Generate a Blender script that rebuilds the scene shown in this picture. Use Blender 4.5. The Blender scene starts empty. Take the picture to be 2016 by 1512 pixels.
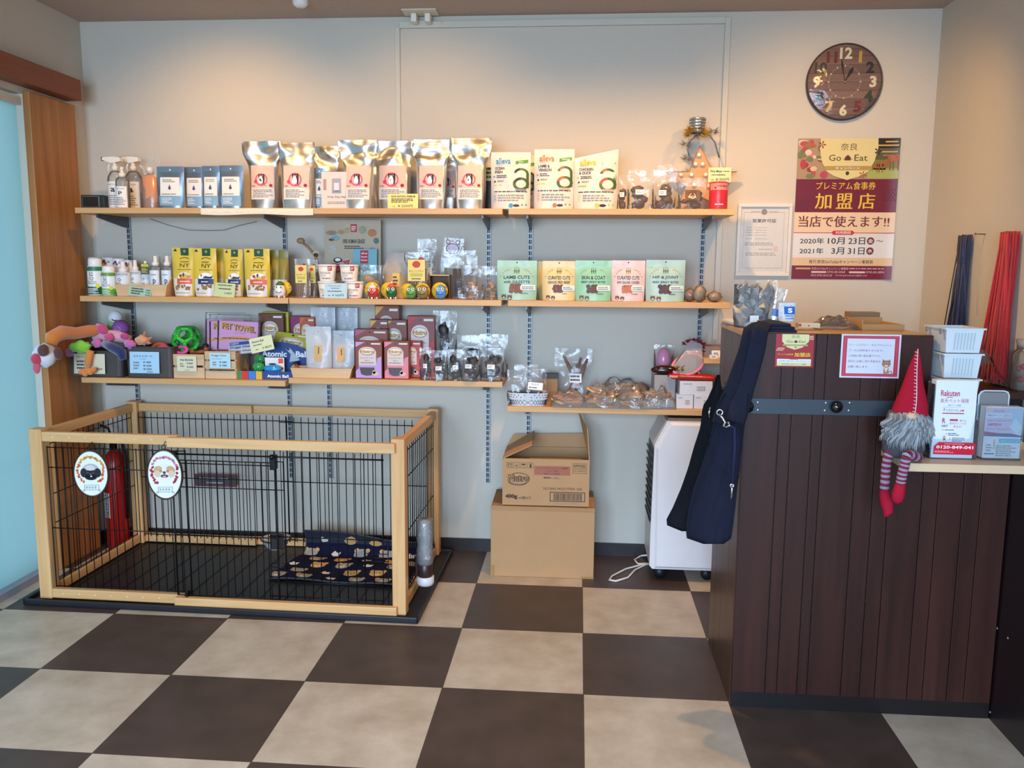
import bpy, bmesh, math, random
from mathutils import Vector, Matrix, noise
rad = math.radians
SC = bpy.context.scene
COL = SC.collection
# ------------------------------------------------------------------ camera
CAM = Vector((2.27649, -3.81300, 1.33224))
RM = ((0.996808, -0.077650, -0.018550), (0.079459, 0.987487, 0.136218), (0.007740, -0.137257, 0.990505))  # columns: right, forward, up
FPX = 1649.04
cd = bpy.data.cameras.new('camera'); cd.sensor_width = 36; cd.sensor_fit = 'HORIZONTAL'; cd.lens = FPX * 36 / 2016
cd.clip_start = .05; cd.clip_end = 50
cam = bpy.data.objects.new('camera', cd); COL.objects.link(cam)
cam.matrix_world = Matrix(((RM[0][0], RM[0][2], -RM[0][1], CAM.x), (RM[1][0], RM[1][2], -RM[1][1], CAM.y), (RM[2][0], RM[2][2], -RM[2][1], CAM.z), (0, 0, 0, 1)))
SC.camera = cam
# ------------------------------------------------------------------ world, daylight, lamps, exposure
SC.view_settings.view_transform = 'Standard'; SC.view_settings.look = 'None'
SC.view_settings.exposure = 0.2; SC.view_settings.gamma = 1.0; SC.view_settings.use_curve_mapping = False
cy = SC.cycles
cy.use_denoising = True; cy.max_bounces = 7; cy.diffuse_bounces = 4; cy.glossy_bounces = 4; cy.transmission_bounces = 5
cy.transparent_max_bounces = 20; cy.caustics_reflective = False; cy.caustics_refractive = False; cy.sample_clamp_indirect = 4
cy.use_adaptive_sampling = True; cy.adaptive_threshold = .02
W = bpy.data.worlds.new('sky'); SC.world = W; W.use_nodes = True
W.node_tree.nodes['Background'].inputs[0].default_value = (.62, .78, 1.0, 1); W.node_tree.nodes['Background'].inputs[1].default_value = 1.0
FRONT = -6.4                                   # the shop front behind the camera
def lamp(name, kind, loc, power, col, aim=None, **kw):
    d = bpy.data.lights.new(name, kind); d.energy = power; d.color = col
    for k, v in kw.items(): setattr(d, k, v)
    o = bpy.data.objects.new(name, d); COL.objects.link(o); o.location = loc
    if aim is not None: o.rotation_euler = (Vector(aim) - Vector(loc)).to_track_quat('-Z', 'Y').to_euler()
    return o
for wx0, wx1 in ((0.25, 1.25), (1.4, 2.4), (2.55, 3.55)):      # daylight through the three shop windows
    lamp('window_daylight', 'AREA', ((wx0 + wx1) / 2, FRONT + .02, 1.25), 36 if wx0 > 2.5 else 72, (.52, .73, 1.0), ((wx0 + wx1) / 2, -4.0, 0), shape='RECTANGLE', size=wx1 - wx0, size_y=2.05, spread=rad(108))
WARM = (1.0, .55, .17)
lamp('spot_lamp', 'SPOT', (2.45, -.95, 2.36), 58, WARM, (2.42, -.40, 0), spot_size=rad(140), spot_blend=.8, shadow_soft_size=.03)
lamp('spot_lamp', 'SPOT', (.80, -.85, 2.36), 27, WARM, (.70, 0, 1.50), spot_size=rad(100), spot_blend=.9, shadow_soft_size=.03)
lamp('spot_lamp', 'SPOT', (3.2, -.9, 2.36), 26, WARM, (3.35, 0, 1.35), spot_size=rad(110), spot_blend=.9, shadow_soft_size=.03)
lamp('spot_lamp', 'SPOT', (1.65, -.85, 2.36), 18, WARM, (1.6, 0, 1.5), spot_size=rad(100), spot_blend=.9, shadow_soft_size=.03)
for lx in (.9, 2.7):                            # unseen fill spots, without fittings, added to brighten the shop floor
    for ly in (-2.5, -4.2): lamp('floor_fill_spot', 'SPOT', (lx, ly, 2.40), 30, (1.0, .80, .58), (lx, ly, 0), spot_size=rad(100), spot_blend=.6, shadow_soft_size=.05)
# ------------------------------------------------------------------ pixel <-> place helpers (2016 x 1512 photograph)
def ray(px, py):
    a, c = (px - 1008) / FPX, -(py - 756) / FPX
    return Vector([RM[i][0] * a + RM[i][1] + RM[i][2] * c for i in range(3)])
def atY(px, py, Y): d = ray(px, py); return CAM + d * ((Y - CAM.y) / d.y)
def atZ(px, py, Z): d = ray(px, py); return CAM + d * ((Z - CAM.z) / d.z)
def atX(px, py, X): d = ray(px, py); return CAM + d * ((X - CAM.x) / d.x)
# ------------------------------------------------------------------ materials
def lin(h):
    h = h.lstrip('#'); c = [int(h[i:i + 2], 16) / 255 for i in (0, 2, 4)]
    return tuple(x / 12.92 if x <= .04045 else ((x + .055) / 1.055) ** 2.4 for x in c) + (1,)
_M = {}
def mat(h, rough=.55, metal=0, var=.06, vs=9, bump=0, bs=60, trans=0, spec=.4, coat=0, sheen=0, emit=0, key=None):
    k = (h, rough, metal, var, vs, bump, bs, trans, spec, coat, sheen, emit, key)
    if k in _M: return _M[k]
    m = bpy.data.materials.new('paint_' + h.lstrip('#')); m.use_nodes = True; nt = m.node_tree; p = nt.nodes['Principled BSDF']
    c = lin(h)
    p.inputs['Roughness'].default_value = rough; p.inputs['Metallic'].default_value = metal; p.inputs['Specular IOR Level'].default_value = spec
    if trans: p.inputs['Transmission Weight'].default_value = trans
    if coat: p.inputs['Coat Weight'].default_value = coat; p.inputs['Coat Roughness'].default_value = .06
    if sheen: p.inputs['Sheen Weight'].default_value = sheen
    tc = nt.nodes.new('ShaderNodeTexCoord')
    if var:
        n = nt.nodes.new('ShaderNodeTexNoise'); n.inputs['Scale'].default_value = vs; n.inputs['Detail'].default_value = 4
        nt.links.new(tc.outputs['Object'], n.inputs['Vector'])
        r = nt.nodes.new('ShaderNodeMix'); r.data_type = 'RGBA'
        r.inputs['A'].default_value = tuple(x * (1 - var) for x in c[:3]) + (1,); r.inputs['B'].default_value = tuple(min(1, x * (1 + var)) for x in c[:3]) + (1,)
        nt.links.new(n.outputs['Fac'], r.inputs['Factor']); nt.links.new(r.outputs['Result'], p.inputs['Base Color'])
    else: p.inputs['Base Color'].default_value = c
    if emit: p.inputs['Emission Color'].default_value = c; p.inputs['Emission Strength'].default_value = emit
    if bump:
        b = nt.nodes.new('ShaderNodeTexNoise'); b.inputs['Scale'].default_value = bs; b.inputs['Detail'].default_value = 3
        nt.links.new(tc.outputs['Object'], b.inputs['Vector'])
        bn = nt.nodes.new('ShaderNodeBump'); bn.inputs['Strength'].default_value = bump; bn.inputs['Distance'].default_value = .002
        nt.links.new(b.outputs['Fac'], bn.inputs['Height']); nt.links.new(bn.outputs['Normal'], p.inputs['Normal'])
    _M[k] = m; return m
def wood(a, b, axis='x', scale=7, stretch=.09, rough=.45, spec=.35, coat=0, key=''):
    k = ('wood', a, b, axis, scale, stretch, rough, key)
    if k in _M: return _M[k]
    m = bpy.data.materials.new('wood_grain'); m.use_nodes = True; nt = m.node_tree; p = nt.nodes['Principled BSDF']
    p.inputs['Roughness'].default_value = rough; p.inputs['Specular IOR Level'].default_value = spec
    if coat: p.inputs['Coat Weight'].default_value = coat; p.inputs['Coat Roughness'].default_value = .15
    tc = nt.nodes.new('ShaderNodeTexCoord'); mp = nt.nodes.new('ShaderNodeMapping')
    mp.inputs['Scale'].default_value = {'x': (stretch, 1, 1), 'y': (1, stretch, 1), 'z': (1, 1, stretch)}[axis]
    n = nt.nodes.new('ShaderNodeTexNoise'); n.inputs['Scale'].default_value = scale * 6; n.inputs['Detail'].default_value = 6; n.inputs['Distortion'].default_value = .6
    n2 = nt.nodes.new('ShaderNodeTexNoise'); n2.inputs['Scale'].default_value = scale * .8; n2.inputs['Detail'].default_value = 2
    cr = nt.nodes.new('ShaderNodeValToRGB'); cr.color_ramp.elements[0].position = .3; cr.color_ramp.elements[1].position = .72
    cr.color_ramp.elements[0].color = lin(a); cr.color_ramp.elements[1].color = lin(b)
    ad = nt.nodes.new('ShaderNodeMath'); ad.operation = 'MULTIPLY_ADD'; ad.inputs[1].default_value = .55
    sc = nt.nodes.new('ShaderNodeMath'); sc.operation = 'MULTIPLY'; sc.inputs[1].default_value = .45
    L = nt.links.new
    L(tc.outputs['Object'], mp.inputs['Vector']); L(mp.outputs['Vector'], n.inputs['Vector']); L(mp.outputs['Vector'], n2.inputs['Vector'])
    L(n2.outputs['Fac'], sc.inputs[0]); L(n.outputs['Fac'], ad.inputs[0]); L(sc.outputs[0], ad.inputs[2]); L(ad.outputs[0], cr.inputs['Fac']); L(cr.outputs['Color'], p.inputs['Base Color'])
    bn = nt.nodes.new('ShaderNodeBump'); bn.inputs['Strength'].default_value = .15; bn.inputs['Distance'].default_value = .001
    L(n.outputs['Fac'], bn.inputs['Height']); L(bn.outputs['Normal'], p.inputs['Normal'])
    _M[k] = m; return m
def clear(tint='#ffffff', haze=.06, gloss=1.0, rough=.07, key=''):
    """thin clear film: see-through, with a glancing gloss and a little haze"""
    k = ('clear', tint, haze, gloss, rough, key)
    if k in _M: return _M[k]
    m = bpy.data.materials.new('clear_film'); m.use_nodes = True; nt = m.node_tree; nt.nodes.remove(nt.nodes['Principled BSDF'])
    out = nt.nodes['Material Output']; L = nt.links.new
    t = nt.nodes.new('ShaderNodeBsdfTransparent'); t.inputs[0].default_value = lin(tint)
    d = nt.nodes.new('ShaderNodeBsdfDiffuse'); d.inputs[0].default_value = lin('#f2f2f2')
    g = nt.nodes.new('ShaderNodeBsdfGlossy'); g.inputs['Roughness'].default_value = rough
    a = nt.nodes.new('ShaderNodeMixShader'); a.inputs[0].default_value = haze; L(t.outputs[0], a.inputs[1]); L(d.outputs[0], a.inputs[2])
    lw = nt.nodes.new('ShaderNodeFresnel'); lw.inputs[0].default_value = 1.0 + .5 * gloss
    tc = nt.nodes.new('ShaderNodeTexCoord'); n = nt.nodes.new('ShaderNodeTexNoise'); n.inputs['Scale'].default_value = 38; n.inputs['Detail'].default_value = 3
    bn = nt.nodes.new('ShaderNodeBump'); bn.inputs['Strength'].default_value = .5; bn.inputs['Distance'].default_value = .006
    L(tc.outputs['Object'], n.inputs['Vector']); L(n.outputs['Fac'], bn.inputs['Height']); L(bn.outputs['Normal'], g.inputs['Normal']); L(bn.outputs['Normal'], lw.inputs['Normal'])
    b = nt.nodes.new('ShaderNodeMixShader'); L(lw.outputs[0], b.inputs[0]); L(a.outputs[0], b.inputs[1]); L(g.outputs[0], b.inputs[2]); L(b.outputs[0], out.inputs['Surface'])
    _M[k] = m; return m
# ------------------------------------------------------------------ mesh builder
_TX = {}
def glyphs(s, bold=0.0):
    k = (s, bold)
    if k not in _TX:
        c = bpy.data.curves.new('lettering', 'FONT'); c.body = s; c.size = 1; c.resolution_u = 2; c.offset = bold; c.fill_mode = 'FRONT'
        o = bpy.data.objects.new('lettering', c); COL.objects.link(o)
        me = o.to_mesh(); v = [(p.co.x, p.co.y) for p in me.vertices]; f = [tuple(p.vertices) for p in me.polygons]
        o.to_mesh_clear(); bpy.data.objects.remove(o); bpy.data.curves.remove(c)
        if not v: v = [(0, 0), (1, 0), (1, 1)]; f = [(0, 1, 2)]
        a, b = min(p[0] for p in v), max(p[0] for p in v); e, g = min(p[1] for p in v), max(p[1] for p in v)
        _TX[k] = ([((p[0] - a) / max(b - a, 1e-6), (p[1] - e) / max(g - e, 1e-6)) for p in v], f, (b - a) / max(g - e, 1e-6))
    return _TX[k]
class MB:
    def __init__(s): s.v = []; s.f = []; s.mi = []; s.mats = []; s.sm = []
    def slot(s, m):
        if m not in s.mats: s.mats.append(m)
        return s.mats.index(m)
    def add(s, verts, faces, m, smooth=False, xf=None):
        b = len(s.v); i = s.slot(m)
        s.v += [tuple(xf @ Vector(p)) if xf else tuple(p) for p in verts]
        for f in faces: s.f.append(tuple(b + q for q in f)); s.mi.append(i); s.sm.append(smooth)
        return s
    def box(s, x0, x1, y0, y1, z0, z1, m, bev=0, xf=None):
        if not bev:
            v = [(x, y, z) for x in (x0, x1) for y in (y0, y1) for z in (z0, z1)]
            return s.add(v, [(0, 1, 3, 2), (4, 6, 7, 5), (0, 4, 5, 1), (2, 3, 7, 6), (0, 2, 6, 4), (1, 5, 7, 3)], m, False, xf)
        bm = bmesh.new(); bmesh.ops.create_cube(bm, size=1)
        for q in bm.verts: q.co = ((x0 + x1) / 2 + q.co.x * (x1 - x0), (y0 + y1) / 2 + q.co.y * (y1 - y0), (z0 + z1) / 2 + q.co.z * (z1 - z0))
        bmesh.ops.bevel(bm, geom=bm.edges[:], offset=bev, segments=2, affect='EDGES', profile=.5)
        return s.bm(bm, m, False, xf)
    def bm(s, bm, m, smooth=False, xf=None):
        bm.verts.index_update()
        v = [tuple(q.co) for q in bm.verts]; f = [tuple(q.index for q in p.verts) for p in bm.faces]; bm.free()
        return s.add(v, f, m, smooth, xf)
    def tube(s, pts, r, m, n=6, caps=True, smooth=True, closed=False):
        pts = [Vector(p) for p in pts]; K = len(pts); V = []; F = []
        rr = r if isinstance(r, (list, tuple)) else [r] * K
        up = None
        for i, p in enumerate(pts):
            t = (pts[(i + 1) % K] - pts[i - 1]) if closed else (pts[min(i + 1, K - 1)] - pts[max(i - 1, 0)])
            if t.length < 1e-9: t = Vector((0, 0, 1))
            t.normalize()
            if up is None: up = Vector((0, 0, 1)) if abs(t.z) < .9 else Vector((1, 0, 0))
            a = up - t * up.dot(t)
            if a.length < 1e-6: a = t.orthogonal()
            a.normalize(); up = a; b = t.cross(a)
            for j in range(n):
                w = 2 * math.pi * j / n; V.append(p + (a * math.cos(w) + b * math.sin(w)) * rr[i])
        for i in range(K if closed else K - 1):
            for j in range(n): F.append((i * n + j, i * n + (j + 1) % n, ((i + 1) % K) * n + (j + 1) % n, ((i + 1) % K) * n + j))
        if caps and not closed: F.append(tuple(range(n - 1, -1, -1))); F.append(tuple((K - 1) * n + j for j in range(n)))
        return s.add(V, F, m, smooth)
    def lathe(s, prof, m, n=20, c=(0, 0, 0), sy=1.0, smooth=True, xf=None, caps=True):
        V = [(c[0] + r * math.cos(2 * math.pi * j / n), c[1] + sy * r * math.sin(2 * math.pi * j / n), c[2] + z) for r, z in prof for j in range(n)]
        F = [(i * n + j, i * n + (j + 1) % n, (i + 1) * n + (j + 1) % n, (i + 1) * n + j) for i in range(len(prof) - 1) for j in range(n)]
        if caps:
            if prof[0][0] > 1e-5: F.append(tuple(range(n - 1, -1, -1)))
            if prof[-1][0] > 1e-5: F.append(tuple((len(prof) - 1) * n + j for j in range(n)))
        return s.add(V, F, m, smooth, xf)
    def ball(s, c, rx, ry, rz, m, u=14, v=9, xf=None, wob=0, seed=0):
        V = []; F = []
        for i in range(v + 1):
            th = math.pi * i / v
            for j in range(u):
                ph = 2 * math.pi * j / u; d = Vector((math.sin(th) * math.cos(ph), math.sin(th) * math.sin(ph), math.cos(th)))
                k = 1 + (wob * noise.noise(d * 2.2 + Vector((seed * 3.1, seed, 0))) if wob else 0)
                V.append((c[0] + rx * d.x * k, c[1] + ry * d.y * k, c[2] + rz * d.z * k))
        for i in range(v):
            for j in range(u): F.append((i * u + j, (i + 1) * u + j, (i + 1) * u + (j + 1) % u, i * u + (j + 1) % u))
        return s.add(V, F, m, True, xf)
    def grid(s, fn, nu, nv, m, smooth=True, closeu=False):
        V = [fn(i / nu, j / nv) for j in range(nv + 1) for i in range(nu + (0 if closeu else 1))]
        k = nu + (0 if closeu else 1)
        F = [(j * k + i, j * k + (i + 1) % k, (j + 1) * k + (i + 1) % k, (j + 1) * k + i) for j in range(nv) for i in range(nu)]
        return s.add(V, F, m, smooth)
    # ---- flat prints: at(x, z, e) gives the surface point, e = layer above it
    def patch(s, x0, x1, z0, z1, m, at, e=1, n=1, k=1):
        return s.grid(lambda u, v: at(x0 + (x1 - x0) * u, z0 + (z1 - z0) * v, e), n, k, m, n > 1 or k > 1)
    def shape(s, pts, m, at, e=1): return s.add([at(x, z, e) for x, z in pts], [tuple(range(len(pts)))], m)
    def disc(s, x, z, rx, rz, m, at, e=1, n=20): return s.shape([(x + rx * math.cos(2 * math.pi * i / n), z + rz * math.sin(2 * math.pi * i / n)) for i in range(n)], m, at, e)
    def ring(s, x, z, r0, r1, m, at, e=1, a0=0, a1=360, n=24, sz=1.0):
        V = []; K = n + 1
        for i in range(K):
            w = rad(a0 + (a1 - a0) * i / n)
            V += [at(x + r0 * math.cos(w), z + sz * r0 * math.sin(w), e), at(x + r1 * math.cos(w), z + sz * r1 * math.sin(w), e)]
        return s.add(V, [(2 * i, 2 * i + 1, 2 * i + 3, 2 * i + 2) for i in range(n)], m)
    def text(s, t, x0, x1, z0, z1, m, at, e=2, bold=0.0, keep=None):
        cjk = any(ord(c) > 0x2fff for c in t); v, f, asp = glyphs(t, 0.0 if cjk else bold)
        if keep:                       # keep the letters' own width, aligned 'l', 'c' or 'r' in the box
            w = min(asp * (z1 - z0), x1 - x0)
            if keep == 'l': x1 = x0 + w
            elif keep == 'r': x0 = x1 - w
            else: c = (x0 + x1) / 2; x0, x1 = c - w / 2, c + w / 2
        g = bold * .55 * (z1 - z0) if cjk and bold >= .015 else 0
        for k in ((-1, 1) if g else (0,)): s.add([at(x0 + g * k + (x1 - x0) * a, z0 + (z1 - z0) * b, e + .3 * k) for a, b in v], f, m)
        return s
    def lines(s, x0, x1, z0, z1, n, m, at, e=2, seed=0, fill=.5, ragged=.35):
        """rows of print too small to read"""
        R = random.Random(seed); h = (z1 - z0) / n
        for i in range(n):
            zc = z1 - h * (i + .5); x = x0; end = x1 - (x1 - x0) * ragged * R.random()
            while x < end:
                L = (x1 - x0) * R.uniform(.04, .16); xe = min(x + L, end)
                s.patch(x, xe, zc - h * fill / 2, zc + h * fill / 2, m, at, e); x = xe + (x1 - x0) * .025
        return s
    def obj(s, name, parent=None, loc=None, rot=None):
        me = bpy.data.meshes.new(name); me.from_pydata(s.v, [], s.f)
        for m in s.mats: me.materials.append(m)
        me.polygons.foreach_set('material_index', s.mi); me.polygons.foreach_set('use_smooth', s.sm); me.update()
        o = bpy.data.objects.new(name, me); COL.objects.link(o)
        if parent is not None: o.parent = parent
        if loc is not None: o.location = loc
        if rot is not None: o.rotation_euler = rot
        return o
def tag(o, label, cat, group=None, kind=None):
    o['label'] = label; o['category'] = cat
    if group: o['group'] = group
    if kind: o['kind'] = kind
    return o
def thing(name, label, cat, loc=(0, 0, 0), rz=0, group=None, rx=0, ry=0):
    o = bpy.data.objects.new(name, None); COL.objects.link(o); o.empty_display_size = .05
    o.location = loc; o.rotation_euler = (rx, ry, rz)
    return tag(o, label, cat, group)
def struct(name, mb, **kw):
    o = mb.obj(name, **kw); o['kind'] = 'structure'; return o
def dup(root, loc, label, rz=None, scale=None):
    r = root.copy(); COL.objects.link(r); r.location = loc; r['label'] = label
    if rz is not None: r.rotation_euler.z = rz
    if scale: r.scale = scale
    def kids(o, c):
        for ch in list(o.children):
            d = ch.copy(); d.parent = c; COL.objects.link(d); kids(ch, d)
    kids(root, r)
    return r
def flat(y=0.0, s=.0004):                       # print surface facing the camera side (-Y)
    return lambda x, z, e=0: (x, y - s * e, z)
WHITE = mat('#f0efec', .5); BLACK = mat('#161515', .45, var=0); INK = mat('#3a3836', .7, var=0); GREYINK = mat('#8c8a88', .7, var=0)
RED = mat('#c22a36', .5); CLEAR = clear(); CLEARG = clear(haze=.06, gloss=.9, key='g')
# ================================================================== the room
T = .45
RX = 3.77; H = 2.42
def floor_mat():
    m = bpy.data.materials.new('checker_floor'); m.use_nodes = True; nt = m.node_tree; p = nt.nodes['Principled BSDF']; L = nt.links.new
    tc = nt.nodes.new('ShaderNodeTexCoord'); mp = nt.nodes.new('ShaderNodeMapping')
    mp.inputs['Scale'].default_value = (1 / T, 1 / T, 1); mp.inputs['Location'].default_value = (-.143 + 20, 1.9249 + 20, .5)
    ch = nt.nodes.new('ShaderNodeTexChecker'); ch.inputs['Scale'].default_value = 1
    ch.inputs['Color1'].default_value = (1, 1, 1, 1); ch.inputs['Color2'].default_value = (0, 0, 0, 1)
    n = nt.nodes.new('ShaderNodeTexNoise'); n.inputs['Scale'].default_value = 7; n.inputs['Detail'].default_value = 9; n.inputs['Roughness'].default_value = .62
    r1 = nt.nodes.new('ShaderNodeValToRGB'); r1.color_ramp.elements[0].position = .3; r1.color_ramp.elements[1].position = .72
    r1.color_ramp.elements[0].color = lin('#ae9e8b'); r1.color_ramp.elements[1].color = lin('#cec2b2')
    r2 = nt.nodes.new('ShaderNodeValToRGB'); r2.color_ramp.elements[0].position = .3; r2.color_ramp.elements[1].position = .72
    r2.color_ramp.elements[0].color = lin('#41352f'); r2.color_ramp.elements[1].color = lin('#53443f')
    mx = nt.nodes.new('ShaderNodeMix'); mx.data_type = 'RGBA'
    L(tc.outputs['Object'], mp.inputs['Vector']); L(mp.outputs['Vector'], ch.inputs['Vector']); L(tc.outputs['Object'], n.inputs['Vector'])
    L(n.outputs['Fac'], r1.inputs['Fac']); L(n.outputs['Fac'], r2.inputs['Fac']); L(ch.outputs['Fac'], mx.inputs['Factor']); L(r2.outputs['Color'], mx.inputs['A']); L(r1.outputs['Color'], mx.inputs['B'])
    # hairline joints
    sx = nt.nodes.new('ShaderNodeSeparateXYZ'); L(mp.outputs['Vector'], sx.inputs[0]); ds = []
    for ax in ('X', 'Y'):
        fr = nt.nodes.new('ShaderNodeMath'); fr.operation = 'PINGPONG'; fr.inputs[1].default_value = .5; L(sx.outputs[ax], fr.inputs[0])
        lt = nt.nodes.new('ShaderNodeMath'); lt.operation = 'LESS_THAN'; lt.inputs[1].default_value = .0035; L(fr.outputs[0], lt.inputs[0]); ds.append(lt)
    mxx = nt.nodes.new('ShaderNodeMath'); mxx.operation = 'MAXIMUM'; L(ds[0].outputs[0], mxx.inputs[0]); L(ds[1].outputs[0], mxx.inputs[1])
    j = nt.nodes.new('ShaderNodeMix'); j.data_type = 'RGBA'; j.inputs['B'].default_value = lin('#4b4039')
    L(mxx.outputs[0], j.inputs['Factor']); L(mx.outputs['Result'], j.inputs['A']); L(j.outputs['Result'], p.inputs['Base Color'])
    p.inputs['Roughness'].default_value = .42; p.inputs['Specular IOR Level'].default_value = .4
    return m
def paper_mat(h, bump=.25):
    k = ('paper', h)
    if k in _M: return _M[k]
    m = bpy.data.materials.new('wallpaper'); m.use_nodes = True; nt = m.node_tree; p = nt.nodes['Principled BSDF']; L = nt.links.new
    p.inputs['Base Color'].default_value = lin(h); p.inputs['Roughness'].default_value = .8; p.inputs['Specular IOR Level'].default_value = .2
    tc = nt.nodes.new('ShaderNodeTexCoord'); hs = []
    for sc in ((420, 420, 26), (26, 26, 420)):
        mp = nt.nodes.new('ShaderNodeMapping'); mp.inputs['Scale'].default_value = sc; L(tc.outputs['Object'], mp.inputs['Vector'])
        n = nt.nodes.new('ShaderNodeTexNoise'); n.inputs['Scale'].default_value = 1; n.inputs['Detail'].default_value = 1; L(mp.outputs['Vector'], n.inputs['Vector']); hs.append(n)
    a = nt.nodes.new('ShaderNodeMath'); a.operation = 'ADD'; L(hs[0].outputs['Fac'], a.inputs[0]); L(hs[1].outputs['Fac'], a.inputs[1])
    bn = nt.nodes.new('ShaderNodeBump'); bn.inputs['Strength'].default_value = bump; bn.inputs['Distance'].default_value = .0015
    L(a.outputs[0], bn.inputs['Height']); L(bn.outputs['Normal'], p.inputs['Normal'])
    _M[k] = m; return m
WALL = paper_mat('#ccc3b4')
struct('floor', MB().box(-.1, RX + .1, FRONT - .2, .1, -.1, 0, floor_mat()))
struct('ceiling', MB().box(-.1, RX + .1, FRONT - .2, .1, H, H + .1, mat('#b8a597', .9, var=.1, vs=60, bump=.5, bs=240)))
struct('wall_back', MB().box(-.1, RX + .1, 0, .1, 0, H, WALL))
struct('wall_right', MB().box(RX, RX + .1, FRONT - .2, 0, 0, H, WALL))
# left wall with the opening of the sliding door
mb = MB(); mb.box(-.1, 0, -.44, 0, 0, H, WALL); mb.box(-.1, 0, -1.75, -.44, 2.02, H, WALL); mb.box(-.1, 0, FRONT - .2, -1.75, 0, H, WALL)
struct('wall_left', mb)
# the shop front behind the camera, with three window openings
mb = MB(); y0, y1 = FRONT - .12, FRONT
mb.box(0, RX, y0, y1, 0, .2, WALL); mb.box(0, RX, y0, y1, 2.3, H, WALL)
for a, b in ((0, .25), (1.25, 1.4), (2.4, 2.55), (3.55, RX)): mb.box(a, b, y0, y1, .2, 2.3, WALL)
struct('wall_front', mb)
FR = mat('#3a3532', .4)
for i, (a, b) in enumerate(((.25, 1.25), (1.4, 2.4), (2.55, 3.55))):
    mb = MB(); y0, y1 = FRONT - .09, FRONT - .03
    mb.box(a, a + .05, y0, y1, .2, 2.3, FR); mb.box(b - .05, b, y0, y1, .2, 2.3, FR); mb.box(a + .05, b - .05, y0, y1, .2, .25, FR); mb.box(a + .05, b - .05, y0, y1, 2.25, 2.3, FR)
    o = struct('window_%d' % (i + 1), mb)
    MB().box(a + .05, b - .05, FRONT - .065, FRONT - .06, .25, 2.25, clear(haze=0, key='pane')).obj('pane', o)
BB = mat('#2a211f', .4)
struct('baseboard_back', MB().box(0.012, RX - .012, -.012, 0, 0, .06, BB))
mb = MB(); mb.box(0, .012, -.115, 0, 0, .06, BB); struct('baseboard_left', mb)
struct('baseboard_right', MB().box(RX - .012, RX, FRONT, -.012, 0, .06, BB))
# sliding door of frosted glass on the left wall
DW = wood('#93592c', '#c4854a', 'z', 5, .07, .38)
DH = wood('#74381f', '#94502f', 'y', 5, .07, .4)
struct('trim_1', MB().box(0, .028, -.438, -.125, 0, 2.032, DW, .003)).__setitem__('label', 'broad brown wooden door jamb')
struct('trim_2', MB().box(0, .075, -1.95, -.143, 2.046, 2.136, DH, .004))
def frosted_glass():
    m = bpy.data.materials.new('frosted_glass'); m.use_nodes = True; nt = m.node_tree; L = nt.links.new; p = nt.nodes['Principled BSDF']; p.inputs['Base Color'].default_value = lin('#a9d6d2'); p.inputs['Roughness'].default_value = .25
    t = nt.nodes.new('ShaderNodeBsdfTranslucent'); t.inputs[0].default_value = lin('#a9dcdc'); x = nt.nodes.new('ShaderNodeMixShader'); x.inputs[0].default_value = .62
    L(p.outputs[0], x.inputs[1]); L(t.outputs[0], x.inputs[2]); L(x.outputs[0], nt.nodes['Material Output'].inputs['Surface']); return m
TEAL = frosted_glass()
d = struct('door_1', MB().add([(-.03, -1.75, .03), (-.03, -.44, .03), (-.03, -.44, 1.975), (-.03, -1.75, 1.975)], [(0, 1, 2, 3)], TEAL))
MB().box(-.052, -.006, -1.75, -.4395, 1.975, 2.005, mat('#cfc8b4', .5)).obj('top_rail', d)
MB().box(-.1, .012, -1.75, -.4395, 0, .03, mat('#9b9ba6', .35, .3)).obj('sill', d)
# ------------------------------------------------------------------ small fittings on wall and ceiling
DUCT = mat('#c9c4b4', .5)
t = thing('cable_duct', 'pale plastic cable duct framing the upper wall up to the ceiling', 'cable duct', (0, 0, 0))
def W0(px, py): p = atY(px, py, 0); return p.x, p.z
xa = W0(784, 160)[0]; xb = W0(1428, 160)[0]
MB().box(xa - .011, xa + .011, -.012, 0, 1.62, 2.375, DUCT, .002).obj('upright', t)
MB().box(xa + .011, xb - .012, -.014, 0, 2.37, 2.398, DUCT, .002).obj('crosspiece', t)
MB().box(xb - .012, xb + .012, -.013, 0, 1.02, 2.398, DUCT, .002).obj('upright', t)
t = thing('ceiling_bracket', 'small cream ceiling plate with two white cable clips above the shelves', 'bracket', (1.575, -.075, H))
MB().box(-.075, .075, -.045, .045, -.006, 0, mat('#d8d0ba', .5), .002).obj('plate', t)
for x in (-.03, .03): MB().box(x - .012, x + .012, .0, .05, -.04, -.006, mat('#e6e0d2', .5), .003).obj('clip', t)
MB().tube([(-.06, .062, -.035), (-.02, .06, -.022), (.04, .062, -.03), (.09, .062, -.028)], .004, mat('#dcd6c6', .5)).obj('cable', t)
t = thing('smoke_detector', 'small white round detector on the ceiling near the top frame edge', 'detector', (1.11, -.26, H))
MB().lathe([(0, -.03), (.018, -.03), (.03, -.02), (.034, 0)], mat('#eeeae2', .5), 20).obj('body', t)
# four spotlights on the ceiling that throw the warm light
for i, (x, y, tx) in enumerate(((2.45, -.95, 'over the cartons'), (.80, -.85, 'over the dog pen'), (3.2, -.9, 'over the counter'), (1.65, -.85, 'over the middle shelves'))):
    t = thing('ceiling_spotlight', 'round white recessed ceiling spotlight ' + tx, 'lamp', (x, y, H))
    MB().lathe([(.05, -.012), (.075, -.012), (.075, 0), (.05, 0), (.05, -.012)], WHITE, 20, caps=False).obj('trim_ring', t)
    MB().lathe([(0, -.004), (.05, -.004)], mat('#fff0d0', .5, var=0, emit=6), 20, caps=False).obj('bulb', t)
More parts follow.
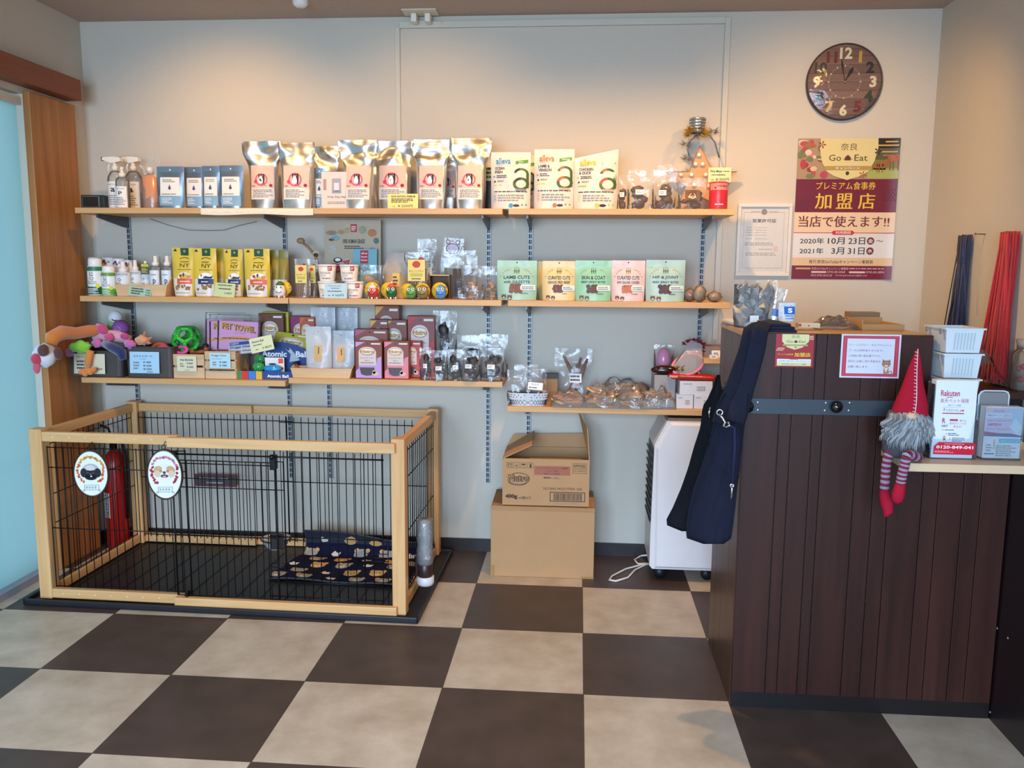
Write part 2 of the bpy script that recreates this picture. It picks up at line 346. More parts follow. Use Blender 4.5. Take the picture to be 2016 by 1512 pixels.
# slotted wall rails with their shelf brackets
RAIL = mat('#9da1a5', .45, .2); SLOT = mat('#25272a', .6, var=0); BRK = mat('#55595e', .4, .5)
RAILS = [(.183, .30, 1.56, 'behind the brown toy bins', (1.575, 1.197, .838)), (.926, .332, 1.56, 'beside the olive biscuit pouches', (1.575, 1.197, .838)),
         (1.118, .335, .81, 'short one under the wooden treat tray', ()), (1.868, .333, 1.56, 'just left of the open carton', (1.575, 1.197, .85)),
         (2.056, .335, 1.56, 'straight above the open carton', (1.575, 1.197, .748)), (2.818, .335, 1.56, 'by the brown counter', (1.575, 1.197, .748))]
S1, S2, S3, S3R, S4 = 1.575, 1.197, .838, .852, .748
for x, z0, z1, tx, bz in RAILS:
    t = thing('shelf_rail', 'slotted grey metal wall rail, ' + tx, 'shelf rail', (x, 0, z0), 0, 'slotted wall rails')
    mb = MB(); mb.box(-.0095, .0095, -.011, 0, 0, z1 - z0, RAIL)
    n = int((z1 - z0) / .025)
    for k in range(n): mb.box(-.0075, -.0012, -.0114, -.0108, k * .025 + .004, k * .025 + .023, SLOT); mb.box(.0012, .0055, -.0114, -.0108, k * .025 + .004, k * .025 + .023, SLOT)
    mb.obj('rail', t)
    for z in bz:
        q = MB(); zz = z - z0 - .0245
        q.add([(a, y, w) for a in (-.004, .004) for y, w in ((-.011, zz), (-.265, zz), (-.265, zz - .014), (-.06, zz - .045), (-.011, zz - .05))],
              [(0, 1, 2, 3, 4), (9, 8, 7, 6, 5)] + [(i, i + 5, (i + 1) % 5 + 5, (i + 1) % 5) for i in range(5)], BRK)
        q.obj('bracket', t)
# ------------------------------------------------------------------ shelf planks
SW = wood('#c18d58', '#e4b77c', 'x', 5, .06, .45)
def plank(px0, px1, py, z, label, depth=.3, x0=None, x1=None):
    x0 = atY(px0, py, -depth).x if x0 is None else x0; x1 = atY(px1, py, -depth).x if x1 is None else x1
    o = MB().box(0, x1 - x0, -depth, -.0125, -.024, 0, SW, .0015).obj('shelf_board', loc=(x0, 0, z))
    return tag(o, label, 'shelf', 'pine shelf planks')
plank(147, 565, 410, S1, 'top pine shelf plank carrying the trigger bottles, at the room corner')
plank(566, 989, 410, S1, 'top pine shelf plank under the row of silver foil bags')
plank(1001, 1447, 410, S1, 'top pine shelf plank under the white kibble bags and wooden star')
plank(157, 567, 585, S2, 'middle pine shelf plank under the yellow biscuit pouches')
plank(569, 987, 590, S2, 'middle pine shelf plank under the egg toys')
plank(1000, 1438, 595, S2, 'middle pine shelf plank under the pastel jerky pouches')
plank(160, 561, 745, S3, 'bottom pine shelf plank under the brown toy bins')
plank(568, 989, 748, S3R, 'bottom pine shelf plank under the red-brown treat cartons')
plank(998, 1420, 805, S4, 'lowest pine shelf plank with sliced jerky bags above the cartons')
# ================================================================== product builders
def sstep(a, b, x): t = max(0, min(1, (x - a) / (b - a))); return t * t * (3 - 2 * t)
class Pouch:
    """stand-up pouch standing on z = 0, centred on x, bulging to -Y and +Y"""
    def __init__(s, w, h, d, topw=None, flat=.14, crease=.0015, seed=0, flare=None, slant=0, crump=0, botw=.94, lean=0):
        s.w, s.h, s.d = w, h, d; s.topw = topw or w; s.fl = flat; s.cr = crease; s.seed = seed; s.slant = slant; s.crump = crump; s.botw = botw; s.lean = lean
    def hw(s, v):
        b = s.w * s.botw / 2; m = s.w / 2
        k = b + (m - b) * sstep(0, .25, v)
        return k + (s.topw / 2 - m) * sstep(.62, .86, v)
    def th(s, v): return max(.0016, s.d / 2 * (max(0, 1 - v / (1 - s.fl)) ** .55))
    def top(s, u): return s.h + s.slant * u
    def p(s, u, v, side, e=0):
        x = u * s.hw(v); z = v * s.top(u); prof = max(0, 1 - abs(u) ** 2.4) ** .6
        y = s.th(v) * prof
        n = s.cr * noise.noise(Vector((x * 28 + s.seed * 7, z * 22, s.seed * 3.3 + side)))
        n += s.crump * sstep(.55, .8, v) * noise.noise(Vector((x * 15 + s.seed, z * 22, s.seed * 1.7))) * (1 if abs(u) < .97 else .3)
        return (x, side * (y + .0004 * e) + n * (1 if abs(u) < .999 else 0) + s.lean * v * v, z)
    def build(s, mb, m, nu=10, nv=14):
        F = lambda side: (lambda a, b: s.p(2 * a - 1, b, side))
        mb.grid(F(-1), nu, nv, m); b = len(mb.v); mb.grid(lambda a, c: s.p(1 - 2 * a, c, 1), nu, nv, m)
        mb.add([s.p(2 * i / nu - 1, 0, -1) for i in range(nu + 1)] + [s.p(1 - 2 * i / nu, 0, 1) for i in range(1, nu)], [tuple(range(2 * nu))], m)
        return mb
    def at(s, x, z, e=1):
        v = max(0, min(1, z / s.h)); u = max(-1, min(1, x / s.hw(v)))
        q = s.p(u, v, -1, e * 1.3 + .6); return (x, q[1], z)
def spot(px0, px1, pytop, Y, z):
    """centre x, width and height of something standing at depth Y on a surface of height z"""
    a, b = atY(px0, pytop + 20, Y), atY(px1, pytop + 20, Y); return (a.x + b.x) / 2, b.x - a.x, atY((px0 + px1) / 2, pytop, Y).z - z
def face(px0, px1, py0, py1, Y, cx, z):
    """a rectangle of the photograph in the thing's own x/z at depth Y"""
    a, b = atY(px0, (py0 + py1) / 2, Y), atY(px1, (py0 + py1) / 2, Y); c = (px0 + px1) / 2
    return a.x - cx, b.x - cx, atY(c, py1, Y).z - z, atY(c, py0, Y).z - z
def card(px0, px1, py0, py1, Y, z, label, col, rows, ink=INK, tilt=-.12, rz=0, ry=0, cat='price card', name='price_card', fs=1.0, t=.0012, group=None, lift=0):
    cx, w, h = spot(px0, px1, py0, Y, z); h = atY((px0 + px1) / 2, py0, Y).z - atY((px0 + px1) / 2, py1, Y).z; zb = z if not lift else atY((px0 + px1) / 2, py1, Y).z
    mb = MB(); mb.box(-w / 2, w / 2, -t / 2, t / 2, 0, h, mat(col, .6, var=.03)); at = flat(-t / 2)
    for r in rows: prints(mb, r, -w / 2, w, 0, h, at, ink)
    o = mb.obj(name, loc=(cx, Y, zb + .0005), rot=(tilt, ry, rz)); return tag(o, label, cat, group)
def prints(mb, r, x0, w, z0, h, at, ink):
    """r = ('t', text, a, b, c, d[, mat, bold]) in fractions of the face; or ('l', a, b, c, d, rows, seed[, mat]); ('b', a, b, c, d, mat) a block"""
    a, b, c, d = (r[2:6] if r[0] == 't' else r[1:5]); X0, X1, Z0, Z1 = x0 + a * w, x0 + b * w, z0 + c * h, z0 + d * h
    if r[0] == 't': mb.text(r[1], X0, X1, Z0, Z1, r[6] if len(r) > 6 and r[6] else ink, at, 3, r[7] if len(r) > 7 else .012)
    elif r[0] == 'l': mb.lines(X0, X1, Z0, Z1, r[5], r[7] if len(r) > 7 and r[7] else ink, at, 3, r[6])
    else: mb.patch(X0, X1, Z0, Z1, r[5], at, r[6] if len(r) > 6 else 1, 6, 2)
# ------------------------------------------------------------------ shelf 1
t = thing('speaker', 'small black speaker box at the left end of the top shelf', 'speaker', (*atY(189, 400, -.2).xy, S1), .1)
cx, w, h = spot(168, 212, 385, -.2, S1)
MB().box(-w / 2, w / 2, -.03, .03, 0, h, BLACK, .004).obj('body', t)
mb = MB(); mb.box(-w / 2 + .006, w / 2 - .022, -.0325, -.029, .006, h - .004, mat('#6b6660', .35, .5), .002); mb.box(-w / 2 + .01, w / 2 - .026, -.0335, -.032, .009, h - .008, mat('#1f1e1e', .8, bump=.8, bs=900)); mb.obj('grille', t)
def bottle_profile(r, h, neck, sh): return [(0, 0), (r * .9, 0), (r, .006), (r, h - sh), (r * .93, h - sh * .6), (r * .6, h - sh * .15), (neck, h), (0, h)]
GLASSY = clear('#f6f4ee', haze=.16, gloss=.9, key='btl')
def spray_bottle(px0, px1, py0, pysh, pycap, Y, letter, label, kind, z=S1, bag=True):
    cx, w, h = spot(px0, px1, pysh, Y, z); r = w / 2; T_ = thing('spray_bottle', label, 'bottle', (cx, Y, z + .0005))
    hb = h + .02; MB().lathe(bottle_profile(r, hb, .012, .045 if kind == 'trigger' else .02), GLASSY, 24, sy=.8).obj('body', T_)
    at = lambda x, zz, e=1: (x, -math.sqrt(max(1e-6, 1 - (x / r) ** 2)) * r * .8 - .0004 * e - .0006, zz)
    mb = MB(); mb.patch(-r * .86, r * .86, .004, h * .8, mat('#f1ece2', .5), at, 1, 12, 2)
    mb.text('nano wash', -r * .6, r * .6, h * .70, h * .75, GREYINK, at, 3); mb.text(letter, -r * .25, r * .3, h * .5, h * .62, INK, at, 3, .02)
    mb.lines(-r * .6, r * .7, h * .12, h * .42, 5, GREYINK, at, 3, len(letter) + px0); mb.obj('label', T_)
    hz = atY((px0 + px1) / 2, pycap, Y).z - z; W_ = mat('#ece6da', .4)
    if kind == 'trigger':
        mb = MB(); mb.lathe([(.013, hb - .002), (.013, hb + .018), (.009, hb + .02), (.009, hz - .02), (0, hz - .02)], W_, 16)
        mb.add([(x, y, zz) for y in (-.011, .011) for x, zz in ((-.052, hz - .014), (-.05, hz - .003), (.0, hz), (.03, hz - .004), (.032, hz - .02), (-.01, hz - .028))], [(0, 1, 2, 3, 4, 5), (11, 10, 9, 8, 7, 6)] + [(i, i + 6, (i + 1) % 6 + 6, (i + 1) % 6) for i in range(6)], W_); SH = mb.obj('spray_head', T_)
        MB().tube([(-.02, 0, hz - .024), (-.03, 0, hz - .045), (-.026, 0, hz - .07)], .004, W_).obj('trigger', SH)
        MB().box(-.058, -.05, -.007, .007, hz - .017, hz - .001, mat('#5b4b40', .5)).obj('nozzle', SH)
    else:
        MB().lathe([(.014, hb - .004), (.015, hb + .014), (.008, hb + .016), (.006, hz - .012), (.008, hz - .01), (.007, hz), (0, hz)], W_, 16).obj('cap', T_)
    return T_
spray_bottle(213, 243, 308, 345, 309, -.17, 'a', 'clear trigger spray bottle marked a, beside the black speaker', 'trigger')
spray_bottle(247, 281, 308, 345, 309, -.10, 'a', 'clear trigger spray bottle marked a, beside the orange refill bottle', 'trigger')
spray_bottle(229, 255, 330, 357, 329, -.22, 'p', 'clear mist bottle marked p in front of two trigger bottles', 'mist')
cx, w, h = spot(281, 313, 342, -.19, S1)
t = thing('refill_bottle', 'orange soap bottle with white cap in a clear bag on the top shelf', 'bottle', (cx, -.19, S1))
MB().lathe([(0, .001), (.92 * w / 2, .001), (w / 2, .008), (w / 2, h * .9), (.012, h), (0, h)], mat('#d9926b', .25, var=.04, spec=.6), 20, sy=.7).obj('body', t)
MB().lathe([(.014, h), (.014, h + .026), (0, h + .026)], mat('#eee8dc', .4), 16).obj('cap', t)
pc = Pouch(w * 1.25, h + .075, .06, crease=.006, seed=3); pc.build(MB(), CLEARG).obj('clear_bag', t)
def sachet(px0, px1, py0, Y, label, z=S1, seed=0, group='blue-topped powder sachets'):
    cx, w, h = spot(px0, px1, py0, Y, z); T_ = thing('powder_sachet', label, 'sachet', (cx, Y, z + .0005), 0, group)
    P = Pouch(w, h, .035, seed=seed, crease=.002); mb = MB(); P.build(mb, mat('#8d9caa', .28, .75, var=.05))
    mb.patch(-w / 2 * .98, w / 2 * .98, h * .86, h * .995, mat('#7c90a4', .3, .6), P.at, 1, 8, 1); mb.disc(0, h * .92, .0035, .0035, mat('#e6e4de'), P.at, 2, 10)
    mb.patch(-w * .4, w * .4, .012, h * .3, mat('#7fa6bf', .4), P.at, 1, 8, 3); mb.lines(-w * .32, w * .1, .02, h * .26, 4, WHITE, P.at, 3, seed); mb.obj('body', T_)
    mb = MB(); at = P.at; mb.patch(-w * .36, w * .36, h * .3, h * .74, mat('#e9e4da', .5), at, 2, 6, 2)
    c = h * .48; mb.shape([(0, c + h * .09)] + [(.0062 * math.sin(q) , c - .0062 * math.cos(q)) for q in [i * .5 - 2.2 for i in range(10)]][::-1], mat('#4a4382', .5), at, 4)
    mb.lines(-w * .26, w * .26, h * .62, h * .70, 2, GREYINK, at, 4, seed + 1); mb.lines(-w * .3, w * .3, h * .325, h * .355, 1, INK, at, 4, seed + 2); mb.obj('label', T_)
    return T_
sachet(309, 362, 328, -.24, 'blue-topped powder sachet beside the orange soap bottle', seed=1)
sachet(363, 403, 329, -.2, 'blue-topped powder sachet, second from the orange soap bottle', seed=2)
sachet(398, 433, 327, -.235, 'narrow blue-topped powder sachet, second from the silver foil bags', seed=3)
sachet(431, 479, 326, -.23, 'blue-topped powder sachet beside the first silver foil bag', seed=4)
sachet(619, 640, 331, -.225, 'powder sachet peeking out behind the white photo card', seed=5)
FOIL = mat('#dedbd6', .34, 1, var=.03); PINKL = mat('#eac2ae', .5, var=.02)
def penguin(mb, cx, cz, r, at):
    """the bag's emblem: a dark-backed white animal in a red ring with a tail"""
    R_ = mat('#e0486a', .5); mb.disc(cx, cz, r, r, mat('#f0b4b4', .5), at, 2, 24); mb.ring(cx, cz, r * .82, r, R_, at, 3)
    mb.shape([(cx - r * .1, cz - r * .75), (cx + r * 1.05, cz - r * 1.1), (cx + r * .5, cz - r * .8), (cx + .9 * r, cz - .5 * r), (cx + r * .4, cz - r * .55)], R_, at, 4)
    mb.disc(cx - r * .95, cz - r * .3, r * .28, r * .3, R_, at, 4, 12)
    D = mat('#2a2628', .5, var=0)
    mb.shape([(cx - .5 * r, cz + .95 * r), (cx - .3 * r, cz + .8 * r), (cx + .25 * r, cz + .8 * r), (cx + .5 * r, cz + .9 * r), (cx + .55 * r, cz + .2 * r), (cx + .5 * r, cz - .6 * r), (cx - .35 * r, cz - .6 * r), (cx - .42 * r, cz + .2 * r)], D, at, 5)
    mb.shape([(cx - .3 * r, cz + .4 * r), (cx, cz + .62 * r), (cx + .2 * r, cz + .35 * r), (cx + .33 * r, cz - .2 * r), (cx + .25 * r, cz - .62 * r), (cx - .32 * r, cz - .62 * r), (cx - .42 * r, cz - .1 * r)], WHITE, at, 6)
    for dx in (-.2, .2): mb.disc(cx + dx * r, cz + .6 * r, .06 * r, .06 * r, WHITE, at, 7, 8)
def foil_bag(pb0, pb1, pt0, pt1, py0, Y, label, lab=True, seed=0, d=.085, hrow=(327, 394), z=S1, slant=0, lean=0):
    cx, w, h = spot(pb0, pb1, py0, Y, z); _, tw, _ = spot(pt0, pt1, py0, Y, z); tx = (pt0 + pt1 - pb0 - pb1) / 2 * w / max(1, pb1 - pb0)
    T_ = thing('foil_bag', label, 'bag', (cx, Y, z + .0005), 0, 'silver foil food bags')
    P = Pouch(w, h, d, topw=tw, flat=.2, crease=.003, seed=seed, crump=.02, slant=slant, lean=lean)
    mb = MB(); P.build(mb, FOIL, 22, 34)
    o = mb.obj('body', T_)
    mb = MB()
    for k in range(3): mb.grid(lambda u, v: (lambda q: (q[0], q[1] - .0018, q[2]))(P.p((2 * u - 1) * .985, .925 + k * .02 + v * .005, -1, 2)), 20, 1, mat('#efece6', .2, .9))
    mb.obj('zip_strip', T_)
    if lab:
        mb = MB(); lw = w * .39; z1 = atY((pb0 + pb1) / 2, hrow[0], Y).z - z; z0 = atY((pb0 + pb1) / 2, hrow[1], Y).z - z; hh = z1 - z0; at = P.at
        mb.patch(-lw, lw, z0 + hh * .33, z1, PINKL, at, 1, 10, 8); mb.patch(-lw, lw, z0, z0 + hh * .34, mat('#ecdfd2', .5), at, 1, 10, 4)
        penguin(mb, -.002, z0 + hh * .58, lw * .52, at); mb.disc(lw * .75, z0 + hh * .41, lw * .13, lw * .13, mat('#9c2a3c'), at, 3, 10)
        mb.lines(-lw * .8, lw * .9, z0 + hh * .05, z0 + hh * .3, 5, GREYINK, at, 4, seed); mb.text('1kg', -lw * .92, -lw * .62, z0 + hh * .37, z0 + hh * .42, INK, at, 4)
        mb.obj('label', T_)
    return T_
foil_bag(490, 548, 473, 552, 280, -.155, 'silver foil food bag with folded top, beside the blue-topped sachets', seed=1, lean=-.02)
foil_bag(553, 617, 548, 620, 281, -.25, 'silver foil food bag in front of the white cloth end, second in its row', seed=2, lean=-.01)
foil_bag(622, 664, 618, 668, 288, -.12, 'short silver foil bag behind the white photo card', lab=False, seed=3, d=.05)
foil_bag(676, 735, 659, 738, 276, -.24, 'silver foil food bag beside the white photo card', seed=4)
foil_bag(740, 808, 727, 812, 278, -.15, 'silver foil food bag behind the yellow 2200 yen card', seed=5)
foil_bag(820, 880, 811, 887, 275, -.2, 'silver foil food bag, second from the white kibble bags', seed=6)
foil_bag(896, 957, 884, 966, 272, -.21, 'silver foil food bag with creased top, end of its row by the kibble bags', seed=7)
foil_bag(860, 902, 855, 905, 300, -.09, 'silver foil food bag half hidden behind the last two of its row', seed=8, d=.05, hrow=(337, 390))
foil_bag(730, 765, 728, 768, 290, -.07, 'silver foil food bag wedged behind the bag with the yellow card', lab=False, seed=9, d=.05)
t = card(632, 693, 335, 408, -.262, S1, 'white photo card with pale picture of a sachet, on the top shelf', '#e3d0c4', [('b', .34, .64, .42, .82, mat('#a9a0ac', .5)), ('b', .41, .57, .46, .7, mat('#e4dbd6', .5), 2), ('b', .34, .64, .42, .5, mat('#8d92ac', .5), 2), ('t', 'long dog nap', .2, .78, .28, .36, GREYINK), ('l', .2, .8, .12, .2, 2, 4, GREYINK), ('b', .06, .16, .5, .8, mat('#b58c84', .5))], tilt=-.05, cat='photo card', name='photo_card', t=.002)
card(763, 823, 377, 407, -.262, S1, 'yellow 2200 yen price card among the silver foil bags', '#eedd8a', [('t', 'INUA NATURAL PREMIUM', .12, .9, .76, .88), ('l', .12, .9, .4, .7, 3, 3), ('t', '¥ 2200円', .34, .82, .1, .28), ('t', '1kg', .16, .25, .12, .2)], tilt=-.1)
# patterned paper cloth hanging over the plank edge
xa, xb = atY(393, 412, -.3).x, atY(617, 412, -.3).x
mb = MB(); cl = mat('#e6d9c2', .8, var=.04)
mb.grid(lambda u, v: (lambda s_: (xa + (xb - xa) * u + (.006 * (1 - u) if s_ > .1 else 0), -.18 - min(s_, .1225) - (.001 if s_ > .12 else 0), S1 + .0004 - max(0, s_ - .1225) * 1.0 - .004 * max(0, s_ - .1225) / .02 * (math.sin(u * 9) * .5 + .5)))(v * .148), 40, 14, cl)
at = lambda x, z, e=0: (x, -.3042 - .0003 * e, z)
for i in range(46):
    R_ = random.Random(i); x = xa + (xb - xa) * (.02 + .96 * i / 46); mb.disc(x, S1 - .012 + .008 * R_.uniform(-1, 1), .0035, .003, mat('#f6efe0', .8), at, 1, 8)
tag(mb.obj('shelf_cloth'), 'cream patterned cloth hanging over the edge of the top shelf', 'cloth')
def alleva(px0, px1, py0, Y, label, col, words, swirl, rz=0, slant=0, seed=0, z=S1, back=False):
    cx, w, h = spot(px0, px1, py0, Y, z); T_ = thing('kibble_bag', label, 'bag', (cx, Y, z + .0005), rz, 'white kibble bags')
    P = Pouch(w, h, .09, seed=seed, crease=.006, slant=slant, botw=.99, flat=.08); mb = MB(); P.build(mb, mat('#d8d1c8', .38, var=.02), 16, 20); at = P.at
    C = mat(col, .45); K = mat('#2f2f33', .5, var=0); X = lambda a: -w / 2 + a * w; Z = lambda b: b * h
    mb.text('alleva', X(.13), X(.5), Z(.79), Z(.9), C, at, 3, .02); mb.text('holistic', X(.15), X(.3), Z(.765), Z(.785), GREYINK, at, 3)
    for i, q in enumerate(words): mb.text(q, X(.11), X(.11) + w * .045 * len(q) + .002, Z(.69 - .065 * i), Z(.74 - .065 * i), K, at, 3, .02)
    mb.patch(X(.06), X(.12), Z(.565), Z(.575), C, at, 3); mb.patch(X(.085), X(.095), Z(.55), Z(.59), C, at, 3); mb.lines(X(.15), X(.42), Z(.54), Z(.6), 2, INK, at, 3, seed)
    mb.text('ADULT', X(.17), X(.34), Z(.475), Z(.505), K, at, 3, .01); mb.shape([(X(.08), Z(.47)), (X(.13), Z(.47)), (X(.13), Z(.495)), (X(.1), Z(.5))], K, at, 3)
    mb.patch(X(.09), X(.28), Z(.41), Z(.43), mat('#b6c05a', .5), at, 3)
    mb.shape([(X(.63), Z(.78)), (X(.94), Z(.815)), (X(.94), Z(.87)), (X(.63), Z(.84))], mat('#3f8a3d', .5), at, 3); mb.lines(X(.7), X(.9), Z(.815), Z(.84), 1, WHITE, at, 4, 2, ragged=.1)
    G = mat('#3f5f2f', .5, var=.5, vs=160); G2 = mat(swirl, .5, var=.4, vs=140); cx2 = X(.77)
    mb.ring(cx2, Z(.44), w * .13, w * .2, G, at, 3, 100, 360, 20, .8); mb.ring(cx2, Z(.44), w * .13, w * .2, G2, at, 4, 95, 170, 8, .8); mb.ring(cx2, Z(.44), w * .13, w * .2, G, at, 3, 0, 100, 10, .8)
    mb.ring(cx2, Z(.61), w * .13, w * .19, G, at, 3, -15, 165, 14, .8); mb.ring(cx2, Z(.61), w * .13, w * .19, G2, at, 4, 100, 150, 6, .8)
    mb.patch(cx2 + w * .13, cx2 + w * .19, Z(.37), Z(.6), G, at, 3, 1, 3)
    for i in range(5): mb.disc(cx2 - w * .1 + i * w * .05, Z(.335), w * .035, w * .03, mat('#d6a79a' if col != '#3f8fc4' else '#8b8b86', .5, var=.3, vs=200), at, 5, 10)
    mb.lines(X(.1), X(.93), Z(.29), Z(.32), 1, INK, at, 3, seed + 2, ragged=.05); mb.lines(X(.2), X(.9), Z(.13), Z(.26), 3, GREYINK, at, 3, seed + 3)
    for i in range(3): mb.ring(X(.12), Z(.245 - i * .045), w * .028, w * .034, C, at, 3, 0, 360, 10)
    mb.disc(X(.53), Z(.06), w * .06, w * .06, C, at, 3, 6); mb.disc(X(.66), Z(.06), w * .08, w * .032, K, at, 3, 12)
    for a in (.8, .9): mb.disc(X(a), Z(.075), w * .022, w * .022, C, at, 3, 8)
    mb.obj('body', T_); return T_
alleva(967, 1045, 300, -.225, 'white kibble bag with blue lettering OCEAN FISH', '#3f8fc4', ['OCEAN', 'FISH'], '#1f2b26', seed=1)
alleva(1052, 1131, 294, -.235, 'white kibble bag with orange lettering LAMB & VENISON', '#dd6a45', ['LAMB &', 'VENISON'], '#cf5a3a', seed=2)
alleva(1131, 1217, 303, -.24, 'white kibble bag with yellow lettering CHICKEN & DUCK and a slanting top', '#d2b52f', ['CHICKEN', '& DUCK'], '#c65236', seed=3, slant=.018)
alleva(992, 1056, 306, -.11, 'white kibble bag standing behind the OCEAN FISH bag', '#dd6a45', ['LAMB'], '#cf5a3a', seed=4)
cx, w, h = spot(952, 972, 300, -.17, S1)
t = thing('dark_pouch', 'dark kibble pouch with a yellow handwritten note, beside the OCEAN FISH bag', 'pouch', (cx + .006, -.135, S1)); P = Pouch(w * 1.7, h, .06, seed=4)
P.build(MB(), mat('#3b3330', .4)).obj('body', t)
mb = MB(); mb.patch(-w * .8, w * .8, h * .52, h * .8, mat('#e7d68a', .6), P.at, 3, 4, 2); mb.lines(-w * .7, w * .7, h * .55, h * .77, 3, BLACK, P.at, 6, 2, fill=.6); mb.obj('note', t)
mb = MB(); mb.patch(-w * .8, w * .8, h * .8, h * .98, mat('#e6dfd4', .4), P.at, 3, 4, 1); mb.obj('header', t)
CHEW = mat('#4c2f22', .5, var=.35, vs=50, bump=.8, bs=120); CHEWD = mat('#2c221e', .42, var=.3, vs=50, bump=.6, bs=110); TANC = mat('#c08a58', .5, var=.35, vs=40, bump=.7, bs=90)
def treat_bag(px0, px1, py0, Y, label, z, seed=0, pm=None, sticker=True, style='blob', group=None, fill=.62, h2=None, tall=None):
    cx, w, h = spot(px0, px1, py0, Y, z); T_ = thing('treat_bag', label, 'bag', (cx, Y, z + .0005), 0, group); R_ = random.Random(seed + 11); pm = pm or CHEW
    P = Pouch(w, h, .05, seed=seed, crease=.006, flat=.3)
    P.build(MB(), CLEARG, 12, 16).obj('clear_bag', T_)
    n = 4 if style == 'blob' else 6
    for i in range(n):
        mb = MB(); zz = .012 + (h * fill - .02) * (i + .5) / n; xx = (R_.random() - .5) * w * .3
        if style == 'blob': mb.ball((xx, .002, zz), w * R_.uniform(.2, .3), .011, h * fill * R_.uniform(.13, .2), pm, 12, 8, wob=.5, seed=seed + i)
        elif style == 'stick': xx = (i - n / 2 + .5) * w * .12; mb.tube([(xx, 0, .008), (xx + R_.uniform(-.004, .004), .004, h * fill * .5), (xx + R_.uniform(-.006, .006), 0, h * fill)], w * .05, pm, 6)
        elif style == 'chip':
            a = R_.uniform(-.6, .6); mb.ball((0, 0, 0), w * .22, .004, w * .12, pm, 10, 6, wob=.5, seed=i + seed, xf=Matrix.Translation((xx, -.008 + .006 * (i % 3), .014 + (h * fill - .03) * i / n)) @ Matrix.Rotation(a, 4, 'Y') @ Matrix.Rotation(R_.uniform(-.5, .5), 4, 'X'))
        mb.obj('chew', T_)
    if sticker:
        mb = MB(); sx = w * R_.uniform(-.1, .1); sz = h * R_.uniform(.34, .42); mb.patch(sx - w * .16, sx + w * .16, sz, sz + h * .13, WHITE, P.at, 3, 3, 1); mb.lines(sx - w * .13, sx + w * .1, sz + h * .03, sz + h * .11, 2, GREYINK, P.at, 6, seed); mb.obj('sticker', T_)
    return T_
treat_bag(1213, 1240, 345, -.2, 'small clear bag of brown chews touching the slanted kibble bag', S1, 1)
treat_bag(1236, 1287, 335, -.24, 'clear bag of brown round chews with white sticker, nearest the slanted kibble bag', S1, 2)
treat_bag(1285, 1331, 335, -.235, 'clear bag of brown chews with white sticker, behind the star arm', S1, 3)
t = treat_bag(1336, 1390, 350, -.245, 'clear bag with a brown printed front, beside the red tin', S1, 4, sticker=False)
P = Pouch(spot(1336, 1390, 350, -.245, S1)[1], .1, .05, flat=.3); mb = MB(); mb.patch(-.03, .03, .035, .08, mat('#5a3a2c', .4), P.at, 8, 4, 2); mb.ring(0, .055, .010, .012, mat('#e5dccb'), P.at, 10); mb.lines(-.018, .018, .045, .056, 2, mat('#e5dccb'), P.at, 11, 3); mb.obj('label', t)
treat_bag(1290, 1340, 325, -.1, 'clear bag of chews at the back, behind the wooden star arm', S1, 5, sticker=False)
# wooden marquee star with bulbs
Y = -.06; cx = atY(1382, 340, Y).x; k = .00226
pts = []
def sp(px, py): p = atY(px, py, Y); return p.x - cx, p.z - S1
out = [sp(1378, 272), sp(1405, 323), sp(1452, 323), sp(1412, 352), sp(1432, 400), sp(1380, 372), sp(1330, 404), sp(1350, 352), sp(1312, 324), sp(1357, 322)]
WS = wood('#b98a5c', '#d3a878', 'x', 6, .2, .5, key='star')
t = thing('marquee_star', 'tan wooden star with round white bulbs at the shelf end', 'decoration', (cx, Y, S1 - min(p[1] for p in out)), 0)
zb = min(p[1] for p in out)
out = [(x, z - zb) for x, z in out]; n = len(out); t.location.z = S1 + .0005
mb = MB(); V = [(x, y, z) for y in (-.006, .004) for x, z in out]
mb.add(V, [tuple(range(n - 1, -1, -1)), tuple(range(n, 2 * n))], WS); mb.obj('face', t)
mb = MB()
for i in range(n):
    a, b = Vector((out[i][0], 0, out[i][1])), Vector((out[(i + 1) % n][0], 0, out[(i + 1) % n][1]))
    mb.add([(a.x, -.012, a.z), (b.x, -.012, b.z), (b.x, .006, b.z), (a.x, .006, a.z)], [(0, 1, 2, 3)], WS)
mb.obj('rim', t)
for px, py in ((1376, 291), (1369, 309), (1383, 309), (1340, 330), (1361, 330), (1389, 330), (1410, 330), (1430, 330), (1366, 350), (1396, 352), (1352, 380), (1412, 384)):
    x, z = sp(px, py); MB().ball((x, -.014, z - zb), .0092, .0092, .0092, mat('#f3ece0', .35, var=0), 12, 8).obj('light_bulb', t)
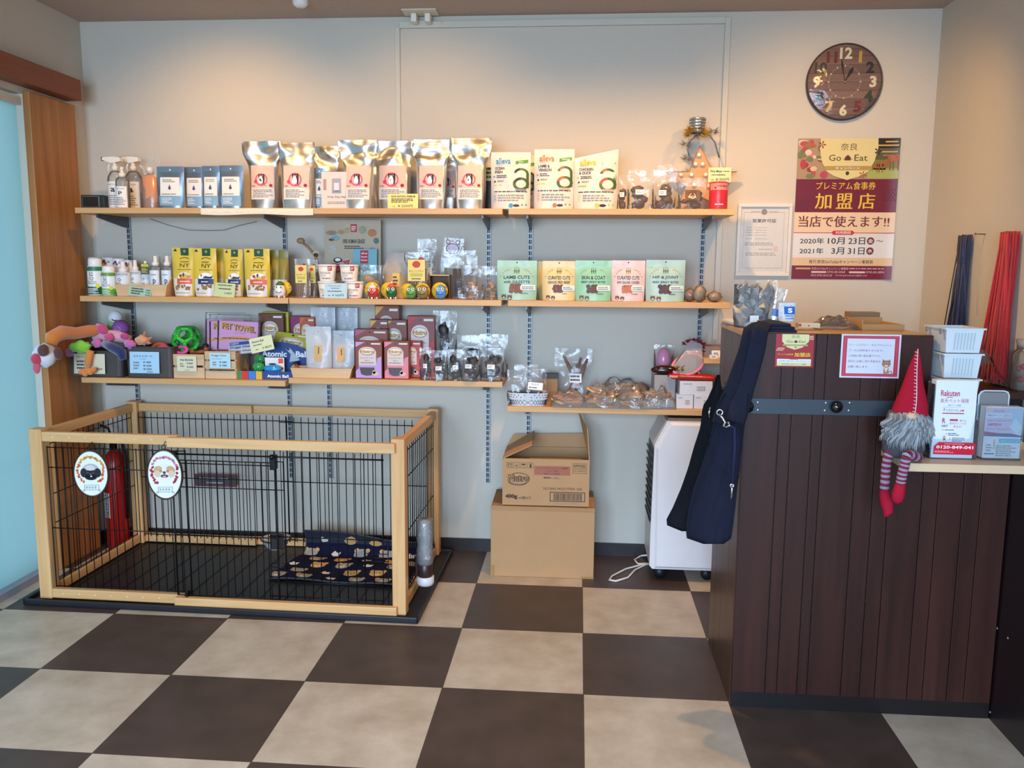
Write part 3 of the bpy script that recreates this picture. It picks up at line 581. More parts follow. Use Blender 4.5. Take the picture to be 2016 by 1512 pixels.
# headband with a tiny striped hat, hung on the star
Y = -.095; q = lambda px, py: (atY(px, py, Y).x, Y, atY(px, py, Y).z)
o = Vector(q(1382, 278)); L_ = lambda px, py: tuple(Vector(q(px, py)) - o)
t = thing('headband', 'blue party headband with silver mini hat and gold tinsel on the star', 'headband', o)
BL = mat('#41627a', .4, sheen=.3)
MB().tube([L_(1358, 312), L_(1354, 296), L_(1357, 280), L_(1368, 268), L_(1384, 263), L_(1398, 267), L_(1408, 282), L_(1413, 300), L_(1416, 310)], .0035, BL, 6).obj('band', t)
SIL = mat('#c6ccd2', .25, .9); DST = mat('#5b6670', .4)
mb = MB(); hx, _, hz = L_(1371, 262); ax, _, az = L_(1374, 233)
for i in range(10):
    f0, f1 = i / 10, (i + 1) / 10; r0 = .031 + .004 * f0; zz0, zz1 = hz + (az - hz) * f0, hz + (az - hz) * f1; x = hx + (ax - hx) * f0
    mb.lathe([(r0, zz0), (r0 + .0012, (zz0 + zz1) / 2), (r0, zz1)] + ([(0, zz1 + .002)] if i == 9 else []), SIL if i % 2 else DST, 20, c=(x, 0, 0), caps=False)
MH = mb.obj('mini_hat', t)
def tinsel(mb, c, R0, n, m, L=.02, seed=0, fl=.5):
    R_ = random.Random(seed)
    for i in range(n):
        a = R_.uniform(0, 6.28); b = R_.uniform(-.6, .9); d = Vector((math.cos(a) * math.cos(b), math.sin(a) * math.cos(b), math.sin(b) * fl)); p = Vector(c) + Vector((d.x * R0, d.y * R0, d.z * R0 * .6)); s_ = d.orthogonal().normalized() * .0022
        e = p + d * L * R_.uniform(.5, 1); s_ = s_ * 1.5; mb.add([p - s_, p + s_, e + s_ * .3], [(0, 1, 2)], m)
mb = MB(); tinsel(mb, (hx, 0, hz), .036, 260, mat('#d0a43c', .4, .4, var=.3), .034, 1, .8); mb.obj('gold_tinsel', MH)
mb = MB()
for p in (L_(1350, 284), L_(1404, 259), L_(1352, 312)): tinsel(mb, p, .008, 40, mat('#98a0a6', .35, .5, var=.3), .03, 2, 1)
mb.obj('silver_tinsel', t)
cx, w, h = spot(1396, 1433, 359, -.235, S1)
t = thing('treat_tin', 'red tin with a silver rim, under the green 550 yen card', 'tin', (cx, -.235, S1 + .0005)); r = w / 2
MB().lathe([(0, 0), (r * .97, 0), (r, .003), (r, h - .004), (r * .97, h), (r * .93, h - .003), (0, h - .003)], mat('#c4313f', .3, var=.03), 28).obj('can', t)
at = lambda x, z, e=1: (r * math.sin(x / r), -r * math.cos(x / r) - .0004 * e, z)
mb = MB(); mb.patch(-r * 1.2, r * 1.1, h * .7, h * .94, mat('#e2867e', .4), at, 1, 12, 1); mb.text('FINE MEAT', -r * .3, r * .9, h * .8, h * .87, mat('#8c2430'), at, 3, .01); mb.lines(-r * .5, r * .9, h * .15, h * .22, 1, WHITE, at, 3, 2); mb.disc(-r * .5, h * .78, .004, .004, mat('#70303a'), at, 3, 10); mb.obj('label', t)
card(1394, 1439, 330, 359, -.235, S1 + h, 'green 550 yen price card standing on the red tin', '#c3cf9f', [('t', 'Fine Meat', .1, .6, .68, .82), ('l', .65, .95, .7, .78, 1, 3), ('l', .15, .8, .45, .55, 1, 4), ('t', '¥ 550円', .34, .92, .1, .28), ('l', .14, .3, .13, .2, 1, 2)], tilt=0)
# ================================================================== middle shelf
def tall_bottle(px0, px1, py0, Y, label, main, band, seed=0, z=S2):
    cx, w, h = spot(px0, px1, py0, Y, z); r = w / 2; T_ = thing('shampoo_bottle', label, 'bottle', (cx, Y, z + .0005)); hb = h * .8
    MB().lathe([(0, 0), (r * .95, 0), (r, .005), (r, hb - .012), (r * .92, hb), (0, hb)], mat('#eceae4', .35), 24).obj('body', T_)
    MB().lathe([(r * .8, hb), (r * .86, hb + .004), (r * .82, h - .006), (r * .7, h), (0, h)], mat('#f2f0ea', .35), 24).obj('cap', T_)
    at = lambda x, zz, e=1: (r * math.sin(x / r), -r * math.cos(x / r) - .0004 * e - .0006, zz)
    mb = MB(); B1, B2 = mat(band, .4), mat(main, .4)
    mb.patch(-r * 1.5, r * 1.5, hb * .83, hb * .97, B1, at, 1, 14, 1); mb.patch(-r * 1.5, r * 1.5, hb * .04, hb * .3, B2, at, 1, 14, 1); mb.lines(-r * .8, r * .8, hb * .07, hb * .26, 4, WHITE, at, 3, seed)
    mb.disc(r * .75, hb * .33, r * .28, r * .28, mat('#e9de3c', .5), at, 4, 12); mb.text('Tea Tree', -r * .6, r * .6, hb * .44, hb * .5, INK, at, 3); mb.text('Shampoo', -r * .6, r * .6, hb * .38, hb * .43, INK, at, 3)
    mb.ring(0, hb * .58, r * .22, r * .28, INK, at, 3, 0, 360, 12, .7); mb.patch(-r * .2, r * .25, hb * .67, hb * .69, INK, at, 3); mb.patch(-r * .2, -r * .13, hb * .67, hb * .8, INK, at, 3); mb.patch(r * .1, r * .16, hb * .72, hb * .8, INK, at, 3); mb.obj('label', T_)
    return T_
tall_bottle(173, 202, 509, -.23, 'white shampoo bottle with dark green bands, nearest the door', '#1f5c3c', '#2f7a4e', 1)
tall_bottle(201, 228, 524, -.232, 'white shampoo bottle with lime green bands', '#6cab3c', '#6a9a44', 2)
def flower_bottle(px0, px1, py0, Y, label):
    cx, w, h = spot(px0, px1, py0, Y, S2); r = w / 2; T_ = thing('flower_bottle', label, 'bottle', (cx, Y, S2 + .0005), 0, 'flower-lidded bottles at the back')
    MB().lathe([(0, 0), (r, 0), (r, h * .72), (r * .96, h * .76), (0, h * .76)], mat('#e8e2da', .4), 20).obj('body', T_)
    MB().lathe([(r * .97, h * .74), (r, h * .76), (r, h - .004), (r * .94, h), (0, h)], mat('#eee9e6', .35), 20).obj('cap', T_)
    at = lambda x, zz, e=1: (r * math.sin(x / r), -r * math.cos(x / r) - .0004 * e, zz); mb = MB()
    for i, (a, b, c) in enumerate(((-.5, .86, '#6b2f4c'), (.1, .84, '#8a4a77'), (.55, .88, '#b592b4'), (-.1, .9, '#4f2438'))):
        for k in range(5): mb.disc(a * r + .0035 * math.cos(k * 1.257), b * h + .0035 * math.sin(k * 1.257), .003, .003, mat(c, .6), at, 2 + i, 8)
    mb.obj('flower_print', T_); return T_
for i, (a, b, y, tx) in enumerate(((176, 200, 507, 'behind the dark green shampoo'), (202, 226, 507, 'behind the lime shampoo'), (224, 247, 509, 'behind the striped sprays'), (246, 262, 512, 'farthest along the back row'))):
    flower_bottle(a, b, y, -.13 - .004 * i, 'white bottle with a purple flower lid, ' + tx)
def mist(px0, px1, py0, pysh, Y, label, kind='stripe', seed=0, bot=None):
    cx, w, h = spot(px0, px1, py0, Y, S2); r = w / 2; T_ = thing('spray_bottle', label, 'bottle', (cx, Y, S2 + .0005)); hb = atY((px0 + px1) / 2, pysh, Y).z - S2
    bm_ = GLASSY if kind == 'clear' else mat('#dfe3e6', .4)
    MB().lathe([(0, 0), (r * .95, 0), (r, .004), (r, hb - .006), (r * .8, hb), (0, hb)], bm_, 22, sy=.9).obj('body', T_)
    W_ = mat('#ece8e0', .4); MB().lathe([(r * .55, hb), (r * .58, hb + .014), (r * .36, hb + .018), (r * .3, h - .002), (r * .26, h), (0, h)], W_, 16).obj('cap', T_)
    at = lambda x, zz, e=1: (r * math.sin(x / r), -r * .93 * math.cos(x / r) - .0004 * e - .0012, zz); mb = MB()
    if kind == 'stripe':
        for i in range(9): mb.patch(-r * 1.1 + i * r * .25, -r * .98 + i * r * .25, hb * .87, hb * .95, mat('#7f93ad', .5), at, 2)
        mb.patch(-r * 1.2, r * 1.2, .004, hb * .2, mat('#2f66a8', .4), at, 1, 12, 1)
        for a, b in ((.62, .74), (.42, .54)): mb.ring(-r * .1, hb * (a + b) / 2, r * .2, r * .27, INK, at, 3, 0, 360, 4, 1)
        mb.lines(-r * .5, r * .5, hb * .25, hb * .36, 2, INK, at, 3, seed)
    else:
        mb.patch(-r * .95, r * .95, .004, hb * .86, mat('#dfe4e8', .4), at, 1, 12, 1); mb.text('p', -r * .1, r * .4, hb * .36, hb * .56, mat('#4a5468'), at, 3, .02); mb.lines(-r * .6, r * .8, hb * .68, hb * .74, 1, GREYINK, at, 3, seed); mb.lines(-r * .7, r * .5, hb * .1, hb * .2, 1, GREYINK, at, 3, seed)
    mb.obj('label', T_); return T_
mist(229, 256, 515, 536, -.235, 'blue-striped spray bottle left of the wooden tray', 'stripe', 1)
mist(248, 268, 516, 540, -.165, 'blue-striped spray bottle behind the tray handle', 'stripe', 2)
mist(256, 277, 512, 533, -.2, 'blue-striped spray bottle standing in the wooden tray', 'stripe', 3)
mist(278, 296, 514, 534, -.185, 'spray bottle behind the little yellow hang tag', 'stripe', 4)
mist(295, 318, 504, 524, -.195, 'clear mist bottle in the tray, left one of the two', 'clear', 5)
mist(318, 341, 504, 524, -.2, 'clear mist bottle with a visible p in the tray', 'clear', 6)
mist(304, 322, 504, 526, -.13, 'clear mist bottle behind the left tray bottle', 'clear', 7)
mist(328, 346, 504, 526, -.125, 'clear mist bottle at the back by the yellow pouches', 'clear', 8)
card(278, 294, 519, 540, -.215, S2, 'tiny yellow and brown hang tag among the spray bottles', '#5a5a2e', [('b', .05, .95, .7, .95, mat('#cfc04a', .5)), ('l', .1, .9, .12, .6, 4, 2, mat('#d9d08a'))], tilt=0, cat='tag', name='hang_tag', lift=1)
# wooden tray with rounded handle ends
def tray(px0, px1, py0, py1, Y, z, label, dep, seed=0, handle=.03):
    cx, w, h = spot(px0, px1, py0, Y, z); T_ = thing('wooden_tray', label, 'tray', (cx, Y, z + .0005)); PW = wood('#c69a6c', '#dfbb8c', 'x', 8, .1, .5, key='tray')
    fl = .012; mb = MB()
    def side(y, nm):
        mb = MB(); mb.add([(-w / 2, y, 0), (w / 2, y, 0), (w / 2 + fl, y, h), (-w / 2 - fl, y, h)] + [(-w / 2, y + .005, 0), (w / 2, y + .005, 0), (w / 2 + fl, y + .005, h), (-w / 2 - fl, y + .005, h)], [(0, 1, 2, 3), (7, 6, 5, 4), (0, 4, 5, 1), (1, 5, 6, 2), (2, 6, 7, 3), (3, 7, 4, 0)], PW); mb.obj(nm, T_)
    side(-dep / 2, 'front_board'); side(dep / 2 - .005, 'back_board'); MB().box(-w / 2, w / 2, -dep / 2 + .005, dep / 2 - .005, 0, .004, PW).obj('base', T_)
    for sg in (-1, 1):
        prof = [(-dep / 2 + .005, 0), (dep / 2 - .005, 0), (dep / 2 - .005, h)] + [((dep / 2 - .02) * math.cos(rad(a)), h + handle * math.sin(rad(a))) for a in range(20, 170, 15)] + [(-dep / 2 + .005, h)]
        n = len(prof); q = MB(); V = [(sg * (w / 2 + fl * min(1, zz / h)) - (.0 if k == 0 else sg * .006), yy, zz) for k in (0, 1) for yy, zz in prof]
        q.add(V, [tuple(range(n)), tuple(range(2 * n - 1, n - 1, -1))] + [(i, n + i, n + (i + 1) % n, (i + 1) % n) for i in range(n)], PW)
        at = lambda a, b, e=0: (sg * (w / 2 + fl + .0006), a, b); q.disc(0, h + handle * .45, .012, .006, mat('#4a372a', .8), at, 0, 12); at2 = lambda a, b, e=0: (sg * (w / 2 + fl - .0066), a, b); q.disc(0, h + handle * .45, .012, .006, mat('#4a372a', .8), at2, 0, 12)
        q.obj('end_board', T_)
    return T_
tray(247, 339, 560, 582, -.215, S2, 'small wooden tray with rounded ends holding spray bottles', .13)
card(252, 296, 559, 583, -.287, S2, 'green price list card against the wooden tray', '#a9c2a6', [('t', 'APDC', .3, .7, .8, .92), ('l', .12, .7, .1, .7, 3, 3), ('t', '¥ 800', .76, .96, .5, .62), ('t', '¥ 900', .76, .96, .3, .42), ('t', '¥1200', .76, .96, .1, .22)], tilt=-.2, ry=.1)
YEL = '#d9bc45'
def ny(px0, px1, py0, Y, label, acc, seed=0, fade=YEL, face_on=True, group='yellow biscuit pouches'):
    cx, w, h = spot(px0, px1, py0, Y, S2); T_ = thing('biscuit_pouch', label, 'pouch', (cx, Y, S2 + .0005), 0, group)
    P = Pouch(w, h, .05, seed=seed, crease=.004, flat=.16, botw=.86); at = P.at; mb = MB(); P.build(mb, mat(fade, .35, var=.05), 12, 16)
    mb.patch(-w * .4, w * .4, .004, h * .37, mat('#dcd6cc', .35), at, 1, 10, 4)
    if face_on:
        G = mat('#1f4a2c', .5); mb.patch(-w * .1, w * .26, h * .84, h * .995, G, at, 2, 3, 1); mb.ring(w * .08, h * .93, w * .03, w * .05, mat('#d8d09a'), at, 4, 0, 360, 10)
        mb.shape([(-w * .42, h * .93), (-w * .25, h * .93), (-w * .33, h * .98)], BLACK, at, 2)
        K = mat('#3f3a22', .6, var=0); mb.text('NY', -w * .1, w * .3, h * .6, h * .68, K, at, 3); mb.lines(-w * .2, w * .38, h * .545, h * .565, 1, K, at, 3, seed, ragged=.05); mb.lines(-w * .1, w * .3, h * .7, h * .73, 1, K, at, 3, seed + 3)
        mb.ring(w * .08, h * .68, w * .3, w * .33, K, at, 3, 50, 130, 10, .8)
        mb.shape([(-w * .2, h * .37)] + [(w * .08 + w * .3 * math.cos(rad(a)), h * .38 + h * .12 * math.sin(rad(a))) for a in range(165, 0, -15)] + [(w * .4, h * .37)], WHITE, at, 3)
        A = mat(acc, .45); mb.patch(-w * .24, w * .4, h * .26, h * .37, A, at, 3, 5, 1); mb.lines(-w * .1, w * .34, h * .29, h * .33, 1, WHITE, at, 5, seed)
        if acc != '#26305c': mb.disc(-w * .08, h * .43, w * .06, w * .06, mat('#b02a35'), at, 5, 10); mb.disc(w * .28, h * .41, w * .09, w * .06, mat('#e07a4a'), at, 5, 10); mb.disc(w * .06, h * .45, w * .04, h * .04, mat('#4a4640'), at, 5, 8)
        else: mb.shape([(-w * .05, h * .38), (w * .05, h * .43), (w * .24, h * .41), (w * .38, h * .43), (w * .34, h * .38)], mat('#26305c'), at, 5); mb.disc(-w * .1, h * .44, w * .03, h * .03, mat('#b02a35'), at, 5, 8)
        mb.lines(-w * .3, w * .3, h * .06, h * .09, 1, GREYINK, at, 3, seed)
    mb.obj('body', T_)
    mb = MB(); BIS = mat('#9a7348', .6, var=.4, vs=90); R_ = random.Random(seed)
    for i in range(14): q = at(R_.uniform(-.28, .32) * w, R_.uniform(.15, .24) * h, 2); mb.ball(q, w * .055, .0012, w * .05, BIS, 7, 5, wob=.4, seed=i)
    mb.obj('biscuits', T_); return T_
ny(339, 383, 488, -.235, 'yellow biscuit pouch with orange band beside the clear mist bottles', '#d9583a', 1)
ny(380, 426, 489, -.24, 'yellow biscuit pouch with navy band beside the green price card', '#26305c', 2)
ny(412, 443, 489, -.16, 'yellow biscuit pouch edge behind the navy-banded one', '#26305c', 3, face_on=False)
ny(441, 478, 491, -.22, 'yellow biscuit pouch with navy band behind the green price card', '#26305c', 4)
ny(481, 531, 490, -.24, 'yellow biscuit pouch with orange band beside the white egg toy', '#d9583a', 5)
ny(512, 541, 492, -.15, 'olive-yellow pouch close behind the orange-banded one', '#26305c', 6, '#b79a38', False)
ny(535, 552, 493, -.17, 'narrow olive pouch, second from the wall rail', '#26305c', 7, '#9a8a3c', False)
ny(549, 568, 493, -.175, 'narrow olive pouch nearest the wall rail', '#26305c', 8, '#8f8240', False)
card(421, 461, 556, 584, -.285, S2, 'green price card in front of the yellow biscuit pouches', '#c2cf9c', [('l', .15, .92, .78, .9, 1, 3), ('l', .2, .85, .52, .66, 1, 4), ('t', '¥ 680円', .5, .85, .22, .36)], tilt=-.18, ry=.06)
# egg-shaped rubber toys, each on a round yellow tag
def egg(px, py0, py1, pxd, pyd, Y, label, col, hat=None, wpx=22, z=S2, feet=None):
    p0, p1 = atY(px, py0, Y), atY(px, py1, Y); h = p0.z - p1.z; w = wpx * .00218; T_ = thing('egg_toy', label, 'toy', (p1.x, Y, z + .0005), 0, 'egg toys on the shelf edge'); hh = p0.z - z
    c = mat(col, .45, var=.04)
    MB().lathe([(w / 2 * math.sqrt(max(0, 1 - (2 * t - 1) ** 2)) * (1.08 - .22 * t), hh * t) for t in [i / 14 for i in range(15)]], c, 20).obj('body', T_)
    for dx in (-.2, .2):
        mb = MB(); mb.ball((dx * w, -w * .36, hh * .66), w * .16, w * .12, hh * .13, WHITE, 10, 7); mb.ball((dx * w + w * .03, -w * .455, hh * .69), w * .06, w * .05, hh * .06, BLACK, 8, 6); mb.obj('eye', T_)
    MB().tube([(-.28 * w, -w * .44, hh * .42), (-.14 * w, -w * .49, hh * .34), (.1 * w, -w * .5, hh * .33), (.28 * w, -w * .44, hh * .4)], w * .025, BLACK, 5).obj('smile', T_)
    if hat:
        hm = mat(hat, .6); MB().lathe([(w * .36, hh * .8), (w * .38, hh * .86), (w * .3, hh * .95), (w * .12, hh * 1.06), (0, hh * 1.1)], hm, 14).obj('hat', T_)
        MB().ball((0, 0, hh * 1.12), w * .09, w * .09, w * .09, WHITE, 8, 6).obj('pompom', T_)
    if feet:
        mb = MB()
        for i in range(8): a = i * .785; mb.box(-.003, .003, -.003, .003, 0, hh * .13, mat(feet if i % 2 else '#efe9df', .5), xf=Matrix.Translation((w * .36 * math.cos(a), w * .36 * math.sin(a), 0)))
        mb.obj('base_ring', T_)
    return T_
def egg2(px, py0, pxd, pyd, rpx, Y, label, col, **k):
    T_ = egg(px, py0, 585, pxd, pyd, Y, label, col, **k); p = atY(pxd, pyd, Y + .03); dx, dz = p.x - T_.location.x, p.z - T_.location.z; r = rpx * .00218
    dz = max(dz, r + .0005); mb = MB(); xf = Matrix.Translation((dx, .027, dz)) @ Matrix.Rotation(math.pi / 2, 4, 'X'); YT = mat('#e3b92e', .5, var=.02)
    mb.lathe([(0, -.0008), (r, -.0008), (r, .0008), (0, .0008)], YT, 24, xf=xf); at = lambda x, z, e=1: (dx + x, .0258 - .0004 * e, dz + z)
    for a, b in ((-.75, .2), (.75, -.1), (.7, .45)): mb.disc(a * r, b * r, r * .16, r * .1, BLACK, at, 2, 10); mb.disc(a * r, b * r, r * .08, r * .05, WHITE, at, 3, 8)
    mb.obj('round_tag', T_)
egg2(552, 556, 562, 567, 13, -.27, 'white egg toy with a red scarf hat on a yellow tag', '#eee8dc', hat='#3d6b34', feet='#a83a2e')
egg2(734, 562, 733, 570, 15, -.27, 'red egg toy with a white pompom hat', '#cf3b2e', hat='#e9e2d6', feet='#3f8a3d')
egg2(771, 560, 765, 571, 15, -.268, 'dark green egg toy with a red hat', '#1f6b34', hat='#d6564a', feet='#c23a34')
egg2(810, 561, 803, 572, 14, -.272, 'plain light green egg toy beside the olive one', '#5f9a52', wpx=21)
egg2(832, 560, 832, 572, 15, -.27, 'olive brown egg toy on a yellow tag', '#8f7a44', wpx=24)
egg2(868, 560, 866, 572, 16, -.27, 'light blue egg toy, last in its row', '#5a93cc', wpx=21)
# sticks in clear pouches
def sticks(px0, px1, py0, Y, label, seed=0, n=7, z=S2, col='#b07a52', logo=True):
    cx, w, h = spot(px0, px1, py0, Y, z); T_ = thing('stick_pouch', label, 'pouch', (cx, Y, z + .0005)); R_ = random.Random(seed)
    P = Pouch(w, h, .04, seed=seed, crease=.003, flat=.18); P.build(MB(), CLEARG, 10, 12).obj('clear_bag', T_); c = mat(col, .55, var=.2, vs=60)
    for i in range(n): x = -w * .4 + w * .8 * (i + .5) / n; MB().tube([(x, 0, .006), (x + R_.uniform(-.002, .002), 0, h * (.66 if logo else .8))], w * .8 / n * .46, c, 8).obj('chew_stick', T_)
    mb = MB(); at = lambda x, zz, e=1: (x, -.021 - .0004 * e, zz); Yl = mat('#e4cc6e', .5)
    mb.patch(-w * .36, w * .36, h * .38, h * .84, Yl, at, 1); mb.disc(0, h * .74, w * .17, w * .14, mat('#c23a2c'), at, 2, 14); mb.text('まるごとササミ' if seed == 1 else 'おやつ', -w * .3, w * .3, h * .57, h * .62, mat('#6b4220'), at, 2); mb.patch(-w * .26, w * .26, h * .48, h * .55, mat('#b9b552'), at, 2); mb.lines(-w * .2, w * .2, h * .41, h * .45, 1, INK, at, 3, seed); mb.obj('label', T_)
    MB().ball((w * .2, -.019, h * .86), w * .1, .002, w * .06, mat('#a82a2a', .3), 10, 6).obj('cap_sticker', T_)
    return T_
sticks(580, 611, 510, -.24, 'clear pouch of brown chew sticks with yellow label, by the wall rail', 2)
sticks(606, 627, 511, -.19, 'clear pouch of chew sticks half behind the white cups', 3, n=5, col='#a0663a')
sticks(798, 845, 497, -.2, 'clear pouch of chew sticks with yellow label, behind the green egg', 1, n=9)
# mushroom-shaped wooden scoop and its hanging tag in a bag
def Q(px, py, Y): p = atY(px, py, Y); return (p.x, p.y, p.z)
o = Vector(Q(612, 488, -.13)); o.z = S2
t = thing('wooden_scoop', 'wooden mushroom-topped scoop leaning beside the beige food poster', 'scoop', o)
rl = lambda px, py, dy=0: tuple(Vector(Q(px, py, -.13 + dy)) - o)
mb = MB(); WD = wood('#8a6846', '#b08c64', 'z', 8, .2, .6, key='scoop'); mb.tube([rl(594, 476), rl(606, 486), rl(620, 502), rl(628, 525), rl(630, 583)], [.006, .006, .007, .006, .005], WD, 8); mb.obj('handle', t)
mb = MB(); mb.ball(rl(592, 474), .019, .014, .013, WD, 12, 8); mb.obj('cap', t)
mb = MB(); mb.ball(rl(622, 500, -.012), .016, .004, .016, mat('#cdb48c', .5), 12, 8); mb.ball(rl(622, 502, -.016), .011, .003, .009, mat('#2c2926', .5), 10, 6); mb.obj('dish', t)
# poster board with red ribbon, and the teal booklet in front of it
cx, w, h = spot(636, 748, 430, -.085, S2)
t = thing('food_poster', 'beige poster board headed 100% HUMAN GRADE leaning on the wall', 'poster', (cx, -.085, S2 + .0005), rx=-.06)
mb = MB(); mb.box(-w / 2, w / 2, -.0015, .0015, 0, h * .985, mat('#b8a890', .6)); at = flat(-.0015); X = lambda a: -w / 2 + a * w; Z = lambda b: h * b
mb.text('100% HUMAN GRADE', X(.33), X(.72), Z(.685), Z(.74), INK, at, 3, .02); mb.lines(X(.36), X(.7), Z(.61), Z(.66), 2, INK, at, 3, 5)
mb.patch(X(.47), X(.58), Z(.83), Z(.93), mat('#b52a34', .5), at, 3); mb.lines(X(.485), X(.57), Z(.845), Z(.91), 3, WHITE, at, 4, 3)
for a, b, c, r1, r2 in ((.13, .82, '#8d7f6c', .1, .03), (.3, .83, '#a08a6c', .06, .03), (.2, .75, '#7fa0a2', .08, .035), (.13, .73, '#5a3030', .05, .015), (.4, .85, '#b09870', .05, .04), (.68, .86, '#8f9a78', .07, .05), (.85, .82, '#b5794c', .08, .05), (.92, .72, '#5f746c', .05, .04), (.15, .6, '#b5b0a6', .08, .06), (.24, .47, '#2c2a28', .08, .035), (.42, .46, '#cfc2b0', .06, .03), (.85, .6, '#b07a84', .07, .035), (.78, .52, '#b08a54', .06, .02), (.86, .46, '#b59a6c', .06, .02), (.42, .9, '#c6b49a', .03, .03)): mb.disc(X(a), Z(b), r1 * w, r2 * h, mat(c, .6, var=.35, vs=120), at, 2, 14)
mb.disc(X(.24), Z(.475), .05 * w, .02 * h, WHITE, at, 3, 12)
mb.shape([(X(0), Z(.26)), (X(.46), Z(.35)), (X(.43), Z(.4)), (X(.46), Z(.48)), (X(.02), Z(.4))], mat('#b5293c', .5), at, 4)
def slant(at0, k): return lambda x, z, e=0: at0(x, z + k * x, e)
mb.text('あたたかくて美味しい', X(.04), X(.42), Z(.43), Z(.475), WHITE, slant(at, .19), 6, .01); mb.text('手作り食がカンタンに!', X(.04), X(.42), Z(.365), Z(.41), WHITE, slant(at, .19), 6, .01)
mb.text('国産食材ペットフード', X(.08), X(.42), Z(.21), Z(.24), INK, at, 3); o = mb.obj('board', t)
cx, w, h = spot(694, 741, 490, -.115, S2)
t = thing('teal_booklet', 'teal booklet with a red logo in front of the beige poster board', 'booklet', (cx, -.115, S2 + .0005), rx=-.08)
mb = MB(); mb.box(-w / 2, w / 2, -.004, .004, 0, h, mat('#6fa9b4', .4)); at = flat(-.004); mb.patch(-w * .2, w * .14, h * .7, h * .97, mat('#b01f3a', .5), at, 1)
for i, q in enumerate(('the', 'honest', 'kitchen')): mb.text(q, -w * .16, w * .1, h * (.89 - .07 * i), h * (.93 - .07 * i), WHITE, at, 3, .01)
mb.text('Discover', -w * .35, w * .38, h * .46, h * .54, mat('#dfe9ea'), at, 3); mb.obj('cover', t)
# paper cups of treats, two on two
def cup(px0, px1, py0, py1, Y, label, z):
    cx, w, _ = spot(px0, px1, py0, Y, z); h = atY(cx, py0, Y).z - atY(cx, py1, Y).z; r = w / 2; T_ = thing('food_cup', label, 'cup', (cx, Y, z + .0005), 0, 'white food cups')
    MB().lathe([(0, 0), (r * .76, 0), (r * .78, .002), (r * .94, h * .9), (0, h * .9)], mat('#e6e0d8', .45), 26).obj('tub', T_)
    MB().lathe([(r * .95, h * .88), (r, h * .9), (r, h * .96), (r * .9, h * .97), (r * .88, h * .985), (0, h * .985)], mat('#ece8e4', .3), 26).obj('lid', T_)
    R2 = lambda zz: r * (.78 + .16 * zz / (h * .9)); at = lambda x, zz, e=1: (R2(zz) * math.sin(x / r), -R2(zz) * math.cos(x / r) - .0004 * e - .0005, zz); mb = MB()
    mb.patch(r * .35, r * .85, h * .62, h * .88, mat('#b01f3a', .5), at, 2, 4, 1); mb.lines(r * .4, r * .8, h * .66, h * .84, 3, WHITE, at, 4, 1); mb.text('FOOD & BOWL', -r * .7, r * .7, h * .42, h * .56, mat('#9a9270'), at, 2, .01); mb.lines(-r * .6, r * .5, h * .3, h * .36, 1, GREYINK, at, 2, 2)
    for i in range(5): mb.disc(-r * .3 + i * r * .22, h * .16, r * .1, r * .08, mat(('#a86a3c', '#c79a5c', '#b04a3a', '#8d7a4c', '#c79a5c')[i], .6), at, 2, 8)
    mb.obj('label', T_); return h * .985
hc = cup(626, 663, 553, 585, -.225, 'lower white food cup behind the blue 500 yen card', S2); cup(679, 717, 553, 585, -.23, 'lower white food cup beside the blue 500 yen card', S2)
cup(626, 663, 521, 553, -.225, 'upper white food cup by the chew sticks', S2 + hc + .001); cup(669, 707, 521, 553, -.23, 'upper white food cup below the teal booklet', S2 + hc + .001)
card(638, 683, 555, 585, -.285, S2, 'blue 500 yen card in front of the white food cups', '#b7d2d8', [('t', 'アネストキッチン', .15, .75, .76, .88), ('l', .3, .7, .64, .7, 1, 3), ('l', .15, .8, .42, .52, 1, 4), ('t', '¥ 500円', .35, .85, .12, .28), ('l', .16, .3, .14, .22, 1, 5)], tilt=-.12)
treat_bag(709, 756, 522, -.2, 'clear bag of pale round chews behind the red egg toy', S2, 31, TANC, sticker=False, fill=.7)
cx, w, h = spot(754, 803, 497, -.17, S2)
t = thing('kraft_bag', 'grey-topped kraft treat bag with a yellow label behind the green eggs', 'bag', (cx, -.17, S2)); P = Pouch(w, h, .07, seed=8, crease=.006, topw=w * .7, flat=.3); P.build(MB(), mat('#a09a94', .5)).obj('body', t)
mb = MB(); mb.patch(-w * .5, w * .5, .002, h * .52, mat('#b59468', .6), P.at, 2, 10, 4); mb.patch(-w * .08, w * .2, h * .25, h * .55, mat('#d8b25c', .5), P.at, 5, 4, 2); mb.lines(-w * .05, w * .17, h * .28, h * .5, 3, INK, P.at, 8, 2); mb.obj('label', t)
# brown display box and the animal-printed clear bags behind
cx, w, h = spot(846, 886, 541, -.19, S2)
t = thing('display_box', 'dark brown open display box behind the blue egg toy', 'box', (cx, -.17, S2)); KB = mat('#6a4c34', .7); mb = MB()
mb.box(-w / 2, w / 2, .03, .034, 0, h, KB); mb.box(-w / 2, -w / 2 + .003, -.03, .03, 0, h, KB); mb.box(w / 2 - .003, w / 2, -.03, .03, 0, h, KB); mb.box(-w / 2 + .003, w / 2 - .003, -.03, .03, 0, .003, KB); mb.box(-w / 2 + .003, w / 2 - .003, -.03, .03, h - .004, h, mat('#d8b884', .6)); mb.obj('shell', t)
def zipbag(px0, px1, py0, Y, label, seed, printer, z=S2, rot=0, haze=CLEARG):
    cx, w, h = spot(px0, px1, py0, Y, z); T_ = thing('zip_bag', label, 'bag', (cx, Y, z + .0005), 0); T_.rotation_euler.y = rot
    P = Pouch(w, h, .018, seed=seed, crease=.006, flat=.25); P.build(MB(), haze).obj('clear_bag', T_); mb = MB(); printer(mb, w, h, P.at); mb.obj('print', T_)
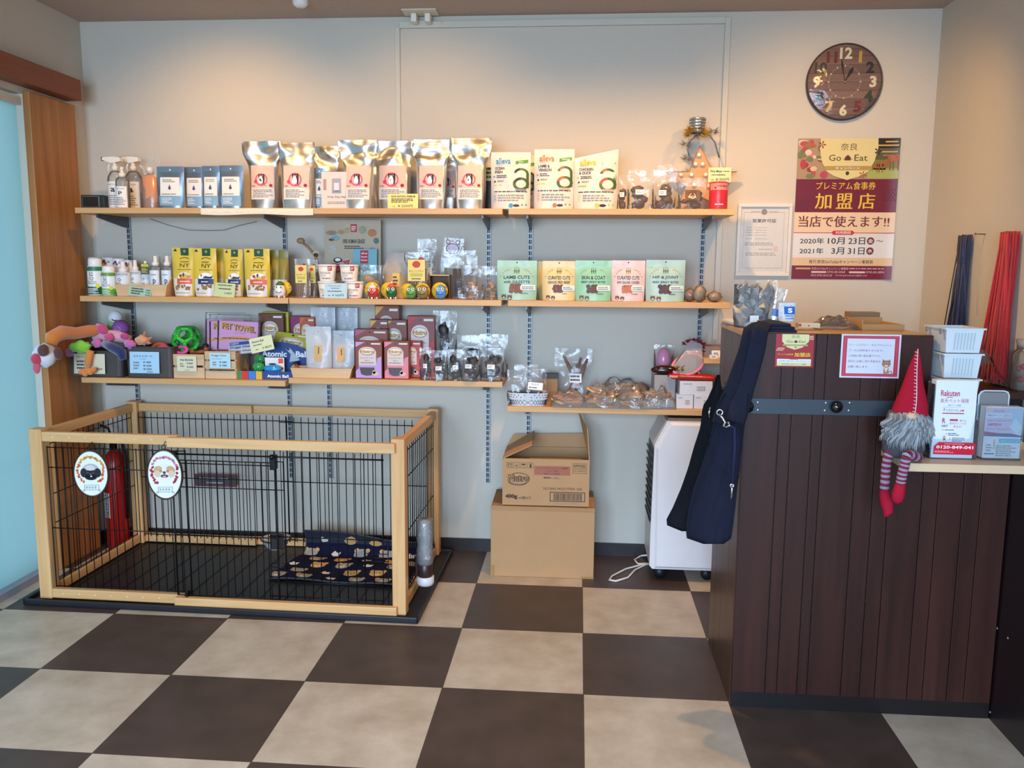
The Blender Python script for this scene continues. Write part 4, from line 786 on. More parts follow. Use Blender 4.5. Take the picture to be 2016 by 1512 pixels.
def panda(mb, w, h, at):
    K = mat('#2a2828'); mb.patch(-w * .25, w * .25, h * .3, h * .8, mat('#cfcdc6', .5), at, 1, 4, 2)
    for a, b in ((-.05, .72), (.1, .55), (-.1, .42)): mb.ring(a * w, b * h, w * .06, w * .09, K, at, 5, 0, 360, 10); mb.disc((a - .05) * w, (b + .06) * h, w * .03, w * .03, K, at, 6, 8); mb.disc((a + .05) * w, (b + .06) * h, w * .03, w * .03, K, at, 6, 8)
zipbag(822, 860, 470, -.13, 'clear zip bag printed with little black and white faces', 21, panda)
def bear(mb, w, h, at):
    p = mat('#a8788c'); mb.disc(0, h * .82, w * .3, h * .09, mat('#d9c9d0'), at, 2, 20); mb.ring(0, h * .82, w * .26, w * .31, p, at, 4, 0, 360, 20, .8)
    for a in (-.22, .22): mb.ring(a * w, h * .93, w * .07, w * .11, p, at, 3, 0, 360, 12)
    mb.lines(-w * .18, w * .18, h * .78, h * .86, 1, p, at, 5, 2)
    mb.patch(-w * .3, w * .3, h * .1, h * .5, mat('#6d7452', .5, var=.4, vs=60), at, 1, 4, 2)
zipbag(862, 905, 468, -.12, 'tilted clear zip bag with a pink bear-eared badge', 22, bear, rot=.08)
treat_bag(881, 940, 493, -.17, 'large clear zip bag of dark jerky strips behind the cereal-like chips', S2, 33, CHEW, style='stick', sticker=False)
treat_bag(912, 952, 523, -.235, 'clear bag of pale tan chips standing at the plank front', S2, 34, TANC, style='chip', sticker=False)
treat_bag(949, 984, 524, -.2, 'clear bag of tan shavings beside the mint LAMB CUTS pouch', S2, 35, TANC, style='chip', sticker=False)
# pastel jerky pouches
def iti(px0, px1, py0, Y, label, col, words, chips, seed=0, face_on=True):
    cx, w, h = spot(px0, px1, py0, Y, S2); T_ = thing('jerky_pouch', label, 'pouch', (cx, Y, S2 + .0005), 0, 'pastel jerky pouches')
    P = Pouch(w, h, .055, seed=seed, crease=.0035, flat=.2, botw=.97); at = P.at; mb = MB(); P.build(mb, mat(col, .38, var=.04, spec=.5), 14, 16); K = mat('#39392f', .5, var=0); mb.disc(0, h * .95, .003, .003, INK, at, 2, 8)
    if face_on:
        for a in (-.05, 0, .05): mb.patch(a * w - w * .008, a * w + w * .008, h * .68, h * .78, K, at, 3); mb.disc(a * w, h * (.8 if a else .82), w * .011, w * .011, K, at, 3, 8)
        mb.patch(-w * .08, w * .08, h * .735, h * .745, K, at, 3)
        for i, q in enumerate(words): mb.text(q, -w * (.33 if i < 2 else .2), w * (.33 if i < 2 else .2), h * (.535 - .105 * i + (.02 if i > 1 else 0)), h * (.62 - .1 * i if i == 0 else .60 - .105 * i), K, at, 3, .015)
        for a in (-1, 1):
            for k in range(5): mb.disc(a * w * (.2 + .05 * k), h * (.77 - .02 * k * k / 2), w * .025, w * .02, mat('#9fa79a', .6), at, 2, 8)
        mb.lines(w * .1, w * .3, h * .16, h * .19, 1, K, at, 3, seed)
        for a, b in ((-.32, .06), (-.17, .045)):
            F_ = mat('#6b5a4c', .7, var=.4, vs=90); mb.disc(a * w, b * h + .004, w * .065, w * .06, F_, at, 3, 10); mb.shape([(a * w - w * .06, b * h + w * .03), (a * w - w * .03, b * h + w * .04), (a * w - w * .05, b * h + w * .1)], F_, at, 3); mb.shape([(a * w + w * .06, b * h + w * .03), (a * w + w * .03, b * h + w * .04), (a * w + w * .05, b * h + w * .1)], F_, at, 3)
            mb.disc(a * w, b * h, w * .03, w * .02, mat('#d6cabc'), at, 4, 8)
    mb.obj('body', T_)
    if face_on:
        mb = MB(); R_ = random.Random(seed)
        for k in range(9): mb.disc(-w * .12 + (k % 3) * w * .1 + R_.uniform(-.02, .02) * w, h * .3 + (k // 3 - 1) * w * .07, w * .065, w * .055, mat(chips, .5, var=.4, vs=120), at, 3, 9)
        mb.obj('window', T_)
        mb = MB(); mb.patch(w * .12, w * .47, h * .25, h * .385, mat('#dbe6e4', .25), at, 5, 5, 1); mb.disc(w * .13, h * .3175, w * .04, h * .067, mat('#dbe6e4', .25), at, 5, 12); mb.lines(w * .13, w * .44, h * .27, h * .36, 2, GREYINK, at, 8, seed); mb.obj('sticker', T_)
    return T_
iti(979, 1057, 513, -.235, 'mint LAMB CUTS jerky pouch standing across the gap between planks', '#9cc4ae', ['LAMB CUTS', 'with GAZETTE'], '#7a5040', 1)
iti(1068, 1134, 514, -.235, 'pale yellow CURATED CUTS jerky pouch', '#dcc68e', ['CURATED CUTS', 'GRASS FED BEEF'], '#6a3f3a', 2)
iti(1133, 1204, 513, -.24, 'deep mint SKIN & COAT jerky pouch', '#8fc6a4', ['SKIN & COAT', 'BEEF JERKY BITES', 'with oil'], '#5f4036', 3)
iti(1204, 1270, 513, -.235, 'pink CURATED CUTS jerky pouch', '#dcc0bd', ['CURATED CUTS', 'NEW ZEALAND CHICKEN', 'with herbs'], '#b8704a', 4)
iti(1272, 1349, 512, -.235, 'blue-green HIP & JOINT jerky pouch, last in its row', '#a3c3ba', ['HIP & JOINT', 'BEEF JERKY BITES', 'with oil'], '#4f3630', 5)
for i, (a, b, c, tx) in enumerate(((986, 1060, '#8fb8a2', 'mint jerky pouch hidden behind LAMB CUTS'), (1060, 1120, '#cdb478', 'yellow jerky pouch edge behind the GRASS FED BEEF one'), (1215, 1272, '#c9aeb0', 'pink jerky pouch hidden behind CURATED CUTS NEW ZEALAND'), (1280, 1345, '#8fb3a8', 'blue-green jerky pouch hidden behind HIP & JOINT'))):
    iti(a, b, 515, -.15, tx, c, [], '#5f4036', 10 + i, False)
WRAP = clear('#f2e6d4', haze=.12, gloss=.9, key='wrap')
def wrapped(px0, px1, py0, py1, Y, label, z, col, tilt=0, seed=0):
    cx, w, h = spot(px0, px1, py0, Y, z); T_ = thing('wrapped_chew', label, 'treat', (cx, Y, z + .0005), tilt); r = max(.012, h / 2)
    MB().ball((0, 0, r * .98), w * .4, .02, r * .8, mat(col, .5, var=.3, vs=50), 14, 8, wob=.4, seed=seed).obj('chew', T_); MB().ball((0, 0, r), w * .5, .026, r, WRAP, 16, 10, wob=.25, seed=seed + 3).obj('wrapper', T_)
wrapped(1345, 1373, 568, 592, -.22, 'brown chew in clear wrap beside the HIP & JOINT pouch', S2, '#8d5a2c', seed=1)
wrapped(1363, 1391, 562, 593, -.27, 'upright pale chew in clear wrap, middle of three', S2, '#bda88c', .4, 2)
wrapped(1391, 1422, 574, 592, -.25, 'flat pale chew in clear wrap, end of the plank', S2, '#b59c78', .2, 3)
# ================================================================== bottom shelves
def bin_(px0, px1, py0, Y, label, z, dep=.17):
    cx, w, h = spot(px0, px1, py0, Y - dep / 2, z); T_ = thing('storage_bin', label, 'bin', (cx, Y, z + .0005)); m = mat('#4a423e', .5, var=.03, bump=.15, bs=500)
    def rr(hx, hy, r, n=4):
        out = []
        for cxs, cys, a0 in ((1, 1, 0), (-1, 1, 90), (-1, -1, 180), (1, -1, 270)):
            for i in range(n + 1): a = rad(a0 + 90 * i / n); out.append((cxs * (hx - r) + r * math.cos(a), cys * (hy - r) + r * math.sin(a)))
        return out
    rings = [(.93, 0), (.95, .004), (.985, h - .006), (1.02, h - .004), (1.02, h), (.96, h), (.93, .012)]; V = []; K = None
    for s_, zz in rings: r = rr(w / 2 * s_ / 1.02, dep / 2 * s_ / 1.02, .02 * s_); K = len(r); V += [(x, y, zz) for x, y in r]
    F = [(i * K + j, i * K + (j + 1) % K, (i + 1) * K + (j + 1) % K, (i + 1) * K + j) for i in range(len(rings) - 1) for j in range(K)] + [tuple(range(K - 1, -1, -1)), tuple((len(rings) - 1) * K + j for j in range(K))]
    mb = MB(); mb.add(V, F, m); mb.obj('tub', T_); return T_, cx, w, h
BY = -.20
bin_(127, 241, 691, BY, 'dark brown plastic toy bin heaped with plush toys, nearest the door', S3)
bin_(243, 341, 683, BY, 'dark brown plastic toy bin with the blue price card', S3)
card(145, 206, 697, 736, -.296, S3, 'cream price list card on the plush toy bin', '#d9d3b8', [('t', 'ぬいぐるみ', .1, .5, .8, .9), ('l', .1, .5, .2, .7, 3, 3), ('t', '¥1320', .6, .92, .2, .3), ('l', .5, .9, .06, .12, 1, 2)], tilt=-.06, lift=1)
card(255, 313, 693, 735, -.296, S3, 'blue price list card on the second toy bin', '#a9cfe6', [('t', 'おもちゃボール', .14, .78, .75, .85), ('l', .34, .66, .65, .69, 1, 2, GREYINK), ('t', '¥ 900', .46, .72, .47, .56), ('t', '¥1200', .46, .74, .31, .4), ('t', '¥1300', .46, .74, .15, .24), ('l', .12, .34, .16, .56, 3, 4, GREYINK), ('l', .58, .84, .04, .09, 1, 5)], tilt=-.05, lift=1)
def fur(h, v=.12): return mat(h, .9, var=v, vs=120, bump=.9, bs=420, sheen=.6)
def at3(px, py, Y): p = atY(px, py, Y); return Vector((p.x, p.y, p.z))
def plush(name, label, anchor, cat='plush toy'):
    o = at3(*anchor); T_ = thing(name, label, cat, o); return T_, (lambda px, py, Y: tuple(at3(px, py, Y) - o))
PXM = .00214
# long orange plush dog hanging its white head over the bin
t, L = plush('plush_dog', 'long orange plush dog with a drooping white head and brown ears', (150, 655, -.33))
mb = MB(); mb.tube([L(100, 680, -.50), L(103, 665, -.485), L(122, 655, -.43), L(150, 656, -.34), L(178, 651, -.28), L(200, 648, -.235)], [.022, .030, .031, .026, .026, .020], fur('#dd7f2e'), 14); mb.obj('body', t)
mb = MB(); mb.ball(L(88, 700, -.545), .046, .042, .050, fur('#e9e4ea', .04), 16, 12, wob=.1, seed=3); mb.obj('head', t)
mb = MB(); mb.ball(L(71, 707, -.585), .021, .02, .024, fur('#d13a52'), 12, 9); mb.obj('nose', t)
mb = MB(); mb.ball(L(72, 724, -.585), .016, .010, .025, fur('#d95a72'), 12, 9); mb.obj('tongue', t)
for a, b, c in (((85, 690, -.59), .024, .5), ((114, 696, -.545), .020, -.2)):
    mb = MB(); p = Vector(L(*a)); mb.ball((0, 0, 0), b, .008, .026, fur('#5f2f26'), 12, 9, xf=Matrix.Translation(p) @ Matrix.Rotation(c, 4, 'Y'), wob=.2); mb.obj('ear', t)
mb = MB(); mb.tube([L(194, 645, -.245), L(204, 650, -.26), L(207, 656, -.27)], [.024, .022, .01], fur('#c9447e'), 10); mb.obj('pink_end', t)
# lime and orange plush duck foot
t, L = plush('plush_duck', 'lime green plush with an orange leg and foot dangling over the bin', (160, 690, -.30))
mb = MB(); mb.ball(L(158, 683, -.315), .048, .03, .026, fur('#8fdc3e'), 18, 12, wob=.45, seed=2); mb.obj('body', t)
mb = MB(); mb.tube([L(178, 690, -.318), L(174, 705, -.322), L(172, 722, -.325)], [.016, .015, .014], fur('#e8913f'), 10); mb.obj('leg', t)
mb = MB()
for a, b in ((160, 732), (168, 736), (178, 733), (184, 728)): mb.ball(L(a, b, -.328), .013, .012, .012, fur('#e8862e'), 10, 8)
mb.ball(L(172, 729, -.325), .02, .013, .014, fur('#e8862e'), 10, 8); mb.obj('foot', t)
mb = MB(); mb.ball(L(137, 694, -.29), .024, .02, .018, fur('#c87fc9'), 12, 8, wob=.4, seed=5); mb.obj('tuft', t)
# pale pink plush animal with magenta paws
t, L = plush('plush_pig', 'pink plush animal with magenta paws lying across both bins', (230, 665, -.24))
mb = MB(); mb.tube([L(186, 665, -.24), L(205, 660, -.24), L(232, 662, -.235), L(255, 668, -.24)], [.018, .026, .026, .018], fur('#e3a0b4'), 12); mb.obj('body', t)
for a, r, c in (((191, 676, -.275), .022, '#d46ab0'), ((256, 678, -.275), .024, '#d364b4'), ((245, 662, -.27), .018, '#c93a7e'), ((214, 664, -.275), .02, '#d1497e')):
    mb = MB(); mb.ball(L(*a), r * 1.1, r * .7, r * .85, fur(c), 12, 9, wob=.3, seed=int(r * 1000)); mb.obj('paw', t)
mb = MB(); mb.ball(L(280, 670, -.24), .032, .024, .022, fur('#e6a06c'), 14, 10, wob=.35, seed=9); mb.obj('head', t)
for a, b in (((284, 660, -.245), (285, 652, -.245)), ((293, 668, -.25), (299, 664, -.25)), ((291, 675, -.25), (298, 676, -.25))):
    MB().tube([L(*a), L(*b)], [.008, .002], fur('#e07a52'), 8).obj('horn', t)
t, L = plush('plush_roll', 'navy blue plush leg drooping between the two bins', (225, 685, -.28))
mb = MB(); mb.tube([L(206, 676, -.27), L(222, 684, -.285), L(240, 694, -.3), L(243, 708, -.305)], [.018, .021, .022, .016], fur('#1d2a5c'), 12); mb.obj('body', t)
t, L = plush('knit_ball', 'purple knitted ball toy resting on the plush pile', (238, 646, -.2), 'ball')
mb = MB(); mb.ball((0, 0, 0), .037, .037, .037, mat('#8d5296', .9, var=.5, vs=160, bump=1, bs=260), 18, 12); mb.obj('ball', t)
mb = MB(); mb.disc(.004, -.002, .014, .014, mat('#a673ac', .9, bump=1, bs=260), lambda x, z, e=0: (x, -.0365 + (x * x + z * z) * 9, z), 0, 16); mb.obj('patch', t)
t, L = plush('rope_toy', 'white plush ball with a green collar at the top of the toy pile', (227, 625, -.15), 'toy')
mb = MB(); mb.ball((0, 0, 0), .03, .03, .032, fur('#e7e8ec', .03), 16, 12); mb.obj('head', t)
mb = MB(); mb.tube([L(222, 634, -.16), L(217, 646, -.17), L(216, 660, -.18)], [.018, .014, .012], fur('#a5cf7e'), 10); mb.obj('body', t)
MB().tube([L(220, 629, -.183), L(226, 632, -.184), L(229, 630, -.183)], .0022, INK, 5).obj('mouth', t)
# things inside the second bin
t = thing('ring_toy', 'orange rubber ring toy poking out of the second bin', 'toy', at3(316, 690, -.2)); mb = MB()
mb.tube([(.036 * math.cos(i * .3927), .0, .03 * math.sin(i * .3927)) for i in range(16)], .011, mat('#c9572a', .5), 10, closed=True); mb.obj('ring', t)
for px, py, tx, y in ((320, 689, 'pink rubber ring toy in front of the orange one', -.235), (357, 689, 'pink rubber ring toy below the green lattice ball', -.225)):
    t = thing('ring_toy', tx, 'toy', at3(px, py, y)); mb = MB(); mb.tube([(.026 * math.cos(i * .3927), .006 * math.sin(i * .3927), .014 * math.sin(i * .3927)) for i in range(16)], .008, mat('#d64a98', .5), 10, closed=True); mb.obj('ring', t)
# green lattice ball: wireframe of a truncated solid
def lattice(name, label, c, r, col, cat='ball', wire=.0125):
    bm = bmesh.new(); bmesh.ops.create_icosphere(bm, subdivisions=1, radius=r)
    V0 = [v.co.copy() for v in bm.verts]; E0 = [(e.verts[0].index, e.verts[1].index) for e in bm.edges]; F0 = [[v.index for v in f.verts] for f in bm.faces]; bm.free()
    bm = bmesh.new(); bmesh.ops.create_icosphere(bm, subdivisions=1, radius=r)
    C = [f.calc_center_median().normalized() * r for f in bm.faces]; bm.faces.index_update(); ed = [(e.link_faces[0].index, e.link_faces[1].index) for e in bm.edges]; bm.free()
    T_ = thing(name, label, cat, c); mb = MB(); m = mat(col, .4, var=.05, spec=.5)
    for a, b in ed:
        pts = [(C[a].lerp(C[b], k / 4)).normalized() * r for k in range(5)]; mb.tube(pts, [wire, wire * .8, wire * .72, wire * .8, wire], m, 7)
    mb.obj('lattice', T_); return T_
lattice('lattice_ball', 'bright green rubber lattice ball on the rim of the second bin', at3(367, 667, -.17), .056, '#35b83c')
# wooden pallet-style crates
def crate(px0, px1, py0, Y, label, slats, dep=.15, z=S3, light='#c6a884'):
    cx, w, h = spot(px0, px1, py0, Y - dep / 2, z); T_ = thing('wooden_crate', label, 'crate', (cx, Y, z + .0005)); PW = wood('#b8926a', '#dbbd94', 'x', 7, .12, .55, key='crate' + light); n = slats; sh = h / (n + (n - 1) * .18)
    for i in range(n):
        z0 = i * sh * 1.18; MB().box(-w / 2, w / 2, -dep / 2, -dep / 2 + .012, z0, z0 + sh, PW, .002).obj('slat', T_)
    for sg in (-1, 1):
        mb = MB(); mb.box(sg * w / 2 - (.012 if sg > 0 else 0), sg * w / 2 + (.012 if sg < 0 else 0), -dep / 2 + .012, dep / 2, 0, h * .92, PW, .001); mb.obj('side', T_)
    MB().box(-w / 2 + .012, w / 2 - .012, dep / 2 - .012, dep / 2, 0, h, PW).obj('back', T_); MB().box(-w / 2 + .012, w / 2 - .012, -dep / 2 + .012, dep / 2 - .012, 0, .006, PW).obj('base', T_)
    return T_
crate(341, 402, 698, -.2, 'pale wooden crate with the cream bone-chew card', 2)
crate(403, 464, 692, -.2, 'pale wooden crate with the light blue price card', 3)
card(349, 387, 701, 731, -.283, S3, 'cream price card on the first wooden crate', '#ddd4b4', [('t', 'nu-bone', .18, .84, .68, .84), ('l', .15, .4, .26, .56, 2, 2, GREYINK), ('t', '¥ 800', .5, .82, .46, .58), ('t', '¥1000', .5, .84, .22, .34), ('l', .4, .75, .05, .1, 1, 2)], tilt=0, lift=1)
card(413, 454, 695, 725, -.283, S3, 'light blue price card on the second wooden crate', '#b4d8e2', [('t', 'Doggy Chew', .1, .82, .76, .88), ('l', .1, .85, .58, .64, 1, 2, GREYINK), ('t', '¥ 680', .46, .82, .34, .46), ('t', '¥ 780', .46, .82, .12, .24), ('l', .14, .34, .14, .46, 2, 3, GREYINK)], tilt=0, lift=1)
t = thing('chew_bone', 'reddish brown chew bone sticking out of the first crate', 'toy', at3(392, 694, -.21)); mb = MB(); c = mat('#8c4a2a', .5, var=.2)
mb.tube([(-.03, 0, -.004), (.03, 0, .006)], .009, c, 10)
for sx in (-1, 1):
    for sz in (-1, 1): mb.ball((sx * .032, 0, sx * .006 + sz * .009), .012, .011, .011, c, 10, 8)
mb.obj('bone', t)
t = thing('chew_bone', 'dark rubber bone lying behind the first crate', 'toy', at3(383, 690, -.13)); mb = MB(); c = mat('#2d2b2c', .5)
mb.tube([(-.05, 0, -.01), (.05, 0, .01)], .011, c, 10)
for sx in (-1, 1):
    for sz in (-1, 1): mb.ball((sx * .052, 0, sx * .01 + sz * .011), .014, .013, .013, c, 10, 8)
mb.obj('bone', t)
# pink towel packets
def packet(px0, px1, py0, py1, Y, label, draw, col, name='towel_packet', cat='packet', z=S3, tilt=-.12, ry=0, d=.02, lift=True, group=None, filmy=False, rz=0):
    cx, w, _ = spot(px0, px1, py0, Y, z); za, zb_ = atY((px0 + px1) / 2, py1, Y).z, atY((px0 + px1) / 2, py0, Y).z; h = zb_ - za
    T_ = thing(name, label, cat, (cx, Y, max(za, z + .0005) if lift else z + .0005), rz, group, rx=tilt, ry=ry)
    mb = MB(); mb.box(-w / 2, w / 2, -d / 2, d / 2, 0, h, mat(col, .42, var=.05), min(.004, d * .4)); draw(mb, w, h, flat(-d / 2)); mb.obj('body', T_)
    if filmy:
        q = MB(); q.box(-w / 2 - .006, w / 2 + .006, -d / 2 - .002, d / 2 + .002, 0, h + .028, clear(haze=.02, gloss=.6, key='sleeve2'), .003); q.obj('clear_sleeve', T_)
    return T_
def towel(mb, w, h, at):
    Bk, O = mat('#2d2220'), mat('#e79a2c', .5)
    tx = slant(at, -.1)
    mb.text('PET TOWEL', -w * .405, w * .455, h * .655, h * .875, Bk, tx, 2, .06); mb.text('PET TOWEL', -w * .415, w * .445, h * .665, h * .885, O, tx, 5, .03)
    mb.text('ペットタオル', -w * .1, w * .2, h * .57, h * .61, mat('#5a3a8a'), at, 3)
    mb.grid(lambda u, v: at(-w * .48 + w * .96 * u, h * (.3 + .08 * math.sin(u * 3.14) + .09 * v), 2), 14, 1, O); mb.lines(-w * .4, w * .4, h * .38, h * .43, 1, Bk, at, 5, 1, ragged=.05)
packet(430, 507, 632, 690, -.175, 'pink PET TOWEL packet, front one of the stack', towel, '#eaa0c6', group='pink towel packets', filmy=True, tilt=-.08, ry=.03)
packet(415, 490, 632, 690, -.14, 'pink PET TOWEL packet, second in the stack', towel, '#e79ec4', group='pink towel packets', filmy=True, tilt=-.08)
packet(407, 480, 628, 690, -.105, 'pink PET TOWEL packet, rear one of the stack', towel, '#e39ac0', group='pink towel packets', filmy=True, tilt=-.08)
def dchew(mb, w, h, at):
    K = mat('#2a3048'); mb.patch(-w * .45, w * .45, h * .72, h * .97, mat('#34589a', .5), at, 1); mb.text('NEW', -w * .4, -w * .1, h * .77, h * .93, WHITE, at, 3); mb.text('Doggy Chew', -w * .42, w * .44, h * .42, h * .62, K, at, 3, .02); mb.text('Doggy Chew', -w * .42, w * .44, h * .1, h * .3, K, at, 3, .02)
packet(449, 502, 671, 697, -.215, 'grey-blue chew packet leaning between the second crate and the blue display box', dchew, '#b6bccb', 'chew_packet', tilt=-.5, ry=-.12, d=.012)
# ball display box
Y = -.235; cx, w, h = spot(466, 596, 672, Y, S3)
t = thing('ball_display_box', 'blue Atomic Ball counter display box with striped front', 'display box', (cx, Y + .03, S3 + .0005))
NB = mat('#26417c', .5); X = lambda px: atY(px, 735, Y).x - cx; hh = lambda py: atY(530, py, Y).z - S3
mb = MB(); x0, x1 = X(468), X(581)
mb.box(x0, x1, -.055, -.0535, 0, hh(730), NB); at = flat(-.055); zb_ = hh(730)
for a, b, c in ((466, 480, '#3a8c46'), (480, 493, '#c9333a'), (494, 507, '#2f7fcf'), (508, 520, '#d8ae3c')): mb.patch(X(a) if a > 467 else x0, X(b), 0, zb_, mat(c, .5), at, 1)
mb.text('Atomic Ball', X(530), X(572), hh(742), hh(736), WHITE, at, 3, .03); mb.obj('front_panel', t)
mb = MB(); mb.box(x0, x0 + .0015, -.0535, .04, 0, hh(716), mat('#3a8c46', .5)); mb.obj('side_panel', t)
mb = MB(); mb.box(x1 - .0015, x1, -.0535, .04, 0, hh(712), NB); mb.obj('side_panel', t)
MB().box(x0 + .0015, x1 - .0015, -.0535, .04, 0, .0015, NB).obj('base', t)
mb = MB(); xa_, xb_ = X(499), X(600); pts = [(xa_, .0)] + [(xa_ + (xb_ - xa_) * i / 12, hh(694) + (hh(676) - hh(694)) * math.sin(math.pi * min(1, i / 12 * .9 + .12))) for i in range(13)] + [(xb_ - .01, 0)]
mb.add([(x, y, z) for y in (.04, .0415) for x, z in pts], [tuple(range(len(pts))), tuple(range(2 * len(pts) - 1, len(pts) - 1, -1))], NB); at = flat(.04)
mb.text('Atomic', X(505), X(555), hh(706), hh(694), WHITE, at, 3, .03); mb.text('Ball', X(573), X(597), hh(706), hh(694), WHITE, at, 3, .03)
mb.shape([(X(553), hh(690)), (X(561), hh(687)), (X(572), hh(700)), (X(581), hh(712)), (X(560), hh(716)), (X(563), hh(700))], mat('#b9bcc2', .6), at, 4); mb.disc(X(558), hh(690), .008, .006, mat('#3a3a40'), at, 5, 10); mb.obj('header_panel', t)
for (px, py, tx, c, rx) in ((509, 722, 'green spiky ball in the blue display box', '#2f9a4e', .024), (512, 707, 'green spiky ball behind the front one in the display box', '#2a8a48', .02)):
    q = thing('spiky_ball', tx, 'ball', at3(px, py, -.232 + (.03 if py < 715 else 0))); mb = MB(); m = mat(c, .3, spec=.6, var=.1); mb.ball((0, 0, 0), rx, rx * .8, rx * .85, m, 14, 10)
    for i in range(40):
        a = math.acos(1 - 2 * (i + .5) / 40); b = i * 2.4; d = Vector((math.sin(a) * math.cos(b) * rx, math.sin(a) * math.sin(b) * rx * .8, math.cos(a) * rx * .85)); mb.ball(d, .004, .004, .004, m, 6, 4)
    mb.obj('ball', q)
q = thing('spiky_ball', 'translucent blue oval ball at the front of the display box', 'ball', at3(537, 726, -.235)); mb = MB(); mb.ball((0, 0, 0), .04, .02, .017, mat('#2c93d0', .15, spec=.8, var=.2, vs=60), 16, 10)
for i in range(34): a = math.acos(1 - 2 * (i + .5) / 34); b = i * 2.4; mb.ball((math.sin(a) * math.cos(b) * .04, math.sin(a) * math.sin(b) * .02, math.cos(a) * .017), .003, .003, .003, mat('#2c93d0', .15, spec=.8, var=.2, vs=60), 6, 4)
mb.obj('ball', q)
def blister(mb, w, h, at): mb.patch(w * .2, w * .45, h * .6, h * .95, mat('#e0552e', .5), at, 1); mb.disc(w * .1, h * .3, w * .25, h * .14, BLACK, at, 2, 14); mb.disc(-w * .1, h * .55, w * .2, h * .06, BLACK, at, 3, 12); mb.disc(w * .36, h * .25, w * .1, h * .1, mat('#c02a30'), at, 3, 10); mb.lines(-w * .42, -w * .1, h * .3, h * .45, 2, RED, at, 3, 2)
packet(522, 560, 704, 732, -.208, 'white blister card with red and black print in the display box', blister, '#ece6e4', 'blister_card', tilt=0, d=.003)
card(495, 541, 663, 692, -.262, S3, 'tilted cream 480 yen card on the blue display box', '#dcdcae', [('t', 'Atomic Ball', .1, .62, .68, .82), ('l', .14, .7, .46, .56, 1, 2), ('t', '¥ 480円', .5, .9, .16, .32), ('l', .2, .34, .16, .24, 1, 3)], tilt=-.05, ry=-.22, lift=1)
# brown and red treat cartons
def nutro(px0, px1, py0, py1, Y, label, acc, z, seed=0, d=.045, win=True, body='#7d3a26', side='#5a271c', jp=('ミニジャーキー', 'チキン'), tilt=0, group='red-brown treat cartons'):
    cx, w, _ = spot(px0, px1, py0, Y, z); za, zb_ = atY((px0 + px1) / 2, py1, Y).z, atY((px0 + px1) / 2, py0, Y).z; h = zb_ - max(za, z)
    T_ = thing('treat_carton', label, 'carton', (cx, Y + d / 2, max(za, z) + .0005), 0, group, rx=tilt); mb = MB(); mb.box(-w / 2, w / 2, -d / 2, d / 2, 0, h, mat(body, .42, var=.05), .002); at = flat(-d / 2); X = lambda a: -w / 2 + a * w; Z = lambda b: b * h; A = mat(acc, .45)
    mb.patch(-w / 2 + .002, -w / 2 + .003, 0, h, mat(side, .5), lambda x, zz, e=0: (x, -d / 2 - .0002, zz), 0)
    mb.shape([(X(.02), Z(.98)), (X(.02), Z(.84)), (X(.38), Z(.98))], A, at, 1)
    mb.shape([(X(.6), Z(.915)), (X(.94), Z(.915)), (X(.94), Z(.95)), (X(.6), Z(.95))], mat('#e9dfd2', .5), at, 2); mb.disc(X(.47), Z(.93), w * .03, w * .03, BLACK, at, 2, 8)
    P_ = mat('#d9c3ba' if acc != '#d8a04a' else '#c9b9ae', .45, var=.02)
    mb.shape([(X(.13), Z(.3)), (X(.13), Z(.72))] + [(X(.45) + w * .3 * math.cos(rad(a)), Z(.74) + h * .11 * math.sin(rad(a))) for a in range(160, 15, -12)] + [(X(.78), Z(.72)), (X(.78), Z(.3))], P_, at, 1)
    if win:
        mb.shape([(X(.02), Z(.02)), (X(.02), Z(.2)), (X(.14), Z(.28)), (X(.13), Z(.36)), (X(.78), Z(.36)), (X(.82), Z(.55)), (X(.97), Z(.6)), (X(.97), Z(.02))], A, at, 2)
        mb.patch(X(.14), X(.78), Z(.38), Z(.72), P_, at, 2)
    mb.disc(X(.455), Z(.725), w * .27, h * .085, mat('#7c4a2a', .5), at, 3, 24); mb.disc(X(.455), Z(.725), w * .255, h * .078, mat('#efe3d2', .5), at, 4, 24)
    mb.text('Nutro', X(.205), X(.705), Z(.685), Z(.765), mat('#4a2418'), at, 5, .06); mb.text('Nutro', X(.215), X(.695), Z(.69), Z(.76), mat('#e2a33a', .5), at, 7, .03); mb.ring(X(.47), Z(.69), w * .2, w * .23, mat('#7c4a2a'), at, 6, 200, 330, 12, .35)
    mb.text(jp[0], X(.2), X(.72), Z(.535), Z(.575), INK, at, 5, .01); mb.text(jp[1], X(.36), X(.56), Z(.465), Z(.5), INK, at, 5, .02); mb.lines(X(.2), X(.7), Z(.41), Z(.44), 1, INK, at, 5, seed, ragged=.05)
    mb.obj('box', T_)
    if win:
        q = MB(); q.shape([(X(.16), Z(.3)), (X(.72), Z(.3)), (X(.7), Z(.16))] + [(X(.45) + w * .25 * math.cos(rad(a)), Z(.16) + h * .08 * math.sin(rad(a))) for a in range(-15, -180, -20)] + [(X(.2), Z(.18))], mat('#463630', .3, var=.4, vs=70), at, 5); q.obj('window', T_)
        q = MB(); q.disc(X(.75), Z(.14), w * .13, h * .06, mat('#d9b4a4', .5), at, 8, 14); q.disc(X(.7), Z(.18), w * .06, h * .05, mat('#d9b4a4', .5), at, 8, 10); q.obj('clam_print', T_)
    return T_
nutro(699, 752, 672, 751, -.275, 'treat carton with purple lower half, front corner of its row', '#b896cf', S3R, 1)
nutro(756, 805, 672, 752, -.275, 'treat carton with pink lower half, beside the purple one', '#db7f8c', S3R, 2)
nutro(790, 829, 672, 750, -.215, 'treat carton with red lower half, half hidden behind the pink one', '#c8433f', S3R, 3, body='#a0392c')
nutro(697, 763, 648, 751, -.2, 'treat carton with magenta corner, standing behind the purple one', '#b45a7a', S3R, 4, win=False, body='#8a3f2c')
